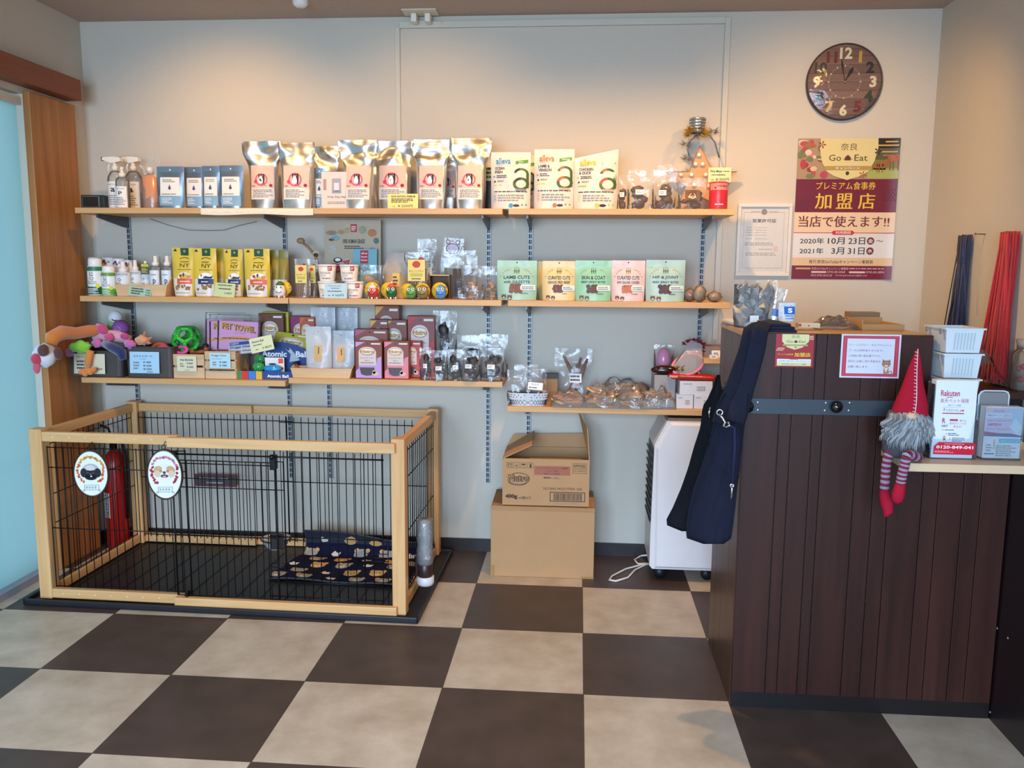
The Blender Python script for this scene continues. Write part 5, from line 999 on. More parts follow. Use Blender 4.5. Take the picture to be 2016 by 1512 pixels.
nutro(728, 764, 629, 752, -.15, 'treat carton with orange corner, behind and left of the stack', '#d8a04a', S3R, 5, win=False, d=.04)
nutro(753, 801, 630, 752, -.145, 'treat carton with orange corner, in front of the tallest one', '#d8a04a', S3R, 6, win=False, d=.04)
nutro(738, 786, 601, 752, -.09, 'tallest treat carton at the back under the egg toys', '#d8a04a', S3R, 7, win=False, d=.05)
nutro(802, 856, 622, 752, -.17, 'treat carton with red corner, nearest the dark chew bags', '#b7262f', S3R, 8, body='#7f2f25', jp=('ミニジャーキー', 'ビーフ'))
nutro(509, 558, 617, 720, -.1, 'brown treat pouch with grey panel behind the blue display box', '#7d3a26', S3, 9, win=False, body='#6e3f2c', d=.03, jp=('ジャーキー', 'ささみ'), group='treat pouches behind the display box')
nutro(517, 568, 614, 720, -.06, 'bright yellow treat pouch behind the brown one', '#c9b83a', S3, 10, win=False, body='#c2b03a', d=.03, group='treat pouches behind the display box')
nutro(572, 617, 622, 720, -.07, 'magenta treat pouch beside the wall rail', '#8a1f5a', S3R, 11, win=False, body='#8a1f5a', d=.03, group='treat pouches behind the display box')
nutro(590, 619, 624, 720, -.11, 'orange and brown treat pouch behind the white bags', '#c9642a', S3R, 12, win=False, body='#b0562a', d=.025, group='treat pouches behind the display box')
t = nutro(530, 604, 656, 720, -.155, 'yellow-green treat pouch lying slanted behind the display box', '#b5a832', S3, 13, win=False, body='#b5a832', d=.02, group='treat pouches behind the display box'); t.rotation_euler.y = .12; t.rotation_euler.x = -.3
# frosted white treat bags with kraft labels, two of them in a tray
FROST = clear('#dfe6ee', haze=.5, gloss=.8, rough=.25, key='frost')
def frosted(px0, px1, py0, Y, label, z, seed=0, kl=(.0, .3, .62), dz=0):
    cx, w, h = spot(px0, px1, py0, Y, z + dz); T_ = thing('frosted_bag', label, 'bag', (cx, Y, z + dz + .0005), 0, 'frosted white treat bags'); P = Pouch(w, h, .04, seed=seed, crease=.004, flat=.3)
    P.build(MB(), FROST, 12, 14).obj('frosted_bag_body', T_); mb = MB(); at = P.at
    mb.patch(-w * .14 + kl[0] * w, w * .14 + kl[0] * w, h * kl[1], h * kl[2], mat('#d3a86a', .6), at, 3, 4, 3)
    for i in range(4): mb.patch(kl[0] * w + w * .01, kl[0] * w + w * .05, h * (kl[2] - .06 - .035 * i), h * (kl[2] - .035 - .035 * i), INK, at, 6)
    mb.disc(0, h * .9, .002, .002, INK, at, 3, 6); mb.obj('kraft_label', T_)
    mb = MB(); R_ = random.Random(seed)
    for i in range(5): mb.ball((R_.uniform(-.3, .3) * w, .0, .012 + R_.random() * h * .2), .013, .007, .009, mat(('#5a3a30', '#d07a9a', '#e8ded8', '#8c5a3c', '#5a3a30')[i], .6), 9, 6)
    mb.obj('treats', T_)
frosted(602, 652, 643, -.245, 'frosted treat bag with kraft label, left one in the wooden tray', S3R, 1, dz=.006)
frosted(646, 697, 651, -.215, 'frosted treat bag with kraft label, right one in the wooden tray', S3R, 2, dz=.006)
frosted(612, 660, 605, -.09, 'white frosted treat bag at the back, above the tray', S3R, 3, (.2, .2, .45))
frosted(652, 704, 606, -.045, 'white frosted treat bag at the back, beside the top carton', S3R, 4, (-.1, .35, .6))
tray(585, 694, 723, 748, -.235, S3R, 'pale wooden tray with oval handle holes holding frosted treat bags', .10, handle=.012)
# dark chews in clear zip bags
for i, (a, b, c, y, tx) in enumerate(((826, 849, 684, -.27, 'clear bag of dark chews with sticker, touching the red carton'), (845, 882, 690, -.28, 'clear bag of dark chews, second from the red carton'), (880, 912, 688, -.27, 'clear bag of dark chews, middle of the front row'), (907, 946, 690, -.285, 'clear bag of tall stacked dark chews, second from the plank end'), (945, 992, 685, -.275, 'clear bag of dark chews at the plank end'))):
    treat_bag(a, b, c, y, tx, S3R, 40 + i, CHEWD, group=None, fill=.8)
treat_bag(853, 899, 612, -.15, 'tall clear zip bag of dark chews standing behind the front row', S3R, 50, CHEWD, sticker=False, fill=.8)
treat_bag(900, 950, 660, -.17, 'clear bag of dark chews behind the middle of the front row', S3R, 51, CHEWD, sticker=False, fill=.7)
treat_bag(945, 1000, 658, -.16, 'wide clear bag at the back of the plank end', S3R, 52, CHEWD, sticker=False, fill=.5)
# ------------------------------------------------------------------ lowest shelf
cx, w, h = spot(1000, 1080, 771, -.24, S4)
t = thing('gift_basket', 'small fabric-lined basket with dark polka dots and crossed lacing', 'basket', (cx, -.24, S4 + .0005)); FB = mat('#e4dfdc', .8, bump=.3, bs=400); hb = h * .5
BF = lambda a, zz, k=1.0: (w / 2 * (.84 + .16 * zz / h) * k * math.copysign(abs(math.cos(a)) ** .6, math.cos(a)), .055 * (.84 + .16 * zz / h) * k * math.copysign(abs(math.sin(a)) ** .6, math.sin(a)), zz)
mb = MB(); mb.grid(lambda u, v: BF(u * 6.2832, v * hb * 1.2), 40, 3, FB, closeu=True); mb.grid(lambda u, v: BF(u * 6.2832, v * hb, .93), 40, 2, FB, closeu=True); mb.add([BF(i * 6.2832 / 40, .001) for i in range(40)], [tuple(range(40))], FB)
NV = mat('#2f3040', .8, var=0)
for i in range(20):
    a0, a1 = 3.3 + i * .15, 3.3 + (i + 1) * .15
    mb.tube([BF(a0, .004, 1.012), BF(a1, hb * .95, 1.012)], .0008, NV, 4); mb.tube([BF(a1, .004, 1.012), BF(a0, hb * .95, 1.012)], .0008, NV, 4)
mb.obj('basket', t)
mb = MB(); mb.grid(lambda u, v: BF(u * 6.2832, hb + v * (h - hb), 1.03), 40, 3, FB, closeu=True); mb.grid(lambda u, v: BF(u * 6.2832, hb + v * (h - hb), .97), 40, 2, FB, closeu=True)
for i in range(30):
    a = 3.2 + i * .105; c_ = Vector(BF(a, hb + (h - hb) * (.35 if i % 2 else .7), 1.045)); mb.ball(c_, .0022, .0012, .0022, BLACK, 8, 5)
mb.obj('liner', t)
def wraptreat(px0, px1, py0, Y, label, seed, z):
    cx, w, h = spot(px0, px1, py0, Y, z); T_ = thing('gift_treat', label, 'treat', (cx, Y, z + .0005), 0, 'wrapped treats in the basket'); P = Pouch(w, h, .04, seed=seed, crease=.009, crump=.012, flat=.35); P.build(MB(), CLEARG, 12, 14).obj('cellophane', T_)
    for i in range(4): MB().ball(((i % 2 - .5) * w * .4, 0, .012 + .02 * (i // 2)), w * .2, .012, .012, CHEW, 10, 7, wob=.5, seed=seed + i).obj('chew', T_)
wraptreat(998, 1036, 728, -.235, 'cellophane-wrapped treat at the left of the dotted basket', 61, S4 + .012); wraptreat(1030, 1076, 726, -.24, 'cellophane-wrapped treat behind the white name tag', 62, S4 + .012); wraptreat(1012, 1060, 718, -.2, 'tall cellophane-wrapped treat at the back of the dotted basket', 63, S4 + .012)
card(1037, 1069, 752, 769, -.318, S4, 'white brown-edged name tag on the dotted basket', '#7a5236', [('b', .04, .96, .07, .93, WHITE), ('t', 'ラスク', .25, .7, .55, .8), ('l', .12, .88, .2, .42, 1, 2)], tilt=-.25, ry=.08, cat='tag', name='name_tag', lift=1)
cx, w, h = spot(1068, 1098, 735, -.14, S4)
t = thing('carton_box', 'narrow brown carton with dark top behind the dotted basket', 'box', (cx, -.14, S4)); MB().box(-w / 2, w / 2, -.03, .03, 0, h * .84, mat('#9a7650', .7)).obj('body', t); MB().box(-w / 2 - .001, w / 2 + .001, -.031, .031, h * .84, h, mat('#2b2420', .5)).obj('lid', t)
# standing bag of antler-like sticks
cx, w, h = spot(1092, 1166, 686, -.11, S4)
t = thing('stick_bag', 'upright clear bag of long brown sticks with a white label', 'bag', (cx, -.11, S4 + .0005)); P = Pouch(w, h, .06, seed=71, crease=.008, crump=.012, flat=.3); P.build(MB(), CLEARG, 14, 18).obj('clear_bag', t)
ST = mat('#8a5a42', .5, var=.4, vs=40, bump=.8, bs=100); XX = lambda px: atY(px, 730, -.11).x - cx; ZZ = lambda py: atY(1128, py, -.11).z - S4
for a, b, r in (((1140, 760), (1108, 698), .008), ((1132, 770), (1156, 706), .010), ((1128, 775), (1143, 704), .008), ((1120, 790), (1136, 715), .007), ((1112, 795), (1150, 725), .009)):
    p0, p1 = (XX(a[0]), 0, max(.006, ZZ(a[1]))), (XX(b[0]), .004, ZZ(b[1])); mid = ((p0[0] + p1[0]) / 2, -.003, (p0[2] + p1[2]) / 2); MB().tube([p0, mid, p1], [r, r * 1.1, r * .7], ST, 8).obj('chew_stick', t)
mb = MB(); x0, x1, z0, z1 = XX(1122), XX(1145), ZZ(752), ZZ(735); mb.patch(x0, x1, z0, z1, WHITE, P.at, 6, 3, 1); mb.lines(x0 + .003, x1 - .003, z0 + .004, z1 - .004, 2, INK, P.at, 9, 3, fill=.6); mb.obj('label', t)
# heap of bags of sliced jerky
def heap(px0, px1, py0, py1, Y, label, seed, n=7, dep=.07):
    p0, p1 = atY(px0, py1, Y), atY(px1, py1, Y); cx = (p0.x + p1.x) / 2; w = p1.x - p0.x; h = atY((px0 + px1) / 2, py0, Y).z - S4; R_ = random.Random(seed)
    T_ = thing('jerky_bag', label, 'bag', (cx, Y, S4 + .0008), 0, 'bags of sliced jerky'); mb = MB()
    def top(u, v):
        a, b = 2 * u - 1, 2 * v - 1; k = max(0, 1 - a * a) ** .5 * max(0, 1 - b * b) ** .5
        return (a * w / 2, b * dep, max(.0005, k * h * (.75 + .5 * noise.noise(Vector((a * 2.3 + seed, b * 2, seed)))) + .010 * noise.noise(Vector((a * 7, b * 7, seed))) * k))
    mb.grid(top, 20, 12, clear(haze=.13, gloss=1.0, key='jerkyfilm'), smooth=False)
    mb.obj('clear_bag', T_)
    for i in range(n):
        a, b = R_.uniform(-.75, .75), R_.uniform(-.8, .3); zt = top((a + 1) / 2, (b + 1) / 2)[2]; q = MB(); q.ball((0, 0, 0), R_.uniform(.024, .038), R_.uniform(.012, .018), .003, mat(('#c08a5a', '#ab7448', '#d6a878')[i % 3], .5, var=.3, vs=50, bump=.5, bs=100), 12, 7, wob=.5, seed=seed + i, xf=Matrix.Translation((a * w * .42, b * dep * .7, max(.012, zt * R_.uniform(.5, .8)))) @ Matrix.Rotation(-a * .5 + R_.uniform(-.25, .25), 4, 'Y') @ Matrix.Rotation(R_.uniform(.1, .6), 4, 'X')); q.obj('jerky_slice', T_)
    q = MB(); at = lambda x, z, e=0: top(x / w + .5, .5 + (z / dep / 2))[:2] + (top(x / w + .5, .5 + (z / dep / 2))[2] + .0006,); q.patch(-w * .08, w * .04, -dep * .36, -dep * .17, WHITE, at, 0, 3, 2); q.obj('sticker', T_)
    return T_
heap(1084, 1156, 760, 806, -.235, 'bag of sliced jerky at the left of the heap, below the stick bag', 1, 11)
heap(1145, 1222, 754, 808, -.235, 'bag of sliced jerky, second from the left in the heap', 2, 12)
heap(1205, 1284, 750, 808, -.235, 'bag of sliced jerky in the middle of the heap', 3, 13)
heap(1262, 1330, 754, 810, -.268, 'bag of sliced jerky at the plank front, beside the white cartons', 4, 11, dep=.032)
heap(1150, 1290, 738, 800, -.095, 'large bag of sliced jerky at the back of the heap', 5, 12)
# white cartons, red packet, toy aubergine, dome and tiara-like cone
def wbox(px0, px1, py0, py1, Y, label, z, d=.1):
    p0, p1 = atY(px0, py1, Y), atY(px1, py1, Y); w = p1.x - p0.x; h = atY((px0 + px1) / 2, py0, Y).z - max(z, 0) ; T_ = thing('white_carton', label, 'carton', ((p0.x + p1.x) / 2, Y + d / 2, z + .0005), 0, 'small white cartons')
    mb = MB(); mb.box(-w / 2, w / 2, -d / 2, d / 2, 0, h, mat('#d9dadf', .6, var=.02), .0008); at = flat(-d / 2); mb.patch(w * .02, w * .28, h * .3, h * .62, GREYINK, at, 1)
    R_ = random.Random(int(px0))
    for k in range(5): mb.patch(w * (.03 + .05 * k), w * (.05 + .05 * k), h * .33, h * .59, WHITE, at, 2)
    mb.lines(-w * .4, -w * .1, h * .75, h * .85, 1, GREYINK, at, 2, 3); mb.obj('box', T_); return h
b1 = wbox(1331, 1364, 778, 808, -.27, 'white carton, lower left of three', S4); wbox(1365.5, 1402, 778, 808, -.268, 'white carton, lower right of three, partly behind the navy bag', S4)
b2 = wbox(1338, 1402, 751, 777, -.266, 'long white carton lying on the two lower ones', S4 + b1 + .001)
ztop = S4 + b1 + b2 + .002
p0, p1 = atY(1314, 752, -.25), atY(1412, 750, -.25)
t = thing('red_packet', 'long shiny red packet lying on the white cartons', 'packet', (0, 0, 0)); t.location = ((p0.x + p1.x) / 2, -.235, ztop); w = p1.x - p0.x
mb = MB(); mb.grid(lambda u, v: (w * (u - .5), .030 * math.cos(v * 6.2832) * (1 if .08 < u < .92 else .9), .0145 + .006 * (0.5 - u) + .014 * (1 - (2 * u - 1) ** 6) ** .5 * math.sin(v * 6.2832) + .001 * math.sin(u * 40)), 30, 14, mat('#b8281f', .28, spec=.7, var=.05), closeu=True)
at = lambda x, z, e=0: (x, -.031 - .0003 * e, .0165 - .006 * x / w + z); mb.obj('wrapper', t)
q = MB(); q.lines(-w * .25, w * .2, .001, .006, 1, mat('#e8c8b8'), at, 2, 4, ragged=.05)
for k in range(6): q.shape([(-w * .48 + k * .006, -.006), (-w * .48 + k * .006 + .003, -.006), (-w * .48 + k * .006 + .006, .004), (-w * .48 + k * .006 + .003, .004)], mat('#e8c8b8'), at, 2)
q.obj('print', t)
p = at3(1310, 728, -.215); t = thing('toy_eggplant', 'glossy dark purple toy aubergine beside the pink dome', 'toy', p); mb = MB(); mb.ball((0, 0, 0), .062, .026, .02, mat('#2a1419', .15, spec=.8), 20, 12); mb.obj('body', t)
mb = MB(); mb.ball((.058, 0, .002), .012, .016, .013, mat('#3c2a20', .4), 10, 8, wob=.4); mb.obj('stem', t)
zt = p.z - .0205; xa_, xb_ = atY(1288, 760, -.23).x, atY(1329, 760, -.23).x; q = thing('carton_box', 'grey carton carrying the pink dome and the toy aubergine', 'box', ((xa_ + xb_) / 2, -.15, S4 + .0005)); MB().box((xa_ - xb_) / 2, (xb_ - xa_) / 2, -.083, .07, 0, zt - S4 - .001, mat('#a39c9a', .6)).obj('body', q)
p = at3(1306, 717, -.135); t = thing('pink_dome', 'translucent pink dome toy in a clear bag', 'toy', (p.x, -.135, zt)); PK = mat('#d98aa8', .25, var=.05, spec=.6)
hd = at3(1306, 684, -.135).z - zt; MB().lathe([(.03, 0), (.031, hd * .55), (.026, hd * .8), (.014, hd * .96), (0, hd)], PK, 20).obj('dome', t); P = Pouch(.085, hd + .012, .07, seed=81, crease=.004, flat=.15); P.build(MB(), CLEAR).obj('clear_bag', t)
o = at3(1352, 720, -.22); t = thing('party_crown', 'pink-rimmed clear cone hat with crimson tinsel on the white cartons', 'hat', (o.x, o.y, o.z)); PR = mat('#dd7f9e', .35, var=.05)
r_ = lambda px, py, dy=0: tuple(at3(px, py, -.22 + dy) - o)
rim = [r_(1323 + 31 + 31 * math.cos(i * .3142) , 718 + 20 * math.sin(i * .3142 ) - 6 * math.cos(i * .3142), .03 * math.sin(i * .3142 + 3.14)) for i in range(20)]
MB().tube(rim, .0065, PR, 8, closed=True).obj('rim', t)
c_ = Vector(r_(1366, 686, .02)); CN = clear('#e8dcea', haze=.3, gloss=1, key='cone')
mb = MB(); ctr = sum((Vector(a) for a in rim), Vector()) / 20
mb.grid(lambda u, v: tuple((Vector(rim[int(u * 20) % 20])).lerp(c_ + (Vector(rim[int(u * 20) % 20]) - ctr) * .55, v)), 20, 4, CN, closeu=True); mb.add([tuple(c_ + (Vector(a) - ctr) * .55) for a in rim], [tuple(range(20))], CN); mb.obj('cone', t)
mb = MB()
for k in range(9):
    a = rad(150 - k * 24); p_ = c_ + Vector((.044 * math.cos(a), .02, .034 * math.sin(a))); tinsel(mb, p_, .003, 22, mat('#9c2440', .3, .4, var=.3), .018, k, 1)
mb.obj('crimson_tinsel', t)
mb = MB(); tinsel(mb, r_(1338, 726, -.01), .012, 60, mat('#b09a4a', .3, .8, var=.4), .02, 3, 1); mb.obj('gold_tinsel', t)
mb = MB()
for i, c in enumerate(('#3f9ad0', '#5ab04a', '#7a4ab0', '#d0a030')): mb.ball(r_(1352 + i * 8, 737 - i, -.02), .006, .005, .005, mat(c, .3, .3), 8, 6)
mb.obj('beads', t)
# short plank with boxes at the counter end
p0 = atY(1386, 706, -.26); zs = p0.z; xr = 2.98
o = MB().box(0, xr - p0.x, -.26, -.0125, -.021, 0, SW, .0015).obj('shelf_board', loc=(p0.x, 0, zs)); tag(o, 'short pine plank just behind the counter corner', 'shelf', 'pine shelf planks')
cx, w, h = spot(1384, 1412, 681, -.15, zs); t = thing('carton_box', 'tan box on the short plank by the counter corner', 'box', (cx + .06, -.13, zs + .0005)); MB().box(-.1, .1, -.05, .05, 0, h, mat('#b08d78', .7)).obj('body', t)
for a, b, c, y, tx in ((1396, 1411, 699, -.235, 'tiny white printed box, lower one on the short plank'), (1400, 1416, 690, -.2, 'tiny white printed box behind its twin on the short plank')):
    cx, w, h = spot(a, b, c, y, zs); t = thing('white_carton', tx, 'carton', (cx, y, zs + .0005)); mb = MB(); mb.box(-w / 2, w / 2, -.015, .015, 0, h, WHITE); at = flat(-.015); mb.lines(-w * .3, w * .3, h * .3, h * .75, 2, INK, at, 2, 3, fill=.6); mb.obj('box', t)
# ================================================================== floor things: dog pen, extinguisher, cartons, cooler
PX0, PY0, PA, PW_, PD, PH = .160, -.785, -.018, 1.482, .735, .70
pen = thing('dog_pen', 'long wooden-framed dog pen with black wire panels on a black tray', 'dog pen', (PX0, PY0, 0), PA)
PWD = wood('#cf965c', '#ebbf88', 'x', 6, .07, .42, key='pen'); PWV = wood('#cf965c', '#ebbf88', 'z', 6, .07, .42, key='penv'); PWY = wood('#cf965c', '#ebbf88', 'y', 6, .07, .42, key='peny')
TR = mat('#1e1e22', .45, var=.05)
mb = MB(); mb.box(-.045, PW_ + .055, -.04, PD + .012, .001, .012, TR, .004)
for a in ((-.045, PW_ + .055, -.04, -.028), (-.045, PW_ + .055, PD, PD + .012), (-.045, -.033, -.04, PD + .012), (PW_ + .043, PW_ + .055, -.04, PD + .012)): mb.box(*a, .002, .026, TR, .004)
k = 0
while k < 14: mb.box(.06 + k * .1, .06 + k * .1 + .006, .06, PD - .06, .012, .0135, mat('#0c0c0e', .6)); k += 1
mb.obj('tray', pen)
PT = .052
for x, y in ((0, 0), (PW_ - PT, 0), (0, PD - PT), (PW_ - PT, PD - PT)):
    mb = MB(); mb.box(x, x + PT, y, y + PT, .014, PH, PWV, .004); mb.obj('corner_post', pen)
DM = mat('#a9825a', .6)
def rail(x0, x1, y, z, dots=0, name='rail', th=.026, hh=.038):
    mb = MB(); mb.box(x0, x1, y, y + th, z, z + hh, PWD, .003)
    for i in range(dots): mb.ball((x0 + (x1 - x0) * (i + .7) / dots * .97, y - .0002, z + hh / 2), .0032, .0015, .0032, mat('#e6d3b4', .4), 8, 5)
    mb.obj(name, pen)
xm = PW_ * .385
for z in (.018, PH - .048):
    rail(PT, xm + .03, -.004 + .006, z, 8); rail(xm, PW_ - PT * .6, -.022, z - .003, 0, 'overlapping_rail', .024)
    rail(PT, xm + .03, PD - .032, z, 8); rail(xm, PW_ - PT * .6, PD - .006, z - .003, 0, 'overlapping_rail', .012)
    for x in (.010, PW_ - .036): mb = MB(); mb.box(x, x + .026, PT, PD - PT, z, z + .038, PWY, .003); mb.obj('side_rail', pen)
WR = mat('#1d1b1c', .4, .5, var=0)
def wires(name, P, n, z0, z1, hs, r=.0019, frame=None):
    """upright wires between two points P[0]..P[1] (plan) with cross wires at heights hs"""
    mb = MB(); a, b = Vector(P[0]), Vector(P[1])
    for i in range(n + 1): p = a.lerp(b, i / n); mb.tube([(p.x, p.y, z0), (p.x, p.y, z1)], r, WR, 5)
    for h in hs: mb.tube([(a.x, a.y, h), (b.x, b.y, h)], r * 1.15, WR, 5)
    return mb.obj(name, pen)
yf = .024
wires('wire_panel', ((PT + .005, yf), (.62, yf)), 17, .05, PH - .07, (.06, .30, PH - .155, PH - .075))
wires('wire_panel', ((.94, yf), (PW_ - PT - .04, yf)), 13, .05, PH - .065, (.06, .12, .30, PH - .085))
wires('wire_panel', ((PT + .005, PD - .045), (.80, PD - .045)), 24, .05, PH - .05, (.06, .34, PH - .075))
wires('wire_panel', ((.74, PD - .05), (PW_ - PT, PD - .05)), 20, .05, PH - .055, (.06, .34, PH - .08))
wires('wire_panel', ((.024, PT), (.024, PD - PT)), 17, .05, PH - .05, (.06, .30, .42, PH - .075))
wires('wire_panel', ((PW_ - .024, PT), (PW_ - .024, PD - PT)), 17, .05, PH - .05, (.06, .30, .52, PH - .075))
# sliding door with two latch blocks
dz0, dz1, dx0, dx1, yd = .055, PH - .105, .575, .985, .004
mb = MB()
for i in range(15): x = dx0 + (dx1 - dx0) * i / 14; mb.tube([(x, yd, dz0), (x, yd, dz1)], .0018 if 0 < i < 14 else .0038, WR, 6)
for h in (dz0, .30, .49, dz1 - .012, dz1): mb.tube([(dx0, yd, h), (dx1, yd, h)], .0022, WR, 6)
mb.tube([(dx0 - .03, .012, dz1 + .022), (PW_ - PT - .03, .012, dz1 + .022)], .0034, WR, 6)
SD = mb.obj('sliding_door', pen)
for x in (dx0 + .004, dx1 - .008): mb = MB(); mb.box(x - .011, x + .011, -.010, .022, dz1 - .025, dz1 + .03, WR, .003); mb.ball((x, -.01, dz1 + .026), .012, .01, .01, WR, 10, 7); mb.obj('latch', SD)
MB().box(.612, .62, -.012, .014, .045, .075, WR, .002).obj('floor_latch', SD)
mb = MB(); x = dx1 + .03
for z in (.49, .60): mb.tube([(dx1, yd, z), (x, yd, z)], .002, WR, 6)
mb.tube([(x, yd, .17), (x, yd, .60)], .002, WR, 6)
for z in (.17, .185, .2): mb.tube([(dx1 - .03, yd, z), (x, yd, z)], .002, WR, 6)
mb.obj('door_handle', SD)
mb = MB(); x0 = PW_ - .17; mb.tube([(x0 + .1, yd + .012, .055), (x0 + .1, yd + .012, .32)], .0022, WR, 6); mb.tube([(x0 + .1, yd + .012, .31), (x0 + .02, yd + .012, .31), (x0 + .008, yd + .012, .29), (x0 + .008, yd + .012, .18)], .002, WR, 6)
for z in (.22, .235, .25): mb.tube([(x0 + .015, yd + .012, z), (x0 + .1, yd + .012, z)], .0018, WR, 6)
mb.obj('bottle_bracket', pen)
# oval portrait plaques hanging on the pen
def plaque(pc, wp, hp, label, blooms, facefn, seed):
    Y = -.815; c = atY(pc[0], pc[1], Y); w, h = wp * .00196, hp * .00196; T_ = thing('dog_plaque', label, 'plaque', (c.x, Y, c.z), .12, 'oval dog plaques'); n = 40
    rim = [(w / 2 * math.cos(2 * math.pi * i / n), h / 2 * math.sin(2 * math.pi * i / n)) for i in range(n)]
    mb = MB(); V = [(x * (1.03 if y else 1), y, z * (1.03 if y else 1)) for y in (-.004, .006) for x, z in rim]; BK = mat('#5c4638', .8, var=.2, vs=60)
    mb.add(V, [tuple(range(n, 2 * n))] + [(i, i + n, (i + 1) % n + n, (i + 1) % n) for i in range(n)], BK)
    at = lambda x, z, e=0: (x, -.004 - .0004 * e, z); mb.shape(rim, BK, at, 0); mb.obj('wood_slice', T_)
    mb = MB(); mb.shape([(x * .95, z * .955) for x, z in rim], mat('#e8ecee', .35), at, 1); R_ = random.Random(seed)
    for i in range(40):
        a = rad(-52 + 284 * i / 39); c_ = blooms[0] if 25 < math.degrees(a) < 155 else blooms[1]
        mb.disc(w * .37 * math.cos(a) + R_.uniform(-.003, .003), h * .06 + h * .30 * math.sin(a) + R_.uniform(-.003, .003), .0055 * R_.uniform(.7, 1.2), .0055 * R_.uniform(.7, 1.2), mat(c_, .5, var=.3, vs=200), at, 2, 7)
    mb.ring(0, 0, .0001, .0002, INK, at, 2)
    bx, bz = w * .21, -h * .3
    for x0, x1, z0, z1 in ((-bx, bx, bz - .010, bz - .0088), (-bx, bx, bz + .0088, bz + .010), (-bx, -bx + .0012, bz - .01, bz + .01), (bx - .0012, bx, bz - .01, bz + .01)): mb.patch(x0, x1, z0, z1, INK, at, 3)
    for s_ in (-1, 1): mb.ring(s_ * (bx + .003), bz - .012, .003, .0042, INK, at, 3, 0, 360, 8)
    for i in range(4): mb.lines(-bx * .8 + i * bx * .4, -bx * .5 + i * bx * .4, bz - .005, bz + .005, 3, INK, at, 3, seed + i, ragged=.3)
    facefn(mb, w, h, at); mb.obj('portrait', T_)
    mb = MB(); mb.tube([(.007 * math.cos(i * .5), -.002, h / 2 + .010 + .009 * math.sin(i * .5)) for i in range(13)], .0014, WR, 5, closed=True); mb.tube([(0, -.002, h / 2 + .018), (0, .018, h / 2 + .028), (0, .03, h / 2 + .022)], .0014, WR, 5); mb.obj('hook', T_); return T_
def dog1(mb, w, h, at):
    G, K = mat('#b9b1ad', .8, var=.3, vs=90), mat('#1d1b1e', .7, var=.2); c = h * .03
    mb.disc(0, c + h * .06, w * .24, h * .13, G, at, 4, 18)
    for s_ in (-1, 1): mb.disc(s_ * w * .2, c - h * .01, w * .1, h * .1, K, at, 5, 14)
    mb.disc(0, c - h * .04, w * .19, h * .1, K, at, 6, 18); mb.disc(0, c - h * .10, w * .18, h * .07, K, at, 6, 16)
    mb.disc(0, c + h * .1, w * .14, h * .06, mat('#d6d0cc', .8), at, 7, 14)
    for s_ in (-1, 1): mb.disc(s_ * w * .08, c - h * .005, w * .03, w * .03, mat('#46404a'), at, 8, 8)
    mb.disc(0, c - h * .04, w * .035, w * .03, mat('#5a545c'), at, 8, 8); mb.disc(.002, c - h * .085, w * .03, w * .02, mat('#e8e4e2'), at, 8, 8)
def dog2(mb, w, h, at):
    C, W_ = mat('#cda677', .8, var=.25, vs=90), mat('#ece6de', .8); c = h * .05
    mb.disc(0, c, w * .27, h * .16, W_, at, 4, 20)
    for s_ in (-1, 1): mb.disc(s_ * w * .17, c + h * .03, w * .14, h * .1, C, at, 5, 16); mb.disc(s_ * w * .2, c - h * .03, w * .1, h * .07, mat('#dcc4a4', .8), at, 6, 12); mb.ring(s_ * w * .1, c + h * .01, w * .03, w * .042, INK, at, 8, 10, 170, 8)
    mb.disc(0, c + h * .06, w * .07, h * .08, W_, at, 7, 12); mb.disc(0, c - h * .04, w * .12, h * .055, W_, at, 7, 14); mb.disc(0, c - h * .005, w * .045, h * .03, mat('#3a3238'), at, 8, 10)
    mb.disc(0, c - h * .075, w * .11, h * .035, mat('#2c2528'), at, 8, 14); mb.disc(0, c - h * .085, w * .06, h * .025, mat('#d88a92'), at, 9, 10)
plaque((180, 932), 66, 92, 'oval plaque of a black-faced dog in a yellow and orange wreath', ('#e2a23a', '#d9692e'), dog1, 1)
plaque((325, 934), 66, 98, 'oval plaque of a smiling cream dog in a red wreath', ('#d98a9c', '#b02238'), dog2, 2)
# notice on the wall behind the pen door
t = card(383, 465, 934, 958, -.055, .3, 'brown red-edged notice strip seen through the pen door', '#8c3a3c', [('b', .03, .97, .1, .92, mat('#5c4a4c', .5)), ('l', .12, .9, .55, .78, 1, 3, mat('#c9c4c6')), ('l', .3, .72, .22, .42, 1, 4, mat('#c9c4c6'))], tilt=0, lift=1, cat='sign', name='notice_strip', t=.003)
# notice hangs on the inside of the pen's rear wires
# bowl on its holder, fixed to the door wires
c = atY(543, 1066, -.70); t = thing('feeding_bowl', 'small steel feeding bowl clipped to the pen door on a brown holder', 'bowl', (c.x, -.695, c.z)); ST_ = mat('#dde0e4', .3, .55, var=0)
MB().lathe([(0, -.03), (.03, -.03), (.044, -.012), (.05, .012), (.054, .014), (.054, .016), (.048, .014), (.04, -.008), (.028, -.024), (0, -.024)], ST_, 28, caps=False).obj('bowl', t)
MB().box(.0, .055, -.062, -.056, -.012, .052, mat('#2b2322', .4), .004).obj('holder_plate', t)
mb = MB(); mb.tube([(.0585 * math.cos(i * .35), .0585 * math.sin(i * .35), .012) for i in range(18)], .003, mat('#2b2322', .4), 6, closed=True); mb.obj('holder_ring', t)
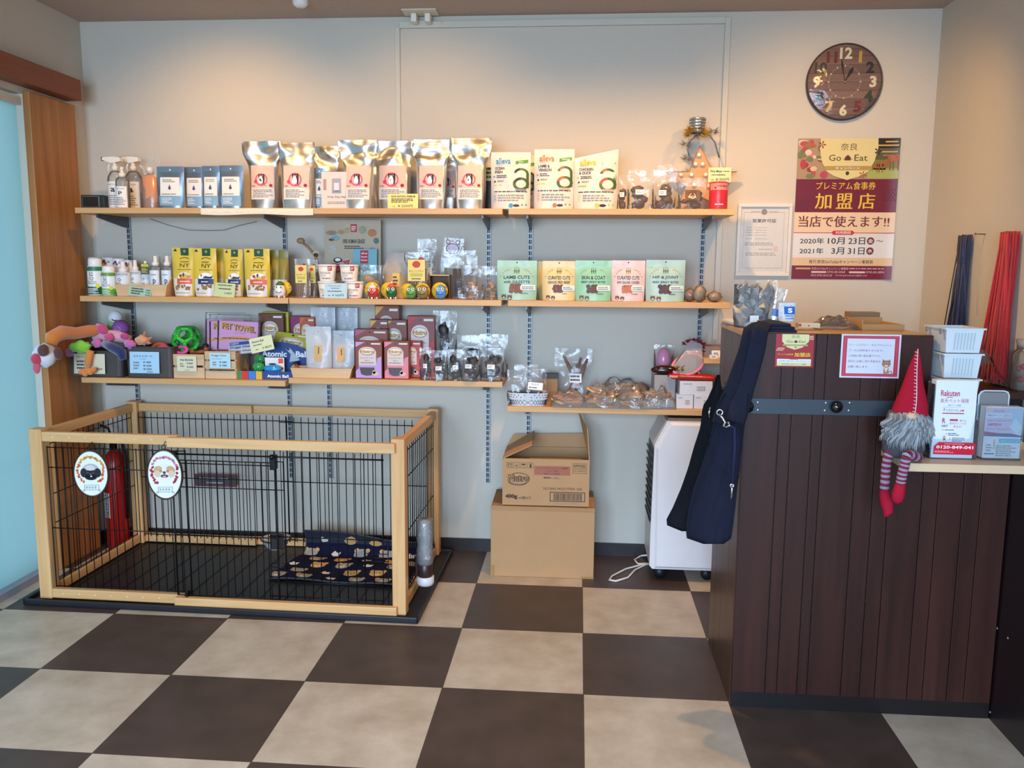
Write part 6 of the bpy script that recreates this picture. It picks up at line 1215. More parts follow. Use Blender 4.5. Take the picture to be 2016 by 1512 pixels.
# blanket with teddy heads
Pq = [atZ(555, 1126, .018), atZ(800, 1160, .018)]
bx0, by0 = .985, -.50; t_w, t_d = .60, .44
BLK = mat('#171a34', .95, var=.1, vs=40, bump=.7, bs=300, spec=.1)
def blk(u, v):
    x = u * t_w; y = v * t_d; s_ = max(0, v - .72) / .28
    z = .0165 + .004 * math.sin(u * 9 + v * 4) * (1 - v * .4) + .004 * math.sin(v * 14 + u * 3) + .004
    y2 = y - s_ * .11 * s_; z2 = z + .105 * s_ ** 1.3 * (1 - .35 * u) + .006 * math.sin(u * 7) * s_
    return (bx0 + x + .05 * v - .01 * math.sin(v * 6), by0 + y2 - .03 * u * (1 - v), z2)
mb = MB(); mb.grid(blk, 40, 30, BLK); b0 = len(mb.v); mb.grid(lambda u, v: (lambda q: (q[0], q[1], q[2] - .004))(blk(u, v)), 40, 30, mat('#2a2c3a', .9))
bt = thing('pet_blanket', 'navy fleece blanket printed with teddy bear heads, crumpled in the pen', 'blanket', (0, 0, 0)); FM = mb; mb = MB(); EDGE = [blk(i / 30, 0) for i in range(31)] + [blk(1, i / 20) for i in range(1, 21)] + [blk(1 - i / 30, 1) for i in range(1, 31)] + [blk(0, 1 - i / 20) for i in range(1, 20)]
mb.tube(EDGE, .004, mat('#3c4048', .9), 6, closed=True); mb.obj('binding', bt)
mb = FM; atb = lambda x, z, e=0: (lambda q: (q[0], q[1] - .0006 * e, q[2] + .0009 + .0006 * e))(blk(max(0, min(1, x)), max(0, min(1, z)))); R_ = random.Random(4)
TD, TD2, CR = mat('#c79a5c', .9, var=.1), mat('#8d6a44', .9), mat('#d9d2c2', .9)
for j in range(6):
    for i in range(5):
        u = (i + .3 + .5 * (j % 2)) / 5.2 + R_.uniform(-.015, .015); v = (j + .55) / 6.1; r = .056; k = t_w / t_d
        if (i + j) % 3 == 2:
            mb.shape([(u - r * .7, v), (u - r * .3, v + r * k * .5), (u + r * .1, v + r * k * .2), (u + r * .6, v + r * k * .3), (u + r * .5, v - r * k * .4), (u - r * .2, v - r * k * .5)], CR, atb, 1)
        else:
            for s_ in (-1, 1): mb.disc(u + s_ * r * .75, v + r * k * .55, r * .35, r * k * .35, TD, atb, 1, 8)
            mb.disc(u, v, r, r * k * .8, TD if (i * j) % 4 else mat('#9c9a94', .9), atb, 1, 14); mb.disc(u, v - r * k * .25, r * .38, r * k * .3, mat('#e3cfa6', .9), atb, 2, 10); mb.disc(u, v - r * k * .15, r * .12, r * k * .1, BLACK, atb, 3, 6)
            for s_ in (-1, 1): mb.disc(u + s_ * r * .4, v + r * k * .1, r * .09, r * k * .09, BLACK, atb, 3, 6)
mb.obj('fleece', bt)
# drinking bottle clipped outside the right side of the pen
xb_ = PX0 + PW_ * math.cos(PA) + .036; p = atX(826, 1020, xb_ + .012); yb = -.62
zt = atY(824, 1022, yb).z; zb = atY(822, 1150, yb).z; t = thing('water_bottle', 'clear plastic water bottle with brown base clipped to the pen side', 'bottle', (xb_ + .004, yb, zb)); hh_ = zt - zb
WB = clear('#eef2f4', haze=.2, gloss=1.3, key='wb'); cw = .034
mb = MB(); mb.lathe([(.030, hh_ * .32), (cw, hh_ * .36), (cw, hh_ * .55), (cw * .9, hh_ * .62), (cw, hh_ * .7), (cw, hh_ * .95), (cw * .85, hh_), (0, hh_)], WB, 22); mb.obj('bottle', t)
mb = MB(); mb.lathe([(.026, hh_ * .12), (.030, hh_ * .14), (.031, hh_ * .32), (.026, hh_ * .34)], mat('#3a2522', .35), 20); mb.obj('cap', t)
mb = MB(); mb.lathe([(.0, 0), (.03, 0), (.036, hh_ * .04), (.036, hh_ * .13), (.03, hh_ * .14), (.026, hh_ * .13)], mat('#d6d2d6', .35), 20, sy=.9, caps=False); mb.obj('drinking_tray', t)
MB().box(-.038, -.028, -.012, .012, hh_ * .1, hh_ * .45, mat('#3a2522', .35), .003).obj('clip', t)
# extinguisher between pen and wall
t = thing('fire_extinguisher', 'red fire extinguisher in the corner between the pen and the door wall', 'fire extinguisher', (.104, -.105, .0005)); RDX = mat('#b41f1c', .25, var=.02, spec=.6); r = .052
MB().lathe([(0, 0), (r * .92, 0), (r, .012), (r, .385), (r * .92, .42), (r * .6, .455), (.018, .47), (0, .47)], RDX, 28).obj('cylinder', t)
VL = MB().lathe([(.016, .468), (.016, .51), (.02, .512), (.02, .53), (0, .53)], mat('#2b2a2c', .4, .5), 16).obj('valve', t)
mb = MB(); mb.tube([(-.01, 0, .53), (-.02, 0, .57), (-.06, 0, .585)], .006, BLACK, 8); mb.tube([(-.01, 0, .52), (-.05, 0, .54)], .005, BLACK, 8); mb.obj('lever', VL)
MB().tube([(.02, 0, .515), (.05, -.01, .5), (.062, -.012, .44), (.058, -.012, .2), (.056, -.01, .14)], .007, BLACK, 8).obj('hose', VL)
at = lambda x, z, e=1: (r * math.sin(x / r), -r * math.cos(x / r) - .0005 * e, z); mb = MB()
mb.patch(-.045, -.005, .15, .27, mat('#d8d8d4', .5), at, 1, 8, 1); mb.lines(-.042, -.008, .155, .265, 8, GREYINK, at, 3, 2)
for z, c in ((.36, '#d9d9d9'), (.335, '#d8b52a'), (.31, '#3a3f8c')): mb.disc(-.018, z, .010, .010, mat(c, .5), at, 2, 12); mb.disc(-.016, z, .004, .005, BLACK, at, 3, 6)
mb.obj('label', t)
# two cartons
KR = mat('#b98f63', .75, var=.06, vs=14, bump=.2, bs=120); KRD = mat('#8f6a45', .8, var=.06)
lw, ld, lh = .447, .28, .315; t = thing('cardboard_carton', 'plain large cardboard carton on the floor under the open one', 'carton', (2.137, -.322 + ld / 2, .0005), .01)
mb = MB(); mb.box(-lw / 2, lw / 2, -ld / 2, ld / 2, 0, lh, KR, .002); mb.obj('body', t)
mb = MB(); tp = mat('#a97a48', .35, spec=.5); mb.box(-lw / 2 + .001, lw / 2 + .0, -ld / 2 - .0008, -ld / 2 + .03, lh - .018, lh + .0008, tp); mb.box(lw / 2 - .055, lw / 2 + .0006, -ld / 2 - .0008, -ld / 2 + .02, .0, .009, tp); mb.box(-lw / 2 - .0006, -lw / 2 + .018, -ld / 2 - .0008, -ld / 2 + .05, .0, .05, tp); mb.obj('tape', t)
MB().box(-lw / 2 + .004, -lw / 2 + .045, -ld / 2 + .03, ld / 2 - .02, lh + .0008, lh + .0035, KRD).obj('flap', t)
w2, d2, h2 = .372, .25, .205; zc = lh + .005; t = thing('cardboard_carton', 'printed open cardboard carton with raised flaps, on top of the plain one', 'carton', (2.148, -.315 + d2 / 2, zc), .012)
mb = MB(); th = .004
mb.box(-w2 / 2, w2 / 2, -d2 / 2, -d2 / 2 + th, 0, h2, KR); mb.box(-w2 / 2, w2 / 2, d2 / 2 - th, d2 / 2, 0, h2, KR); mb.box(-w2 / 2, -w2 / 2 + th, -d2 / 2 + th, d2 / 2 - th, 0, h2, KR); mb.box(w2 / 2 - th, w2 / 2, -d2 / 2 + th, d2 / 2 - th, 0, h2, KR); mb.box(-w2 / 2 + th, w2 / 2 - th, -d2 / 2 + th, d2 / 2 - th, 0, th, KRD)
at = flat(-d2 / 2); X = lambda a: -w2 / 2 + a * w2; Z = lambda b: b * h2; BR = mat('#3e2c22', .7, var=0)
def rect(x0, x1, z0, z1, k=.0012):
    mb.patch(x0, x1, z0, z0 + k, BR, at, 1); mb.patch(x0, x1, z1 - k, z1, BR, at, 1); mb.patch(x0, x0 + k, z0, z1, BR, at, 1); mb.patch(x1 - k, x1, z0, z1, BR, at, 1)
for i in range(4):
    x0 = X(.05 + i * .08); x1 = x0 + w2 * .065; z0, z1 = Z(.80), Z(.92); rect(x0, x1, z0, z1); xc = (x0 + x1) / 2; zc_ = (z0 + z1) / 2
    if i == 0:
        for s_ in (-.005, .005): mb.patch(xc + s_ - .001, xc + s_ + .001, z0 + .004, z1 - .006, BR, at, 2); mb.shape([(xc + s_ - .004, z1 - .009), (xc + s_ + .004, z1 - .009), (xc + s_, z1 - .004)], BR, at, 2)
    elif i == 1: mb.ring(xc, zc_ + .002, .004, .006, BR, at, 2, 180, 360, 10); mb.patch(xc - .001, xc + .001, z0 + .004, zc_, BR, at, 2)
    elif i == 2: mb.shape([(xc + .009 * math.cos(rad(a)), zc_ + .001 + .006 * math.sin(rad(a))) for a in range(0, 181, 20)], BR, at, 2); mb.patch(xc - .0006, xc + .0006, z0 + .003, zc_, BR, at, 2)
    else: mb.shape([(xc - .004, z0 + .003), (xc + .005, z0 + .003), (xc + .003, z1 - .004), (xc - .002, z1 - .004)], BR, at, 2)
mb.patch(X(.365), X(.78), Z(.66), Z(.855), mat('#a8654e', .7), at, 1)
for i, q in enumerate(('ニュートロ ナチュラルチョイス 減量用', 'エイジングケア 超小型', '中粒 ラム＆玄米')): mb.text(q, X((.39, .50, .48)[i]), X((.75, .64, .66)[i]), Z(.795 - i * .06), Z(.83 - i * .06), BR, at, 3)
mb.text('400g', X(.47), X(.565), Z(.575), Z(.625), BR, at, 2, .03); mb.text('(10個入)', X(.58), X(.66), Z(.58), Z(.615), BR, at, 2, .01)
rect(X(.805), X(.97), Z(.82), Z(.925)); mb.text('NW222', X(.82), X(.955), Z(.845), Z(.9), BR, at, 2, .02); rect(X(.805), X(.97), Z(.71), Z(.8)); mb.text('1216067(', X(.815), X(.96), Z(.735), Z(.775), BR, at, 2)
mb.text('20210602 0422U7TP04 1605', X(.47), X(.92), Z(.35), Z(.4), BR, at, 2)
mb.text('400g', X(.035), X(.175), Z(.125), Z(.235), BR, at, 2, .05); mb.text('x10袋入り', X(.185), X(.33), Z(.13), Z(.195), BR, at, 2, .03)
rect(X(.55), X(.955), Z(.1), Z(.305), .003); R_ = random.Random(3); x = X(.59)
while x < X(.915): q = R_.choice((.0008, .0014, .002)); mb.patch(x, x + q, Z(.125), Z(.28), BR, at, 2); x += q + R_.choice((.001, .0014, .002))
mb.lines(X(.6), X(.9), Z(.04), Z(.075), 1, GREYINK, at, 2, 3, ragged=.1)
mb.disc(X(.19), Z(.57), w2 * .125, h2 * .13, BR, at, 2, 28); mb.disc(X(.19), Z(.57), w2 * .118, h2 * .118, KR, at, 3, 28); mb.text('Nutro', X(.065), X(.31), Z(.5), Z(.66), BR, at, 5, .08); mb.text('Nutro', X(.072), X(.303), Z(.51), Z(.65), KR, at, 7, .0); mb.ring(X(.18), Z(.51), w2 * .1, w2 * .112, BR, at, 5, 190, 340, 14, .42); mb.obj('body', t)
def flap(pts, m=KRD):
    a, b, c, d = [Vector(p) for p in pts]; nrm = (b - a).cross(d - a).normalized() * .0035; mb = MB(); V = [a, b, c, d, a + nrm, b + nrm, c + nrm, d + nrm]
    mb.add(V, [(0, 1, 2, 3), (7, 6, 5, 4), (0, 4, 5, 1), (1, 5, 6, 2), (2, 6, 7, 3), (3, 7, 4, 0)], KR); mb.obj('flap', t)
flap([(-w2 / 2, -d2 / 2, h2), (-w2 / 2, d2 / 2, h2), (-w2 / 2 + .125, d2 / 2, h2 + .075), (-w2 / 2 + .125, -d2 / 2, h2 + .062)])
flap([(-w2 / 2, d2 / 2, h2), (w2 / 2, d2 / 2, h2), (w2 / 2 - .01, d2 / 2 + .025, h2 + .06), (-w2 / 2 + .03, d2 / 2 + .025, h2 + .05)])
flap([(w2 / 2, d2 / 2, h2), (w2 / 2, -d2 / 2, h2), (w2 / 2 - .01, -d2 / 2 + .02, h2 + .13), (w2 / 2 - .045, d2 / 2, h2 + .165)])
flap([(w2 / 2, -d2 / 2 + .01, h2 - .006), (-w2 / 2, -d2 / 2 + .01, h2 - .006), (-w2 / 2 + .05, -d2 / 2 + .12, h2 - .02), (w2 / 2 - .05, -d2 / 2 + .12, h2 - .02)])
# air cooler half behind the navy bag
t = thing('air_cooler', 'white upright air cooler on castors behind the hanging navy bag', 'air cooler', (2.60, -.315, 0)); CW = mat('#d9d6d6', .4, var=.02); aw, ad = .30, .27
prof = [(.012, .055), (0, .07), (0, .20), (.006, .60), (.055, .70), (aw, .70), (aw, .055)]
mb = MB(); n = len(prof); V = [(x, y, z) for y in (0, ad) for x, z in prof]; mb.add(V, [tuple(range(n)), tuple(range(2 * n - 1, n - 1, -1))] + [(i, i + n, (i + 1) % n + n, (i + 1) % n) for i in range(n)], CW); mb.obj('housing', t)
mb = MB(); mb.add([(x, -.010 + (0 if k else 0), z) for k in (0,) for x, z in ((.03, .07), (.022, .58), (.075, .685), (aw, .685), (aw, .07))] + [(x, 0, z) for x, z in ((.02, .06), (.012, .59), (.07, .695), (aw, .695), (aw, .06))], [(0, 1, 2, 3, 4)] + [(i, i + 5, (i + 1) % 5 + 5, (i + 1) % 5) for i in range(5)], mat('#dedbdc', .4)); mb.obj('side_cover', t)
mb = MB(); mb.add([(-.002 + .006 * (z - .2) / .4, y, z) for y, z in ((.015, .25), (.015, .58), (ad - .015, .58), (ad - .015, .25))], [(0, 1, 2, 3)], BLACK)
for k in range(10): mb.box(-.006, -.001, .015, ad - .015, .26 + k * .032, .266 + k * .032, mat('#2a2a2c', .4))
mb.obj('grille', t)
MB().box(.06, aw, .02, ad - .02, .70, .712, mat('#6e625c', .4), .003).obj('top_panel', t)
for x in (.05, aw - .05):
    for y in (.04, ad - .05):
        mb = MB(); mb.lathe([(.0, -.012), (.024, -.012), (.026, 0), (.024, .012), (0, .012)], BLACK, 16, xf=Matrix.Translation((x, y, .0265)) @ Matrix.Rotation(math.pi / 2, 4, 'X')); mb.box(x - .016, x + .016, y - .014, y + .014, .04, .058, BLACK, .002); mb.obj('castor', t)
t = thing('power_cord', 'white power cord looping on the floor beside the air cooler', 'cord', (0, 0, 0)); F = lambda px, py, z=.0045: tuple(atZ(px, py, z))
mb = MB(); mb.tube([F(1283, 1092, .05)[:2] + (.05,), F(1262, 1094), F(1249, 1102), F(1256, 1110), F(1290, 1109)], .004, mat('#e9e4dc', .5), 8); mb.tube([F(1290, 1110), F(1262, 1112), F(1232, 1120), F(1205, 1134), F(1200, 1142), F(1212, 1144), F(1236, 1137), F(1250, 1122), F(1270, 1112), F(1288, 1107)], .004, mat('#e9e4dc', .5), 8); mb.obj('cord', t)
# ================================================================== counter and everything on it
CX0, CX1, CYF, CYB, CH = 2.764, 3.285, -1.35, -.90, 1.152
DK = wood('#26110d', '#45241c', 'z', 5, .05, .42, spec=.3, key='counter'); DKS = wood('#38231c', '#573829', 'z', 5, .05, .4, coat=.1, key='counterside'); DKK = mat('#161011', .4)
t = thing('reception_counter', 'tall dark brown plank-fronted reception counter with an iron strap', 'counter', (0, 0, 0))
mb = MB(); g = [2.764, 2.865, 2.9, 2.96, 2.99, 3.09, 3.145, 3.19, 3.285]
for a, b in zip(g, g[1:]): mb.box(a + .0012, b - .0012, CYF, CYF + .018, .05, CH - .001, DK, .001)
g2 = [3.285, 3.33, 3.40, 3.45, 3.527]
for a, b in zip(g2, g2[1:]): mb.box(a + .001, b - .001, CYF, CYF + .018, .05, .79, DK, .001)
mb.box(CX0 + .001, 3.527, CYF + .006, CYF + .012, .02, .79, DKK); mb.box(CX0 + .001, CX1 - .001, CYF + .006, CYF + .012, .79, CH - .015, DKK); mb.obj('plank_front', t)
MB().box(CX0 + .002, 3.527, CYF + .003, CYF + .022, 0, .05, DKK).obj('plinth', t)
mb = MB(); g3 = [CYF + .018, -1.22, -1.11, -1.0, CYB]
for a, b in zip(g3, g3[1:]): mb.box(CX0, CX0 + .016, a + .0008, b - .0008, 0, CH - .014, DKS, .001)
mb.box(CX0 + .003, CX0 + .012, CYF + .018, CYB, 0, CH - .016, DKK); mb.obj('side_panel', t)
MB().box(CX1 - .016, CX1, CYF + .018, CYB, .83, CH - .014, DKS).obj('side_panel', t)
MB().box(CX0 - .002, CX1 + .002, CYF + .0185, CYB, CH - .013, CH, wood('#a9804e', '#c39a66', 'x', 6, .06, .35, key='ctop')).obj('top', t)
IRON = mat('#39414a', .45, .3, var=.08, vs=20)
mb = MB(); mb.box(CX0 + .01, 3.192, CYF - .004, CYF, .916, .962, IRON, .001); mb.obj('iron_strap', t)
mb = MB(); mb.box(CX0 - .004, CX0, CYF + .02, CYB - .1, .916, .962, IRON, .001); mb.obj('iron_strap', t)
for px, py in ((1492, 792), (1492, 807), (1626, 793), (1624, 808), (1673, 793), (1671, 808)):
    p = atY(px, py, CYF - .005); MB().ball((p.x, CYF - .0045, p.z), .0035, .0018, .0035, mat('#c9ccd0', .3, .8), 10, 6).obj('screw', t)
KN = mat('#0f0f12', .18, spec=.7, var=0)
for px in (1471, 1645):
    p = atY(px, 800, CYF - .012); mb = MB(); mb.lathe([(.006, 0), (.007, .008), (.016, .012), (.0175, .02), (.012, .028), (0, .030)], KN, 18, xf=Matrix.Translation((p.x, CYF - .004, p.z)) @ Matrix.Rotation(math.pi / 2, 4, 'X')); mb.obj('knob', t)
p = atX(1402, 770, CX0 - .004); mb = MB(); mb.lathe([(.006, 0), (.007, .01), (.014, .013), (.016, .022), (.012, .03), (0, .032)], KN, 18, xf=Matrix.Translation((CX0 - .004, -1.12, .945)) @ Matrix.Rotation(-math.pi / 2, 4, 'Y')); mb.obj('knob', t)
MB().box(CX1 - .02, 3.527, CYB - .02, CYB, 0, .79, DKS).obj('back_board', t)
# pale board: small shelf in front of the counter, running on as the low worktop
BDW = wood('#c9a987', '#dfc4a2', 'x', 5, .06, .4, key='bd')
t = thing('counter_board', 'pale wooden ledge board jutting out below the counter top, with the gnome', 'ledge', (0, 0, 0))
mb = MB(); ZB = .824; P_ = [(3.16, -1.55), (3.62, -1.55), (3.62, -.95), (3.288, -.95), (3.288, -1.352), (3.16, -1.352)]
n = 6; mb.add([(x, y, z) for z in (ZB - .022, ZB) for x, y in P_], [tuple(range(n - 1, -1, -1)), tuple(range(n, 2 * n))] + [(i, (i + 1) % n, (i + 1) % n + n, i + n) for i in range(n)], BDW); mb.obj('board', t)
# side wing towards the viewer
t = thing('side_wing', 'dark wooden side panel with bright screws at the counter end', 'panel', (0, 0, 0))
MB().box(3.53, 3.56, -2.3, -1.30, 0, .80, mat('#1c1114', .35, var=.1, coat=.3)).obj('panel', t)
for px, py in ((1963, 1237), (1984, 1256), (1949, 1402), (1966, 1445)):
    p = atX(px, py, 3.53); MB().ball((3.5295, p.y, p.z), .0015, .0036, .0036, mat('#cfd0d4', .3, .8), 10, 6).obj('screw', t)
# low cabinet on the right wall
t = thing('wall_cabinet', 'dark low cabinet with a reddish top against the right wall', 'cabinet', (0, 0, 0))
MB().box(3.42, RX - .013, -.93, -.25, 0, .915, DKK).obj('body', t); MB().box(3.41, RX - .001, -.95, -.25, .915, .935, mat('#3a211c', .4)).obj('top', t)
# ------------------------------------------------------------------ hanging navy sling bag
NVY = mat('#13172b', .95, var=.12, vs=14, bump=.8, bs=500)
t = thing('sling_bag', 'navy fabric carrier bag hanging from the counter corner by its strap', 'bag', tuple(atY(1410, 900, -1.28)))
oB = Vector(t.location); Lb = lambda px, py, Y: Vector(atY(px, py, Y)) - oB
def sheet(name, rows, d0, d1, folds, m=NVY, nu=26, seed=0, parent=None):
    """closed cloth body: rows of (py, xl, xr) in the photo, front at depth d0, back at d1"""
    mb = MB(); R = len(rows)
    def pt(i, u, back):
        py, a, b = rows[i]; px = a + (b - a) * u; k = math.sin(math.pi * min(1, max(0, u))) ** .5
        Y = (d0 + d1) / 2 + ((d1 - d0) / 2 * k if back else -(d0 - d1) / -2 * k * -1)
        Y += (folds * math.sin(u * 9 + seed + i * .22) + folds * .35 * math.sin(u * 21 + i * .2)) * k * (.4 + .6 * i / R) * (0 if back else 1)
        return Lb(px, py, Y)
    V = []
    for i in range(R):
        V += [pt(i, j / nu, False) for j in range(nu + 1)] + [pt(i, 1 - j / nu, True) for j in range(1, nu)]
    K = 2 * nu; F = [(i * K + j, i * K + (j + 1) % K, (i + 1) * K + (j + 1) % K, (i + 1) * K + j) for i in range(R - 1) for j in range(K)] + [tuple(range(K)), tuple((R - 1) * K + j for j in range(K - 1, -1, -1))]
    mb.add(V, F, m, True); return mb.obj(name, parent)
def interp(tab, n):
    out = []
    for i in range(n + 1):
        y = tab[0][0] + (tab[-1][0] - tab[0][0]) * i / n
        for a, b in zip(tab, tab[1:]):
            if a[0] <= y <= b[0]: k = (y - a[0]) / (b[0] - a[0]); out.append((y, a[1] + (b[1] - a[1]) * k, a[2] + (b[2] - a[2]) * k)); break
    return out
sheet('front_pouch', interp([(775, 1428, 1474), (800, 1412, 1472), (840, 1403, 1466), (880, 1392, 1462), (920, 1380, 1457), (960, 1366, 1452), (1000, 1356, 1448), (1040, 1350, 1443), (1060, 1352, 1440), (1067, 1368, 1436), (1071, 1385, 1425)], 26), -1.455, -1.37, .007, parent=t, seed=1)
sheet('back_pouch', interp([(738, 1411, 1418), (760, 1404, 1420), (785, 1393, 1430), (800, 1383, 1440), (840, 1379, 1440), (880, 1366, 1440), (920, 1355, 1436), (960, 1341, 1430), (1000, 1324, 1425), (1022, 1312, 1420), (1034, 1313, 1416), (1041, 1322, 1408), (1046, 1342, 1396)], 26), -1.36, -1.28, .006, mat('#0d1019', .95, var=.1, bump=.8, bs=500), parent=t, seed=3)
def strap(name, pts, m, k=12):
    """broad strap through (px, py, Y, half width in metres)"""
    mb = MB(); C_ = [Lb(a, b, c) for a, b, c, w in pts]; Wd = [w for *_, w in pts]; V = []; nn = len(C_)
    for i, (c, w) in enumerate(zip(C_, Wd)):
        tdir = (C_[min(i + 1, nn - 1)] - C_[max(0, i - 1)]).normalized(); side = tdir.cross(Vector((0, 1, 0))).normalized() if abs(tdir.y) < .9 else Vector((1, 0, 0))
        if side.x < 0: side = -side
        nrm = side.cross(tdir).normalized()
        for j in range(10): a = j * .6283; V.append(c + side * w * math.cos(a) + nrm * .007 * math.sin(a) * (1 + .5 * math.sin(3 * a + i)))
    mb.add(V, [(i * 10 + j, i * 10 + (j + 1) % 10, (i + 1) * 10 + (j + 1) % 10, (i + 1) * 10 + j) for i in range(nn - 1) for j in range(10)] + [tuple(range(10)), tuple((nn - 1) * 10 + j for j in range(9, -1, -1))], m, True); mb.obj(name, t)
strap('strap', [(1505, 640, -1.28, .024), (1500, 642, -1.34, .026), (1495, 650, -1.372, .026), (1489, 685, -1.378, .026), (1480, 725, -1.385, .024), (1468, 765, -1.395, .024), (1456, 800, -1.405, .03), (1446, 830, -1.41, .03)], NVY)
strap('strap', [(1490, 640, -1.28, .018), (1484, 642, -1.33, .02), (1478, 652, -1.37, .022), (1470, 690, -1.372, .023), (1456, 730, -1.38, .023), (1442, 770, -1.388, .024), (1430, 805, -1.395, .03), (1422, 835, -1.40, .03)], mat('#101425', .95, var=.12, vs=14, bump=.8, bs=500))
CHR = mat('#d3d6da', .15, 1, var=0)
def clipper(pts, ring, name):
    mb = MB(); mb.tube([Lb(a, b, c) for a, b, c in pts], .0035, CHR, 8); cxr, cyr, Yr, rr = ring; c = Lb(cxr, cyr, Yr); mb.tube([c + Vector((rr * math.cos(i * .5236), 0, rr * math.sin(i * .5236))) for i in range(12)], .002, CHR, 6, closed=True); mb.obj(name, t)
clipper([(1415, 815, -1.475), (1422, 822, -1.477), (1428, 832, -1.478), (1424, 838, -1.478), (1430, 841, -1.478), (1436, 838, -1.478), (1433, 830, -1.478)], (1417, 812, -1.475, .008), 'snap_hook')
MB().tube([Lb(1436, 838, -1.475), Lb(1446, 843, -1.475), Lb(1447, 880, -1.474), Lb(1442, 952, -1.47)], .004, mat('#1a2140', .9), 6).obj('cord', t)
clipper([(1441, 952, -1.472), (1441, 966, -1.473), (1440, 982, -1.473)], (1441, 956, -1.473, .005), 'snap_hook')
MB().tube([Lb(1399, 802, -1.375), Lb(1396, 812, -1.377), Lb(1398, 822, -1.375)], .003, CHR, 6).obj('ring', t)
# ------------------------------------------------------------------ things on the counter top
CT = CH + .0005
def folded(i, px0, px1, py, y0, y1, label):
    a, b = atY(px0, py, y0), atY(px1, py, y0); o = MB().box(0, b.x - a.x, 0, y1 - y0, 0, .008, mat('#161c33', .9, var=.1, bump=.6, bs=400), .003).obj('folded_cloth', loc=(a.x, y0, CT + i * .0088)); return tag(o, label, 'cloth', 'folded navy cloths')
folded(0, 1512, 1570, 648, -1.335, -1.17, 'folded navy cloth, lowest of the pile on the counter'); folded(1, 1512, 1566, 644, -1.33, -1.17, 'folded navy cloth, middle of the pile on the counter'); folded(2, 1512, 1558, 638, -1.325, -1.17, 'folded navy cloth, top of the pile on the counter')
Y = -1.10
cx, w, h = spot(1449, 1527, 556, Y, CT); t = thing('grey_bag_bundle', 'bundle of grey plastic bags with a white sticker in a clear bag on the counter', 'bundle', (cx, Y, CT)); GB = mat('#9c9a96', .5, var=.25, vs=30, bump=.8, bs=80)
R_ = random.Random(5)
for i, (x, z, rx, rz) in enumerate(((-.3, .22, .26, .22), (.1, .25, .3, .25), (-.1, .5, .28, .24), (.28, .35, .22, .3), (-.28, .74, .16, .22), (.02, .75, .18, .18), (.3, .8, .14, .2))):
    mb = MB(); mb.ball((x * w, (i % 3 - 1) * .02, max(z * h, rz * h * 1.5)), rx * w, .035, rz * h, GB, 9, 6, wob=1.0, seed=i); 
    for k in range(len(mb.sm)): mb.sm[k] = False
    mb.obj('grey_bag', t)
P = Pouch(w * 1.1, h * 1.06, .1, seed=91, crease=.012, crump=.02, flat=.1); P.build(MB(), CLEARG, 16, 18).obj('clear_bag', t)
mb = MB(); mb.patch(-w * .22, w * .0, h * .14, h * .28, WHITE, lambda x, z, e=0: (x, -.062 - .0005 * e, z), 1); mb.obj('sticker', t)
t = thing('paper_bundle', 'white paper bundle at the edge of the counter top by the grey bags', 'bundle', tuple(atZ(1455, 643, CT))); mb = MB(); mb.tube([(-.03, .10, .010), (0, .02, .011), (.035, -.06, .010)], [.010, .011, .010], mat('#dcd4d4', .6), 10); mb.obj('bundle', t)
cx, w, h = spot(1505, 1540, 566, -1.15, CT + .027); t = thing('clear_sleeve', 'tall clear sleeve with a blue corner print beside the grey bags', 'bag', (cx, -1.16, CT + .027)); t.rotation_euler.y = .22; P = Pouch(w * .7, h, .02, seed=93, crease=.006, flat=.1); P.build(MB(), clear(haze=.2, gloss=2, key='sleeve')).obj('clear_bag', t)
mb = MB(); mb.patch(-w * .2, w * .2, h * .12, h * .34, mat('#2f6ab0', .4), P.at, 3, 3, 2); mb.obj('print', t)
cx, w, h = spot(1533, 1562, 596, -1.19, CT + .0265); t = thing('logo_bag', 'small white bag with a blue square and white S on the folded cloths', 'bag', (cx, -1.20, CT + .0265)); P = Pouch(w * 1.15, h, .05, seed=94, crease=.006, flat=.12); at = P.at
mb = MB(); P.build(mb, mat('#d9dde3', .35, var=.05)); B_ = mat('#2470c4', .4); mb.patch(-w * .25, w * .48, h * .38, h * .8, B_, at, 2, 6, 3); mb.text('S', -w * .02, w * .3, h * .46, h * .72, WHITE, at, 5, .05); mb.lines(-w * .2, w * .4, h * .24, h * .34, 1, B_, at, 3, 3); mb.patch(-w * .2, w * .36, h * .13, h * .17, B_, at, 2, 4, 1)
for k in range(14): mb.disc(R_.uniform(-.45, .45) * w, R_.uniform(.05, .9) * h, .0015, .0015, mat('#8aa6cc'), at, 1, 6)
mb.obj('body', t)
card(1568, 1611, 636, 645, -1.19, CT + .004, 'cream card strip with a red square lying on the counter', '#d8c09c', [('b', .02, .14, .3, .85, RED), ('b', .46, .52, .35, .6, INK)], tilt=0, cat='card', name='card_strip', t=.03, lift=1)
cx, w, h = spot(1604, 1688, 615, -1.12, CT); t = thing('crumpled_film', 'crumpled clear plastic film heap on the counter top', 'film', (cx, -1.12, CT)); mb = MB(); CF = clear('#f3ead8', haze=.08, gloss=1.4, key='film')
mb.grid(lambda u, v: ((u - .5) * w * 1.05, (v - .5) * .12, .001 + h * .85 * math.sin(math.pi * v) ** .7 * (.35 + .65 * math.sin(math.pi * min(1, u * 1.1 + .0)) ** .5) * (.8 + .5 * noise.noise(Vector((u * 6, v * 5, 2)))) * (1 if 0 < u < 1 else .1)), 26, 16, CF, smooth=False); mb.obj('film', t)
p = atZ(1770, 652, CT); t = thing('card_tray', 'shallow tan cardboard tray at the far end of the counter top', 'tray', (3.19, -1.08, CT)); mb = MB(); KT = mat('#b58a58', .7)
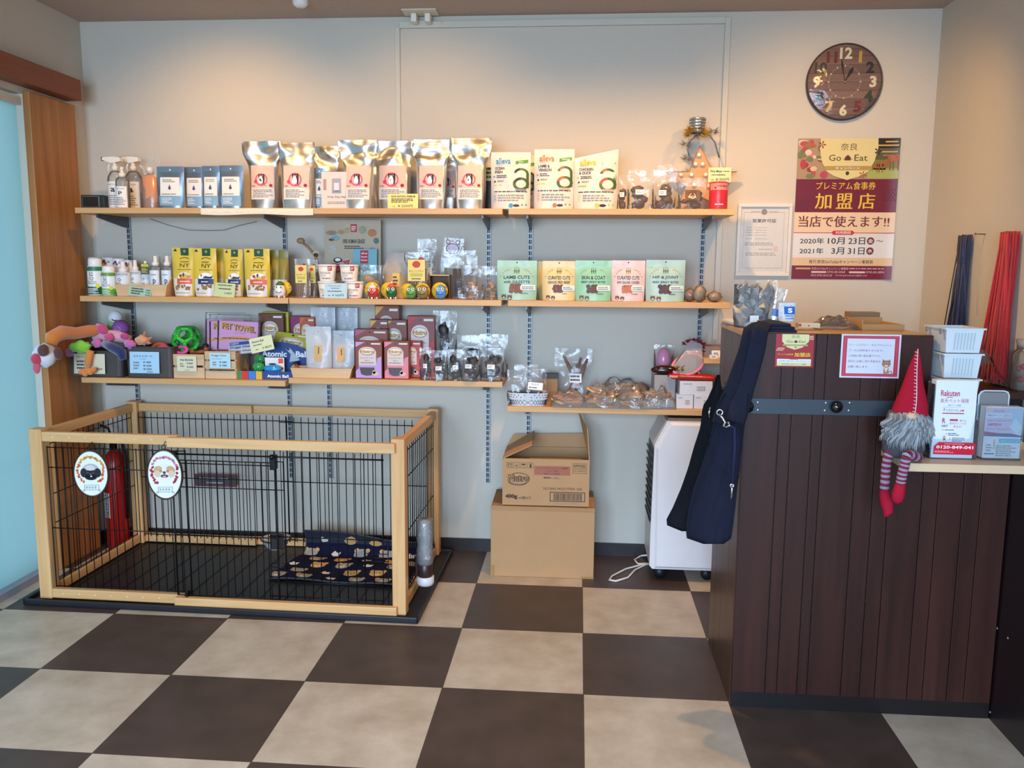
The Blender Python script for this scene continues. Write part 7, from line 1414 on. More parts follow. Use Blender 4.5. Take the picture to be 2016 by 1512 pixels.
mb.box(-.05, .075, -.10, -.097, 0, .018, KT); mb.box(-.05, .075, .09, .093, 0, .03, KT); mb.box(-.05, -.047, -.097, .09, 0, .03, KT); mb.box(.072, .075, -.097, .09, 0, .018, KT); mb.box(-.047, .072, -.097, .09, 0, .002, KT); mb.obj('tray', t)
t = thing('paper_stack', 'low stack of brown paper behind the cardboard tray', 'stack', (3.21, -.95, CT)); MB().box(-.045, .05, -.03, .03, 0, .045, mat('#8a6a4a', .7)).obj('stack', t)
# ------------------------------------------------------------------ notices on the counter front
def goeat(mb, at, X, Z, w, h, full):
    pass
yF = CYF - .0005
p0, p1 = atY(1525, 722, yF), atY(1604, 652, yF); w, h = p1.x - p0.x, 1.150 - p0.z; mb = MB(); at = flat(-.001)
mb.box(-w / 2, w / 2, -.001, 0, 0, h, mat('#a5202e', .35)); X = lambda a: -w / 2 + a * w; Z = lambda b: b * h; CRM = mat('#d9d39a', .4); OLV = mat('#8a8148', .5)
mb.shape([(X(.16), Z(.999)), (X(.16), Z(.78)), (X(.3), Z(.6)), (X(.5), Z(.53)), (X(.7), Z(.6)), (X(.86), Z(.78)), (X(.86), Z(.999))], CRM, at, 1)
mb.text('奈良', X(.4), X(.62), Z(.88), Z(.97), OLV, at, 2, .01); mb.text('Go', X(.27), X(.44), Z(.74), Z(.82), OLV, at, 2, .01); mb.text('Eat', X(.6), X(.78), Z(.74), Z(.82), OLV, at, 2, .01)
mb.shape([(X(.475), Z(.74)), (X(.565), Z(.74)), (X(.56), Z(.79)), (X(.52), Z(.82)), (X(.48), Z(.79))], mat('#6a2a20'), at, 2)
mb.patch(X(.18), X(.84), Z(.64), Z(.69), mat('#a89a5a', .5), at, 2); mb.text('キャンペーン', X(.36), X(.66), Z(.652), Z(.68), WHITE, at, 3)
mb.disc(X(.52), Z(.6), w * .025, w * .025, OLV, at, 3, 12)
mb.text('プレミアム食事券', X(.06), X(.47), Z(.36), Z(.41), mat('#e6d23a', .5), at, 2, .02); mb.text('加盟店', X(.5), X(.92), Z(.32), Z(.44), mat('#f0de2e', .5), at, 2, .03)
for k in range(3): mb.patch(X(.01 + .02 * k), X(.2 + .02 * k), Z(.5 + .035 * k), Z(.515 + .035 * k), CRM, at, 2); mb.patch(X(.84), X(.98), Z(.84 + .045 * k), Z(.86 + .045 * k), CRM, at, 2)
mb.shape([(X(.05), Z(.04)), (X(.94), Z(.04)), (X(.94), Z(.24)), (X(.05), Z(.24))], CRM, at, 1); mb.patch(X(.05), X(.94), Z(.14), Z(.245), mat('#dfe6ea', .4), at, 2); mb.patch(X(.38), X(.6), Z(.23), Z(.27), RED, at, 3); mb.text('2020年10月23日〜2021年3月31日', X(.09), X(.9), Z(.165), Z(.205), mat('#2a4a7a'), at, 3); mb.text('発行:奈良GoToEatキャンペーン事務局', X(.18), X(.82), Z(.075), Z(.11), mat('#3a3a20'), at, 3)
o = mb.obj('campaign_sticker', loc=((p0.x + p1.x) / 2, yF, p0.z)); tag(o, 'small red and cream campaign sticker on the counter front', 'sticker')
p0, p1 = atY(1652, 743, yF), atY(1775, 659, yF); w, h = p1.x - p0.x, p1.z - p0.z; mb = MB(); mb.box(-w / 2, w / 2, -.001, 0, 0, h, mat('#d6dbe6', .12, var=0, spec=.7, coat=.6)); PR_ = mat('#c22f4c', .3, coat=.4); TX = mat('#a2607c', .4, coat=.3)
for a, b, c, d in ((.03, .97, .9, .965), (.03, .97, .035, .1), (.03, .1, .1, .9), (.9, .97, .1, .9)): mb.patch(X(a), X(b), Z(c), Z(d), PR_, at, 1)
DOT = mat('#e8a0b0', .4)
for k in range(46):
    mb.patch(X(.04 + .02 * k), X(.05 + .02 * k), Z(.93), Z(.937), DOT, at, 2); mb.patch(X(.04 + .02 * k), X(.05 + .02 * k), Z(.063), Z(.07), DOT, at, 2)
    if k < 30: mb.patch(X(.062), X(.068), Z(.1 + .027 * k), Z(.113 + .027 * k), DOT, at, 2); mb.patch(X(.932), X(.938), Z(.1 + .027 * k), Z(.113 + .027 * k), DOT, at, 2)
for i, q in enumerate(('ラン・ジャグジー・セルフウォッシュ・', 'プールは別料金となります。', 'ご利用の際 1度必要ですが、', '受付にお越し頂き手続きを', 'お願い致します。')): mb.text(q, X(.13), X(.13 + (.74, .58, .54, .55, .35)[i]), Z(.73 - .125 * i), Z(.785 - .125 * i), TX, at, 2, .01)
FX, FX2 = mat('#a87a5e', .5), mat('#ddd0c0', .5); cxx, czz = X(.775), Z(.3)
mb.patch(X(.735), X(.82), Z(.105), Z(.24), FX, at, 2); mb.disc(cxx, Z(.33), w * .075, h * .085, FX, at, 3, 18)
for s_ in (-1, 1): mb.shape([(cxx + s_ * w * .03, Z(.39)), (cxx + s_ * w * .07, Z(.37)), (cxx + s_ * w * .06, Z(.445))], FX, at, 3); mb.patch(cxx + s_ * w * .035 - .004, cxx + s_ * w * .035 + .004, Z(.325), Z(.332), INK, at, 5)
mb.shape([(cxx - w * .035, Z(.24)), (cxx + w * .035, Z(.24)), (cxx, Z(.13))], FX2, at, 4); mb.disc(cxx, Z(.29), w * .03, h * .025, FX2, at, 4, 12); mb.disc(cxx, Z(.305), w * .01, h * .01, INK, at, 5, 8); mb.ring(X(.85), Z(.13), w * .018, w * .032, FX, at, 3, -60, 200, 10)
o = mb.obj('counter_notice', loc=((p0.x + p1.x) / 2, yF, p0.z)); tag(o, 'laminated notice with a red dotted border and little brown dog on the counter front', 'notice')
# ------------------------------------------------------------------ gnome sitting on the ledge
g_ = Vector((3.182, -1.462, ZB + .0005)); t = thing('felt_gnome', 'seated felt gnome with a tall red hat, grey beard and striped dangling legs', 'doll', g_)
Lg = lambda px, py, Y: Vector(atY(px, py, Y)) - g_
GF = mat('#4a5058', .95, var=.15, vs=60, bump=.7, bs=300); RF = mat('#a51c34', .95, var=.08, bump=.6, bs=350, spec=.1)
MB().lathe([(0, 0), (.044, 0), (.054, .012), (.056, .05), (.052, .09), (.044, .125), (0, .135)], GF, 22, c=(-.004, 0, 0), sy=.9).obj('body', t)
apx = Lg(1806, 684, -1.462); mb = MB(); bz = .108
def hatp(u, v):
    r = .050 * (1 - v) ** .85 * (1 + .05 * math.sin(v * 9)); cxh = .004 + (apx.x - .004) * v ** 1.4; a = u * 6.2832
    return (cxh + r * math.cos(a), .0 + r * .92 * math.sin(a) - .004, bz + (apx.z - bz) * v + (.012 * math.cos(a + .5) * (1 - v)))
mb.grid(hatp, 28, 22, RF, closeu=True); HT = mb.obj('hat', t)
mb = MB(); ST2 = mat('#e3dcdf', .8); seam = [Vector(hatp(.735 + .02 * math.sin(k * .2), k / 20 * .98)) for k in range(1, 21)]
seam = [p + Vector((0, -.0016, 0)) for p in seam]; mb.tube(seam, .0011, ST2, 5)
for i in range(1, 19): p = seam[i]; mb.tube([p, p + Vector((-.007, .0008, .002))], .0009, ST2, 4)
mb.obj('stitching', HT)
MB().ball((-.006, -.050, .120), .0145, .012, .010, mat('#cdb295', .6), 14, 10).obj('nose', t)
mb = MB(); R_ = random.Random(8)
BE = [mat(c, .9, var=.2, vs=80, sheen=.5) for c in ('#6f767c', '#858c91', '#5c6166', '#9aa0a3')]
for k in range(420):
    a = R_.uniform(-1.35, 1.35); x = -.004 + .048 * math.sin(a); y = -.042 * math.cos(a) - .006; z = .124 - .006 * abs(a) + R_.uniform(-.03, .008); L_n = R_.uniform(.035, .075) * (1.25 - .45 * abs(a)); sx = R_.uniform(-.014, .014) + .012 * a; p = Vector((x, y, z))
    mb.tube([p, p + Vector((sx * .4 + .004, -.012, -L_n * .35)), p + Vector((sx * .9 - .004, -.010, -L_n * .7)), p + Vector((sx, -.004 + R_.uniform(-.003, .003), -L_n))], [.0026, .003, .0022, .0005], BE[k % 4], 4)
mb.obj('beard', t)
def striped(P3, name, foot):
    P3 = [Vector(q) for q in P3]; d = P3[-1]; mb = MB(); S1_, S2_ = mat('#7d2338', .95), mat('#8f8aa2', .95); N = 24
    def bez(s_):
        x = s_ * (len(P3) - 1); i = min(int(x), len(P3) - 2); f = x - i; g = lambda j: P3[max(0, min(len(P3) - 1, j))]
        return .5 * (2 * g(i) + (g(i + 1) - g(i - 1)) * f + (2 * g(i - 1) - 5 * g(i) + 4 * g(i + 1) - g(i + 2)) * f * f + (3 * g(i) - g(i - 1) - 3 * g(i + 1) + g(i + 2)) * f ** 3)
    for i in range(N): mb.tube([bez(i / N), bez((i + .5) / N), bez((i + 1) / N)], [.0125, .0133, .0125], S1_ if i % 2 else S2_, 10, caps=False)
    mb.obj(name, t)
    mb = MB(); mb.tube([d] + [Vector(q) for q in foot], [.0125, .015, .017, .014, .004], RF, 12); mb.obj('foot', t)
striped([(-.012, -.03, .014), Lg(1766, 887, -1.48), Lg(1751, 893, -1.48), Lg(1745, 915, -1.48), Lg(1743, 940, -1.48), Lg(1741, 965, -1.48)], 'leg', [Lg(1742, 978, -1.48), Lg(1746, 993, -1.485), Lg(1748, 1008, -1.49), Lg(1742, 1017, -1.495)])
striped([(.01, -.04, .014), (.005, -.08, .014), Lg(1787, 896, -1.575), Lg(1781, 915, -1.578), Lg(1776, 935, -1.577), Lg(1773, 952, -1.575)], 'leg', [Lg(1771, 962, -1.575), Lg(1768, 975, -1.578), Lg(1766, 986, -1.58), Lg(1765, 992, -1.582)])
# ------------------------------------------------------------------ white stacking bins
BNW = mat('#d3dde2', .4, var=.02)
def whitebin(i, label):
    z = ZB + .0005 + i * .0707; w, d, h = .100, .135, .069; t = thing('stacking_bin', label, 'bin', (3.345, -1.335, z), 0, 'white stacking bins'); mb = MB()
    lo, hi = .92, 1.0; r = lambda k, zz: [(-w / 2 * k, -d / 2 * k, zz), (w / 2 * k, -d / 2 * k, zz), (w / 2 * k, d / 2 * k, zz), (-w / 2 * k, d / 2 * k, zz)]
    V = r(.9, 0) + r(1.0, h - .003) + r(.97, h - .003) + r(.88, .003); F = [(3, 2, 1, 0)] + [(4 * j + i_, 4 * j + (i_ + 1) % 4, 4 * j + 4 + (i_ + 1) % 4, 4 * j + 4 + i_) for j in range(3) for i_ in range(4)] + [(12, 13, 14, 15)]
    mb.add(V, F, BNW)
    mb.obj('tub', t)
    mb = MB(); 
    for a in ((-w / 2 - .005, w / 2 + .005, -d / 2 - .005, -d / 2), (-w / 2 - .005, w / 2 + .005, d / 2, d / 2 + .005), (-w / 2 - .005, -w / 2, -d / 2, d / 2), (w / 2, w / 2 + .005, -d / 2, d / 2)): mb.box(*a, h - .004, h, BNW)
    mb.obj('rim', t)
    mb = MB(); RB = mat('#b5c4ca', .4)
    for k in range(7):
        x = -.026 + k * .0085; y0 = lambda zz: -d / 2 * (.9 + .1 * zz / h) - .0006; mb.add([(x, y0(.008), .008), (x + .0042, y0(.008), .008), (x + .0042, y0(.056) - .0006, .056), (x, y0(.056) - .0006, .056)], [(0, 1, 2, 3)], RB)
    mb.obj('ribs', t)
    for y in (-.055, .04): MB().box(-w / 2 - .009, -w / 2 - .0052, y, y + .012, h - .018, h - .003, mat('#8f8a84', .5)).obj('catch', t)
for i, tx in enumerate(('lowest of the stack, hidden behind the insurance leaflets', 'second from the bottom, behind the insurance leaflets', 'middle of the stack, only its rim showing above the leaflets', 'second from the top of the stack', 'topmost of the stack')): whitebin(i, 'white ribbed stacking bin, ' + tx)
# ------------------------------------------------------------------ leaflet holder and card holder
Yf = -1.475; p0, p1 = atY(1833, 900, Yf), atY(1926, 749, Yf); w, h = atY(1926, 850, Yf).x - atY(1833, 850, Yf).x, p1.z - (ZB + .0005)
t = thing('leaflet_holder', 'clear leaflet holder full of white pet insurance leaflets', 'leaflet holder', ((p0.x + p1.x) / 2 - .002, Yf, ZB + .0005), 0)
ACR = clear('#f2f6f8', haze=.05, gloss=1.0, rough=.03, key='acrylic'); mb = MB()
mb.box(-w / 2, w / 2, .028, .030, 0, h * .97, ACR); mb.box(-w / 2, -w / 2 + .002, -.012, .028, 0, h * .95, ACR); mb.box(w / 2 - .002, w / 2, -.012, .028, 0, h * .5, ACR); mb.box(-w / 2 + .002, w / 2 - .002, -.012, .028, 0, .002, ACR)
mb.add([(x, -.0125, z) for x, z in ((-w / 2, 0), (w / 2, 0), (w / 2, h * .54), (w * .40, h * .53), (w * .36, h * .4), (w * .33, h * .27), (w * .2, h * .255), (-w / 2, h * .255))], [tuple(range(8))], ACR); mb.obj('holder', t)
mb = MB(); at = flat(-.008); mb.box(-w / 2 + .006, w / 2 - .010, -.008, .022, .0025, h, mat('#dfe6f0', .45, var=.01)); X = lambda a: -w / 2 + a * w; Z = lambda b: b * h; MG, GR_, DB = mat('#b8365c', .5), mat('#3f5c5e', .5), mat('#38424e', .5)
mb.text('Rakuten', X(.16), X(.56), Z(.80), Z(.875), MG, at, 1, .02); mb.shape([(X(.27), Z(.79)), (X(.44), Z(.79)), (X(.4), Z(.782)), (X(.3), Z(.782))], MG, at, 1); mb.text('楽天ペット保険', X(.16), X(.76), Z(.715), Z(.77), MG, at, 1, .01); mb.text('楽天ペット保険', X(.33), X(.6), Z(.675), Z(.695), GR_, at, 1)
mb.patch(X(.22), X(.68), Z(.66), Z(.662), GR_, at, 1); mb.text('ずっといっしょ', X(.23), X(.62), Z(.605), Z(.645), GR_, at, 1, .02); mb.disc(X(.65), Z(.62), w * .025, w * .02, MG, at, 1, 10); mb.patch(X(.22), X(.68), Z(.575), Z(.588), MG, at, 1)
mb.text('R', X(.23), X(.30), Z(.46), Z(.52), MG, at, 1, .03); mb.patch(X(.22), X(.31), Z(.45), Z(.452), GR_, at, 1); mb.text('OINT', X(.22), X(.36), Z(.405), Z(.435), DB, at, 1, .02); mb.patch(X(.39), X(.56), Z(.485), Z(.51), MG, at, 1); mb.text('最大1%', X(.6), X(.74), Z(.48), Z(.505), MG, at, 1); mb.text('楽天ポイントが', X(.39), X(.74), Z(.44), Z(.47), MG, at, 1, .01); mb.text('貯まる!', X(.48), X(.65), Z(.4), Z(.43), MG, at, 1, .01)
for a, b, r in ((.26, .37, .02), (.34, .32, .02), (.42, .255, .02)): mb.disc(X(a), Z(b), w * .016, w * .016, mat('#d58a80'), at, 1, 8)
mb.lines(X(.3), X(.5), Z(.36), Z(.38), 1, DB, at, 1, 1); mb.lines(X(.38), X(.64), Z(.295), Z(.335), 2, DB, at, 1, 2); mb.lines(X(.47), X(.76), Z(.22), Z(.275), 3, DB, at, 1, 3)
mb.disc(X(.31), Z(.235), w * .045, h * .022, mat('#e6d3d0'), at, 1, 12); mb.disc(X(.30), Z(.27), w * .035, h * .03, mat('#d9a090'), at, 1, 10)
for a in (.295, .33): mb.disc(X(a), Z(.235), w * .007, w * .007, INK, at, 2, 6)
mb.obj('leaflets', t)
mb = MB(); at2 = flat(-.0135); mb.shape([(X(.08), Z(.06)), (X(.94), Z(.06)), (X(.95), Z(.08)), (X(.95), Z(.2)), (X(.94), Z(.215)), (X(.18), Z(.215)), (X(.08), Z(.16))], mat('#c42238', .3), at2, 1); mb.text('0120-849-041', X(.13), X(.91), Z(.135), Z(.175), WHITE, at2, 2, .02); mb.lines(X(.3), X(.75), Z(.188), Z(.205), 1, mat('#e6a0a8'), at2, 2, 4); mb.lines(X(.1), X(.5), Z(.08), Z(.11), 2, mat('#e6a0a8'), at2, 2, 5); mb.obj('phone_label', t)
Yc = -1.47; p0, p1 = atY(1927, 902, Yc), atY(2013, 800, Yc); w = p1.x - p0.x; h = p1.z - ZB
t = thing('card_holder', 'clear stand of point-campaign cards beside the insurance leaflets', 'card holder', ((p0.x + p1.x) / 2, Yc, ZB + .0005), 0); mb = MB()
mb.box(-w / 2, w / 2, -.015, -.013, .004, h * .98, ACR); mb.box(-w / 2, w / 2, -.015, .03, 0, .004, ACR); mb.box(-w / 2, w / 2, .028, .030, .004, h * .98, ACR); mb.obj('holder', t)
mb = MB(); hb = atY(1960, 770, Yc + .03).z - ZB - .0005; mb.tube([(-w / 2 + .002, .034, .004), (-w / 2 + .002, .034, hb - .012), (-w / 2 + .008, .034, hb - .003), (-w / 2 + .016, .034, hb), (w * .3 - .014, .034, hb), (w * .3 - .004, .034, hb - .003), (w * .3, .034, hb - .012), (w * .3, .034, .004)], .0022, mat('#c8dce6', .15, spec=.8), 8); mb.box(-w / 2 + .004, w * .3 - .003, .0335, .0345, .004, hb - .004, clear('#b8d0e0', haze=.2, gloss=1.5, key='back')); mb.obj('back_plate', t)
mb = MB(); at = flat(-.010); X = lambda a: -w / 2 + a * w; Z = lambda b: b * h; mb.box(-w / 2 + .003, w / 2 - .002, -.010, .02, .0045, h * .985, mat('#dfe2ea', .4)); LV = mat('#d6c6e0', .45); mb.patch(X(.03), X(.99), Z(.5), Z(.98), LV, at, 1); mb.shape([(X(.6), Z(.98)), (X(.99), Z(.98)), (X(.99), Z(.55)), (X(.85), Z(.52)), (X(.62), Z(.85))], mat('#b9d2e8', .3), at, 2)
mb.patch(X(.05), X(.7), Z(.79), Z(.87), mat('#e6e8f0', .4), at, 3); mb.text('時間がポイントに変わる!', X(.08), X(.68), Z(.81), Z(.85), DB, at, 4); mb.text('今ならアプリダウンロードで', X(.08), X(.7), Z(.715), Z(.75), MG, at, 4); mb.text('300円分の', X(.1), X(.45), Z(.63), Z(.69), MG, at, 4, .02); mb.text('ポイントプレゼント!', X(.07), X(.68), Z(.555), Z(.60), mat('#7a5a8a'), at, 4, .01); mb.disc(X(.13), Z(.96), w * .045, w * .04, mat('#d9cfa6'), at, 4, 12); mb.text('One times', X(.22), X(.5), Z(.9), Z(.935), GREYINK, at, 4)
mb.shape([(X(.03), Z(.53)), (X(.4), Z(.5)), (X(.7), Z(.5)), (X(.03), Z(.47))], mat('#b8365c'), at, 3); mb.shape([(X(.03), Z(.47)), (X(.7), Z(.5)), (X(.99), Z(.46)), (X(.99), Z(.43)), (X(.03), Z(.44))], mat('#46608c'), at, 3); mb.shape([(X(.66), Z(.62)), (X(.86), Z(.48)), (X(.98), Z(.62)), (X(.8), Z(.78))], mat('#d3e4f2', .3), at, 4)
mb.patch(X(.42), X(.97), Z(.32), Z(.4), mat('#5fbcd6', .4), at, 3); mb.text('キャンペーン', X(.48), X(.92), Z(.34), Z(.38), WHITE, at, 4); mb.lines(X(.36), X(.95), Z(.06), Z(.28), 6, GREYINK, at, 3, 2); mb.patch(X(.06), X(.33), Z(.03), Z(.42), mat('#dfe3ea', .4), at, 3); mb.patch(X(.29), X(.32), Z(.2), Z(.38), mat('#c9a86a'), at, 4); mb.patch(X(.07), X(.32), Z(.1), Z(.12), mat('#2f3f70'), at, 4); mb.lines(X(.1), X(.26), Z(.15), Z(.3), 3, GREYINK, at, 4, 5); mb.obj('cards', t)
# ------------------------------------------------------------------ strings, jar and nail on the right wall
def hank(name, label, px, py, Xw, spread, cols, n, zend, seed, nail=True, z2=None):
    p = atX(px, py, Xw); t = thing(name, label, 'cord hank', p); R_ = random.Random(seed); ms = [mat(c, .6, var=.05, sheen=.3) for c in cols]
    if nail: MB().tube([(RX - p.x, 0, .004), (-.02, 0, .004)], .0022, mat('#8a7a5a', .3, .8), 8).obj('nail', t)
    for q in range(4):
        mb = MB()
        for i in range(n // 4):
            a = R_.uniform(-1, 1); x0 = R_.uniform(-.018, .022) ; y0 = a * spread[0]; y1 = a * spread[1] + R_.uniform(-.01, .01) + spread[2]; x1 = min(RX - p.x - .003, R_.uniform(-.03, .02)); ze = zend - p.z + R_.uniform(0, .02)
            mb.tube([(x0, y0, .002 + R_.uniform(-.004, .006)), (x0, y0 * 1.1, -.05), ((x0 + x1) / 2, (y0 + y1) / 2 + R_.uniform(-.006, .006), ze * .5), (x1, y1, ze)], .0034 if z2 else .0024, ms[(i + q) % len(ms)], 5)
        mb.obj('strands', t)
    return t, p
hank('navy_cord_hank', 'hank of navy cords hanging from a nail on the right wall', 1898, 466, RX - .03, (.022, .05, .01), ('#1b2445', '#151c38', '#27335c'), 64, 1.06, 1)
t, p = hank('red_cord_hank', 'thick hank of glossy red cords hanging on the right wall above the cabinet', 1988, 460, RX - .03, (.026, .07, .03), ('#c21a1e', '#a81216', '#d22a26'), 150, .945, 2, z2=1)
mb = MB(); mb.grid(lambda u, v: (-.045 + .06 * v, .03 + (u - .5) * .2, (.94 - p.z) + .12 * (1 - v) * (.4 + .6 * math.sin(u * 3.0 + .2)) + .004 * math.sin(u * 30)), 16, 6, clear('#e2584a', haze=.3, gloss=1.2, key='redbag')); mb.obj('red_bag', t)
p = atX(1940, 461, RX); t = thing('wall_nail', 'empty brass nail with a thread loop between the navy and red cords', 'nail', p); BRS = mat('#8a7446', .3, .9)
mb = MB(); mb.tube([(0, 0, 0), (-.035, .0, .001)], .002, BRS, 8); mb.ball((-.036, 0, .001), .002, .0045, .0045, BRS, 8, 6); mb.obj('nail', t)
MB().tube([(-.03, 0, 0), (-.012, .004, -.06), (-.008, .008, -.20), (-.006, .0, -.30)], .0006, mat('#b5a88a', .8), 4).obj('thread', t)
p = atY(2012, 755, -.90); jz = .9355; t = thing('candy_jar', 'clear lidded jar with pink sweets at the right edge on the cabinet', 'jar', (p.x + .022, -.88, jz)); JG = clear('#f0eeea', haze=.08, gloss=1.6, key='jar'); jh = atY(2010, 668, -.88).z - jz
MB().lathe([(0, .001), (.045, .001), (.048, .006), (.048, jh * .72), (.036, jh * .8), (.034, jh * .84)], JG, 26, caps=False).obj('jar', t); MB().lathe([(0, jh * .84), (.036, jh * .84), (.036, jh * .9), (.040, jh * .98), (.036, jh), (0, jh)], clear('#e8eaec', haze=.3, gloss=1.6, key='jarlid'), 24).obj('lid', t)
for i in range(7): MB().ball((.02 * math.cos(i * 1.7), .02 * math.sin(i * 1.7), .016 + .011 * i), .014, .014, .011, mat(('#c9305a', '#d9708a', '#b02248')[i % 3], .4), 10, 7).obj('sweet', t)
# ================================================================== clock, poster, certificate
c = atY(1660, 163, 0); R0 = .1575; t = thing('wall_clock', 'round wooden-plank wall clock with coloured numerals under a domed glass', 'clock', (c.x, 0, c.z))
mb = MB(); rot = Matrix.Rotation(math.pi / 2, 4, 'X'); mb.lathe([(0, .002), (R0, .002), (R0, .022), (R0 - .004, .026), (R0 - .005, .016), (0, .016)], mat('#3a2a24', .4), 64, xf=rot); mb.obj('case', t)
mb = MB(); at = flat(-.0165, .0006); CW_ = [wood('#6d5248', '#947468', 'x', 5, .05, .6, key='ck%d' % i) if i % 2 else wood('#604840', '#866a60', 'x', 5, .05, .6, key='ck%d' % i) for i in range(2)]
ed = [-.153, -.135, -.105, -.07, -.035, .0, .035, .07, .105, .135, .153]; r = R0 - .0055
for i in range(10):
    z0, z1 = ed[i] + .0006, ed[i + 1] - .0006; pts = []
    zs = [z0 + (z1 - z0) * k / 6 for k in range(7)]
    pts = [(math.sqrt(max(0, r * r - z * z)), z) for z in zs] + [(-math.sqrt(max(0, r * r - z * z)), z) for z in zs[::-1]]
    mb.shape(pts, CW_[i % 2], at, 1)
mb.disc(0, 0, r, r, mat('#2a1c18', .7), at, 0, 64)
WM = mat('#e6dcc0', .5)
for i in range(60):
    a = i * math.pi / 30; r0, r1 = (.062, .070) if i % 5 == 0 else (.064, .067); wd = .0016 if i % 5 == 0 else .0006; d = Vector((math.sin(a), math.cos(a))); s_ = Vector((d.y, -d.x)) * wd; mb.shape([tuple(d * r0 - s_), tuple(d * r0 + s_), tuple(d * r1 + s_), tuple(d * r1 - s_)], WM, at, 3)
mb.obj('dial', t)
NC = {12: '#e6d9b4', 1: '#c9a04c', 2: '#1f2a2c', 3: '#e6d9b4', 4: '#2f3d2a', 5: '#7a2430', 6: '#e6d9b4', 7: '#d2a63c', 8: '#1c2628', 9: '#e6d9b4', 10: '#2c3826', 11: '#6a1c26'}
for k in range(1, 13):
    a = k * math.pi / 6; px, pz = .1165 * math.sin(a), .1165 * math.cos(a); hw_ = .02 if k < 10 else .028
    mb = MB(); mb.text(str(k), px - hw_, px + hw_, pz - .0235, pz + .0235, mat(NC[k], .5), at, 4, .035, 'c')
    if k not in (12, 10): mb.text(str(k), px - hw_ + .0022, px + hw_ + .0022, pz - .0235, pz + .0235, mat(NC[k], .5), at, 4.4, .035, 'c')
    mb.obj('numeral', t)
def hand(a, L_, w_, name, m, e, tail=.012, mid=.5):
    mb = MB(); d = Vector((math.sin(a), math.cos(a))); s_ = Vector((d.y, -d.x)); mb.shape([tuple(d * -tail - s_ * w_ * .35), tuple(d * -tail + s_ * w_ * .35), tuple(d * L_ * .25 + s_ * w_ * .25), tuple(d * L_ * mid + s_ * w_), tuple(d * L_), tuple(d * L_ * mid - s_ * w_), tuple(d * L_ * .25 - s_ * w_ * .25)], m, at, e); mb.obj(name, t)
hand(rad(29), .072, .008, 'hour_hand', BLACK, 6, .004, .7); hand(rad(-11), .098, .0042, 'minute_hand', BLACK, 8, .006, .75); hand(rad(72), .095, .0008, 'second_hand', mat('#b8955a', .3, .6), 10, .02, .5)
mb = MB(); mb.disc(0, 0, .004, .004, mat('#b8955a', .3, .6), at, 11, 12); mb.obj('hub', t)
mb = MB(); mb.lathe([(R0 - .006, .024), (R0 * .8, .032), (R0 * .5, .038), (R0 * .2, .0405), (0, .041)], clear('#ffffff', haze=.0, gloss=1.0, rough=.01, key='dome'), 48, xf=rot, caps=False); mb.obj('glass', t)
# big campaign poster
p0, p1 = atY(1560, 549, 0), atY(1771, 272, 0); w, h = .425, p1.z - p0.z; cx = (atY(1557, 549, 0).x + atY(1772, 272, 0).x) / 2; PT_ = thing('campaign_poster', 'large red and cream meal-ticket campaign poster on the wall below the clock', 'poster', (cx, 0, p0.z))
def surf(x, z, e=0):
    x = max(-w / 2, min(w / 2, x)); k = max(0, (x - .38 * w) / (.12 * w)) ; return (x, -.003 - .007 * k * k - .0005 * e, z)
mb = MB(); X = lambda a: -w / 2 + a * w; Z = lambda b: b * h
def bl(a, b, c_, d, col, e=1, rough=.35, n=25, k=1): mb.patch(X(a), X(b), Z(c_), Z(d), mat(col, rough, var=.02), surf, e, n, k)
mb.patch(X(0), X(1), 0, h, mat('#d8cfc4', .4), surf, 0, 25, 2); b0 = len(mb.v)
mb.grid(lambda u, v: surf(X(1 - u), v * h, -1.5), 24, 24, mat('#d8d0c4', .6))
bl(0, 1, .715, 1, '#a88a6a'); bl(0, 1, .48, .715, '#6e1d30'); bl(0, 1, .34, .48, '#e2c39e'); bl(0, 1, .155, .335, '#d9d3cc'); bl(0, 1, .098, .155, '#d8b78c'); bl(0, 1, 0, .098, '#741f34')
R_ = random.Random(12)
def blob(a, b, rx, rz, col, e=2): mb.disc(X(a), Z(b), rx * w, rz * w, mat(col, .4, var=.3, vs=90), surf, e, 12)
for i in range(26): blob(R_.uniform(.03, .24), R_.uniform(.73, .98), R_.uniform(.02, .05), R_.uniform(.015, .035), R_.choice(('#c87a78', '#d9a69a', '#b5484e', '#e0c4b4', '#6f7a4a', '#d6b888', '#8a3a34')), 2 + i * .15)
blob(.06, .82, .03, .05, '#b03840', 6); blob(.27, .745, .04, .035, '#b5405a', 6); blob(.12, .95, .06, .02, '#a8623c', 6)
bl(.76, 1, .93, 1, '#2c241c', 2); bl(.78, .99, .945, .955, '#c9a65c', 3); bl(.86, .98, .97, .98, '#c9a65c', 3); bl(.76, 1, .84, .93, '#5e5436', 2); bl(.74, 1, .78, .85, '#6f7c3c', 3); bl(.7, 1, .718, .79, '#a3a75a', 3); bl(.82, .98, .9, .91, '#b5a070', 4); bl(.84, .99, .875, .885, '#8a7a50', 4)
for a, b, s_ in ((.9, .86, 1.0), (.78, .82, .7)):
    D_ = '#a5592e'; blob(a + .05 * s_, b, .065 * s_, .035 * s_, D_, 6); blob(a - .02 * s_, b - .03 * s_, .02 * s_, .035 * s_, D_, 6); blob(a - .03 * s_, b - .05 * s_, .022 * s_, .015 * s_, D_, 6)
    for k in (.01, .04, .085): mb.patch(X(a + k * s_), X(a + (k + .012) * s_), Z(b - .085 * s_), Z(b), mat('#8a4824', .5), surf, 6)
CR2 = mat('#d9c98c', .4, var=.03)
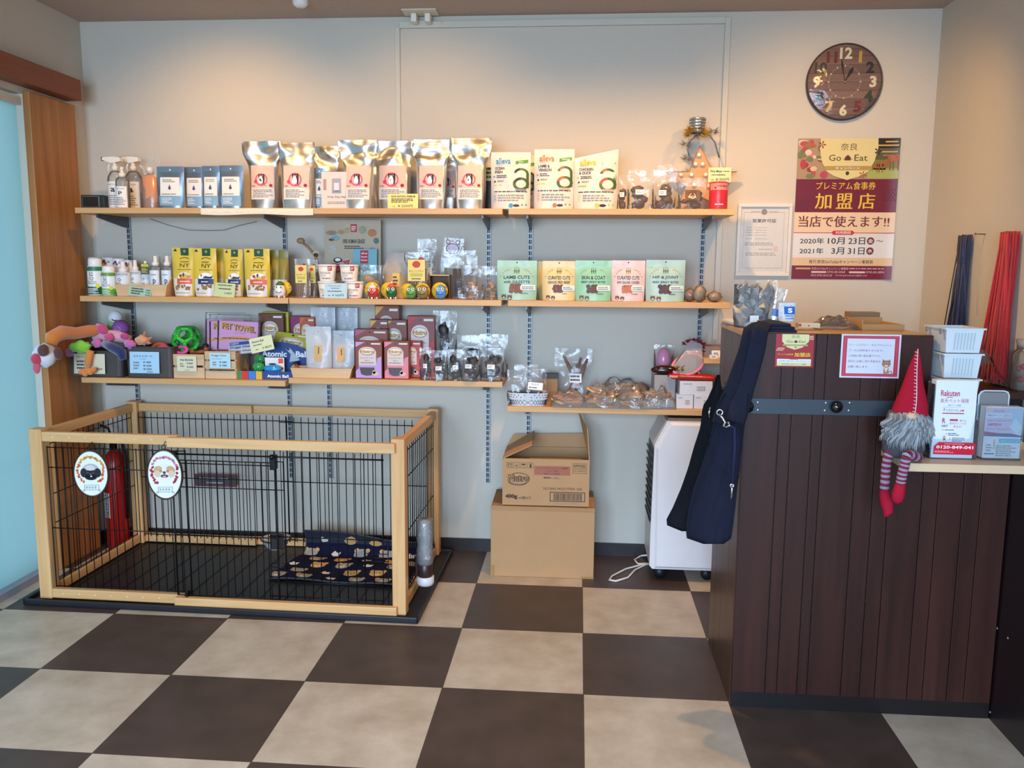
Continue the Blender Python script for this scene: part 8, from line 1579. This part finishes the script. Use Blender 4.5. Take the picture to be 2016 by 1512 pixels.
mb.shape([(X(.22), Z(.999)), (X(.215), Z(.93)), (X(.24), Z(.84)), (X(.29), Z(.77)), (X(.37), Z(.735)), (X(.5), Z(.708)), (X(.63), Z(.735)), (X(.71), Z(.77)), (X(.76), Z(.84)), (X(.79), Z(.93)), (X(.785), Z(.999))], CR2, surf, 8)
BRN = mat('#5c2c24', .5); mb.text('奈良', X(.42), X(.585), Z(.915), Z(.965), mat('#6f4a32', .5), surf, 9, .005); mb.text('Go', X(.31), X(.43), Z(.842), Z(.885), mat('#57432a', .5), surf, 9, .005); mb.text('Eat', X(.56), X(.69), Z(.842), Z(.885), mat('#57432a', .5), surf, 9, .005)
mb.shape([(X(.465), Z(.845)), (X(.525), Z(.845)), (X(.522), Z(.868)), (X(.495), Z(.884)), (X(.468), Z(.868))], BRN, surf, 9); mb.patch(X(.45), X(.54), Z(.853), Z(.857), BRN, surf, 10)
mb.patch(X(.27), X(.74), Z(.776), Z(.806), mat('#b0924c', .4), surf, 9, 6, 1); mb.text('キャンペーン', X(.38), X(.62), Z(.781), Z(.8), WHITE, surf, 10, .02); mb.disc(X(.5), Z(.755), .018 * w, .02 * w, mat('#3a3428', .5), surf, 9, 14)
for a, b, cc in ((.235, .955, '#8c3024'), (.79, .91, '#3a2a22'), (.65, .745, '#b5602c')):
    for k in range(5): q = k * 1.2566; mb.shape([(X(a), Z(b)), (X(a) + .012 * math.cos(q - .3), Z(b) + .012 * math.sin(q - .3)), (X(a) + .018 * math.cos(q), Z(b) + .018 * math.sin(q)), (X(a) + .012 * math.cos(q + .3), Z(b) + .012 * math.sin(q + .3))], mat(cc, .5), surf, 10)
YE = mat('#e0b93c', .4); mb.text('プレミアム食事券', X(.2), X(.79), Z(.64), Z(.695), YE, surf, 3, .015); mb.text('加', X(.2), X(.36), Z(.505), Z(.615), YE, surf, 3, .03); mb.text('盟', X(.41), X(.57), Z(.505), Z(.615), YE, surf, 3, .03); mb.text('店', X(.63), X(.79), Z(.505), Z(.615), YE, surf, 3, .03)
for i in range(8):
    for j in range(5):
        if (i + j) % 2: mb.patch(X(.01 + .016 * i), X(.024 + .016 * i), Z(.485 + .018 * j), Z(.498 + .018 * j), mat('#581626', .5), surf, 2); mb.patch(X(.86 + .016 * i), X(.874 + .016 * i), Z(.56 + .018 * j), Z(.573 + .018 * j), mat('#581626', .5), surf, 2)
WN = mat('#6e2028', .5); mb.text('当店で使えます!!', X(.045), X(.945), Z(.375), Z(.455), WN, surf, 3, .03)
mb.patch(X(0), X(1), Z(.331), Z(.336), RED, surf, 2, 8, 1); mb.shape([(X(.4), Z(.32)), (X(.59), Z(.32)), (X(.61), Z(.335)), (X(.59), Z(.35)), (X(.4), Z(.35)), (X(.38), Z(.335))], RED, surf, 4); mb.text('利用期間', X(.42), X(.57), Z(.325), Z(.346), mat('#ecd8d0'), surf, 5, .02)
KK = mat('#2a2528', .5, var=0); mb.text('2020年', X(.07), X(.31), Z(.255), Z(.297), KK, surf, 3, .015); mb.text('10月', X(.35), X(.515), Z(.252), Z(.302), KK, surf, 3, .02); mb.text('23日', X(.555), X(.72), Z(.252), Z(.302), KK, surf, 3, .02); mb.disc(X(.775), Z(.277), .037 * w, .037 * w, WN, surf, 3, 18); mb.text('金', X(.75), X(.8), Z(.263), Z(.292), WHITE, surf, 4, .02); mb.text('〜', X(.83), X(.9), Z(.272), Z(.283), KK, surf, 3, .01)
mb.text('2021年', X(.07), X(.31), Z(.183), Z(.225), KK, surf, 3, .015); mb.text('3月', X(.39), X(.515), Z(.18), Z(.23), KK, surf, 3, .02); mb.text('31日', X(.555), X(.72), Z(.18), Z(.23), KK, surf, 3, .02); mb.disc(X(.775), Z(.205), .037 * w, .037 * w, WN, surf, 3, 18); mb.text('水', X(.75), X(.8), Z(.191), Z(.22), WHITE, surf, 4, .02)
mb.text('発行:奈良GoToEatキャンペーン事務局', X(.17), X(.81), Z(.113), Z(.14), mat('#4a3020'), surf, 3, .01); LP_ = mat('#d9b8bc', .5)
mb.patch(X(.04), X(.19), Z(.07), Z(.083), mat('#b8986a'), surf, 3); mb.text('奈良GoToEatキャンペーン事務局', X(.2), X(.57), Z(.068), Z(.086), LP_, surf, 3, .01); mb.lines(X(.58), X(.94), Z(.072), Z(.083), 1, LP_, surf, 3, 2, ragged=.05); mb.patch(X(.2), X(.35), Z(.045), Z(.058), LP_, surf, 3); mb.text('0742-85-0068', X(.36), X(.54), Z(.045), Z(.06), LP_, surf, 3); mb.patch(X(.58), X(.74), Z(.045), Z(.058), LP_, surf, 3); mb.text('0742-85-0894', X(.75), X(.93), Z(.045), Z(.06), LP_, surf, 3); mb.text('FAX 0742-30-5123', X(.2), X(.41), Z(.02), Z(.035), LP_, surf, 3); mb.text('E-mail gotoeatnara@jtb.com', X(.45), X(.76), Z(.02), Z(.035), LP_, surf, 3)
mb.obj('sheet', PT_)
# framed licence
p0, p1 = atY(1449, 543, 0), atY(1557, 401, 0); w, h = atY(1555, 470, 0).x - atY(1449, 470, 0).x, p1.z - p0.z
t = thing('licence_frame', 'white framed business licence on the wall left of the red poster', 'picture frame', ((p0.x + p1.x) / 2, 0, p0.z)); WF = mat('#d9d4cc', .4); X = lambda a: -w / 2 + a * w; Z = lambda b: b * h; mb = MB()
for a in ((-w / 2, w / 2, 0, h * .05), (-w / 2, w / 2, h * .95, h), (-w / 2, -w / 2 + w * .06, h * .05, h * .95), (w / 2 - w * .06, w / 2, h * .05, h * .95)): mb.box(a[0], a[1], -.016, -.0005, a[2], a[3], WF, .0015)
mb.obj('frame', t); mb = MB(); at = flat(-.006); mb.box(-w / 2 + w * .055, w / 2 - w * .055, -.006, -.001, h * .045, h * .955, mat('#d6d1ca', .5)); GB_ = mat('#a9a49e', .6)
for a, b, c_, d in ((.12, .125, .11, .88), (.86, .865, .11, .88), (.12, .865, .11, .115), (.12, .865, .875, .88)): mb.patch(X(a), X(b), Z(c_), Z(d), GB_, at, 1)
mb.disc(X(.49), Z(.885), w * .055, w * .055, mat('#8f8583'), at, 2, 18); mb.lines(X(.25), X(.42), Z(.88), Z(.9), 1, GB_, at, 2, 1, ragged=.05); mb.lines(X(.58), X(.75), Z(.88), Z(.9), 1, GB_, at, 2, 2, ragged=.05)
mb.text('営業許可証', X(.28), X(.72), Z(.74), Z(.79), mat('#3c3a3a'), at, 2, .02)
for i, z in enumerate((.665, .63, .595, .56, .51)): mb.lines(X(.17), X(.28), Z(z), Z(z + .012), 1, GREYINK, at, 2, i, ragged=.1); mb.lines(X(.33), X(.6), Z(z), Z(z + .012), 1, GB_, at, 2, i + 9)
mb.lines(X(.15), X(.75), Z(.42), Z(.47), 2, GB_, at, 2, 5, ragged=.2); mb.lines(X(.42), X(.68), Z(.365), Z(.378), 1, GREYINK, at, 2, 6, ragged=.05); mb.lines(X(.18), X(.75), Z(.28), Z(.33), 2, GB_, at, 2, 7, ragged=.2); mb.patch(X(.69), X(.77), Z(.345), Z(.415), mat('#d9bdb4', .6), at, 2); mb.obj('certificate', t)
MB().box(-w / 2 + w * .06, w / 2 - w * .06, -.0095, -.0085, h * .05, h * .95, clear('#ffffff', haze=.0, gloss=.35, rough=.02, key='frameglass')).obj('glass', t)
# thin cable sagging under the top plank
mb = MB(); mb.tube([tuple(atY(px, py, -.02)) for px, py in ((295, 431), (330, 443), (370, 453), (410, 454), (440, 453), (470, 444), (505, 436))], .0012, mat('#6f6a66', .6), 5)
tag(mb.obj('thin_cable'), 'thin grey cable sagging along the wall under the top plank', 'cable')
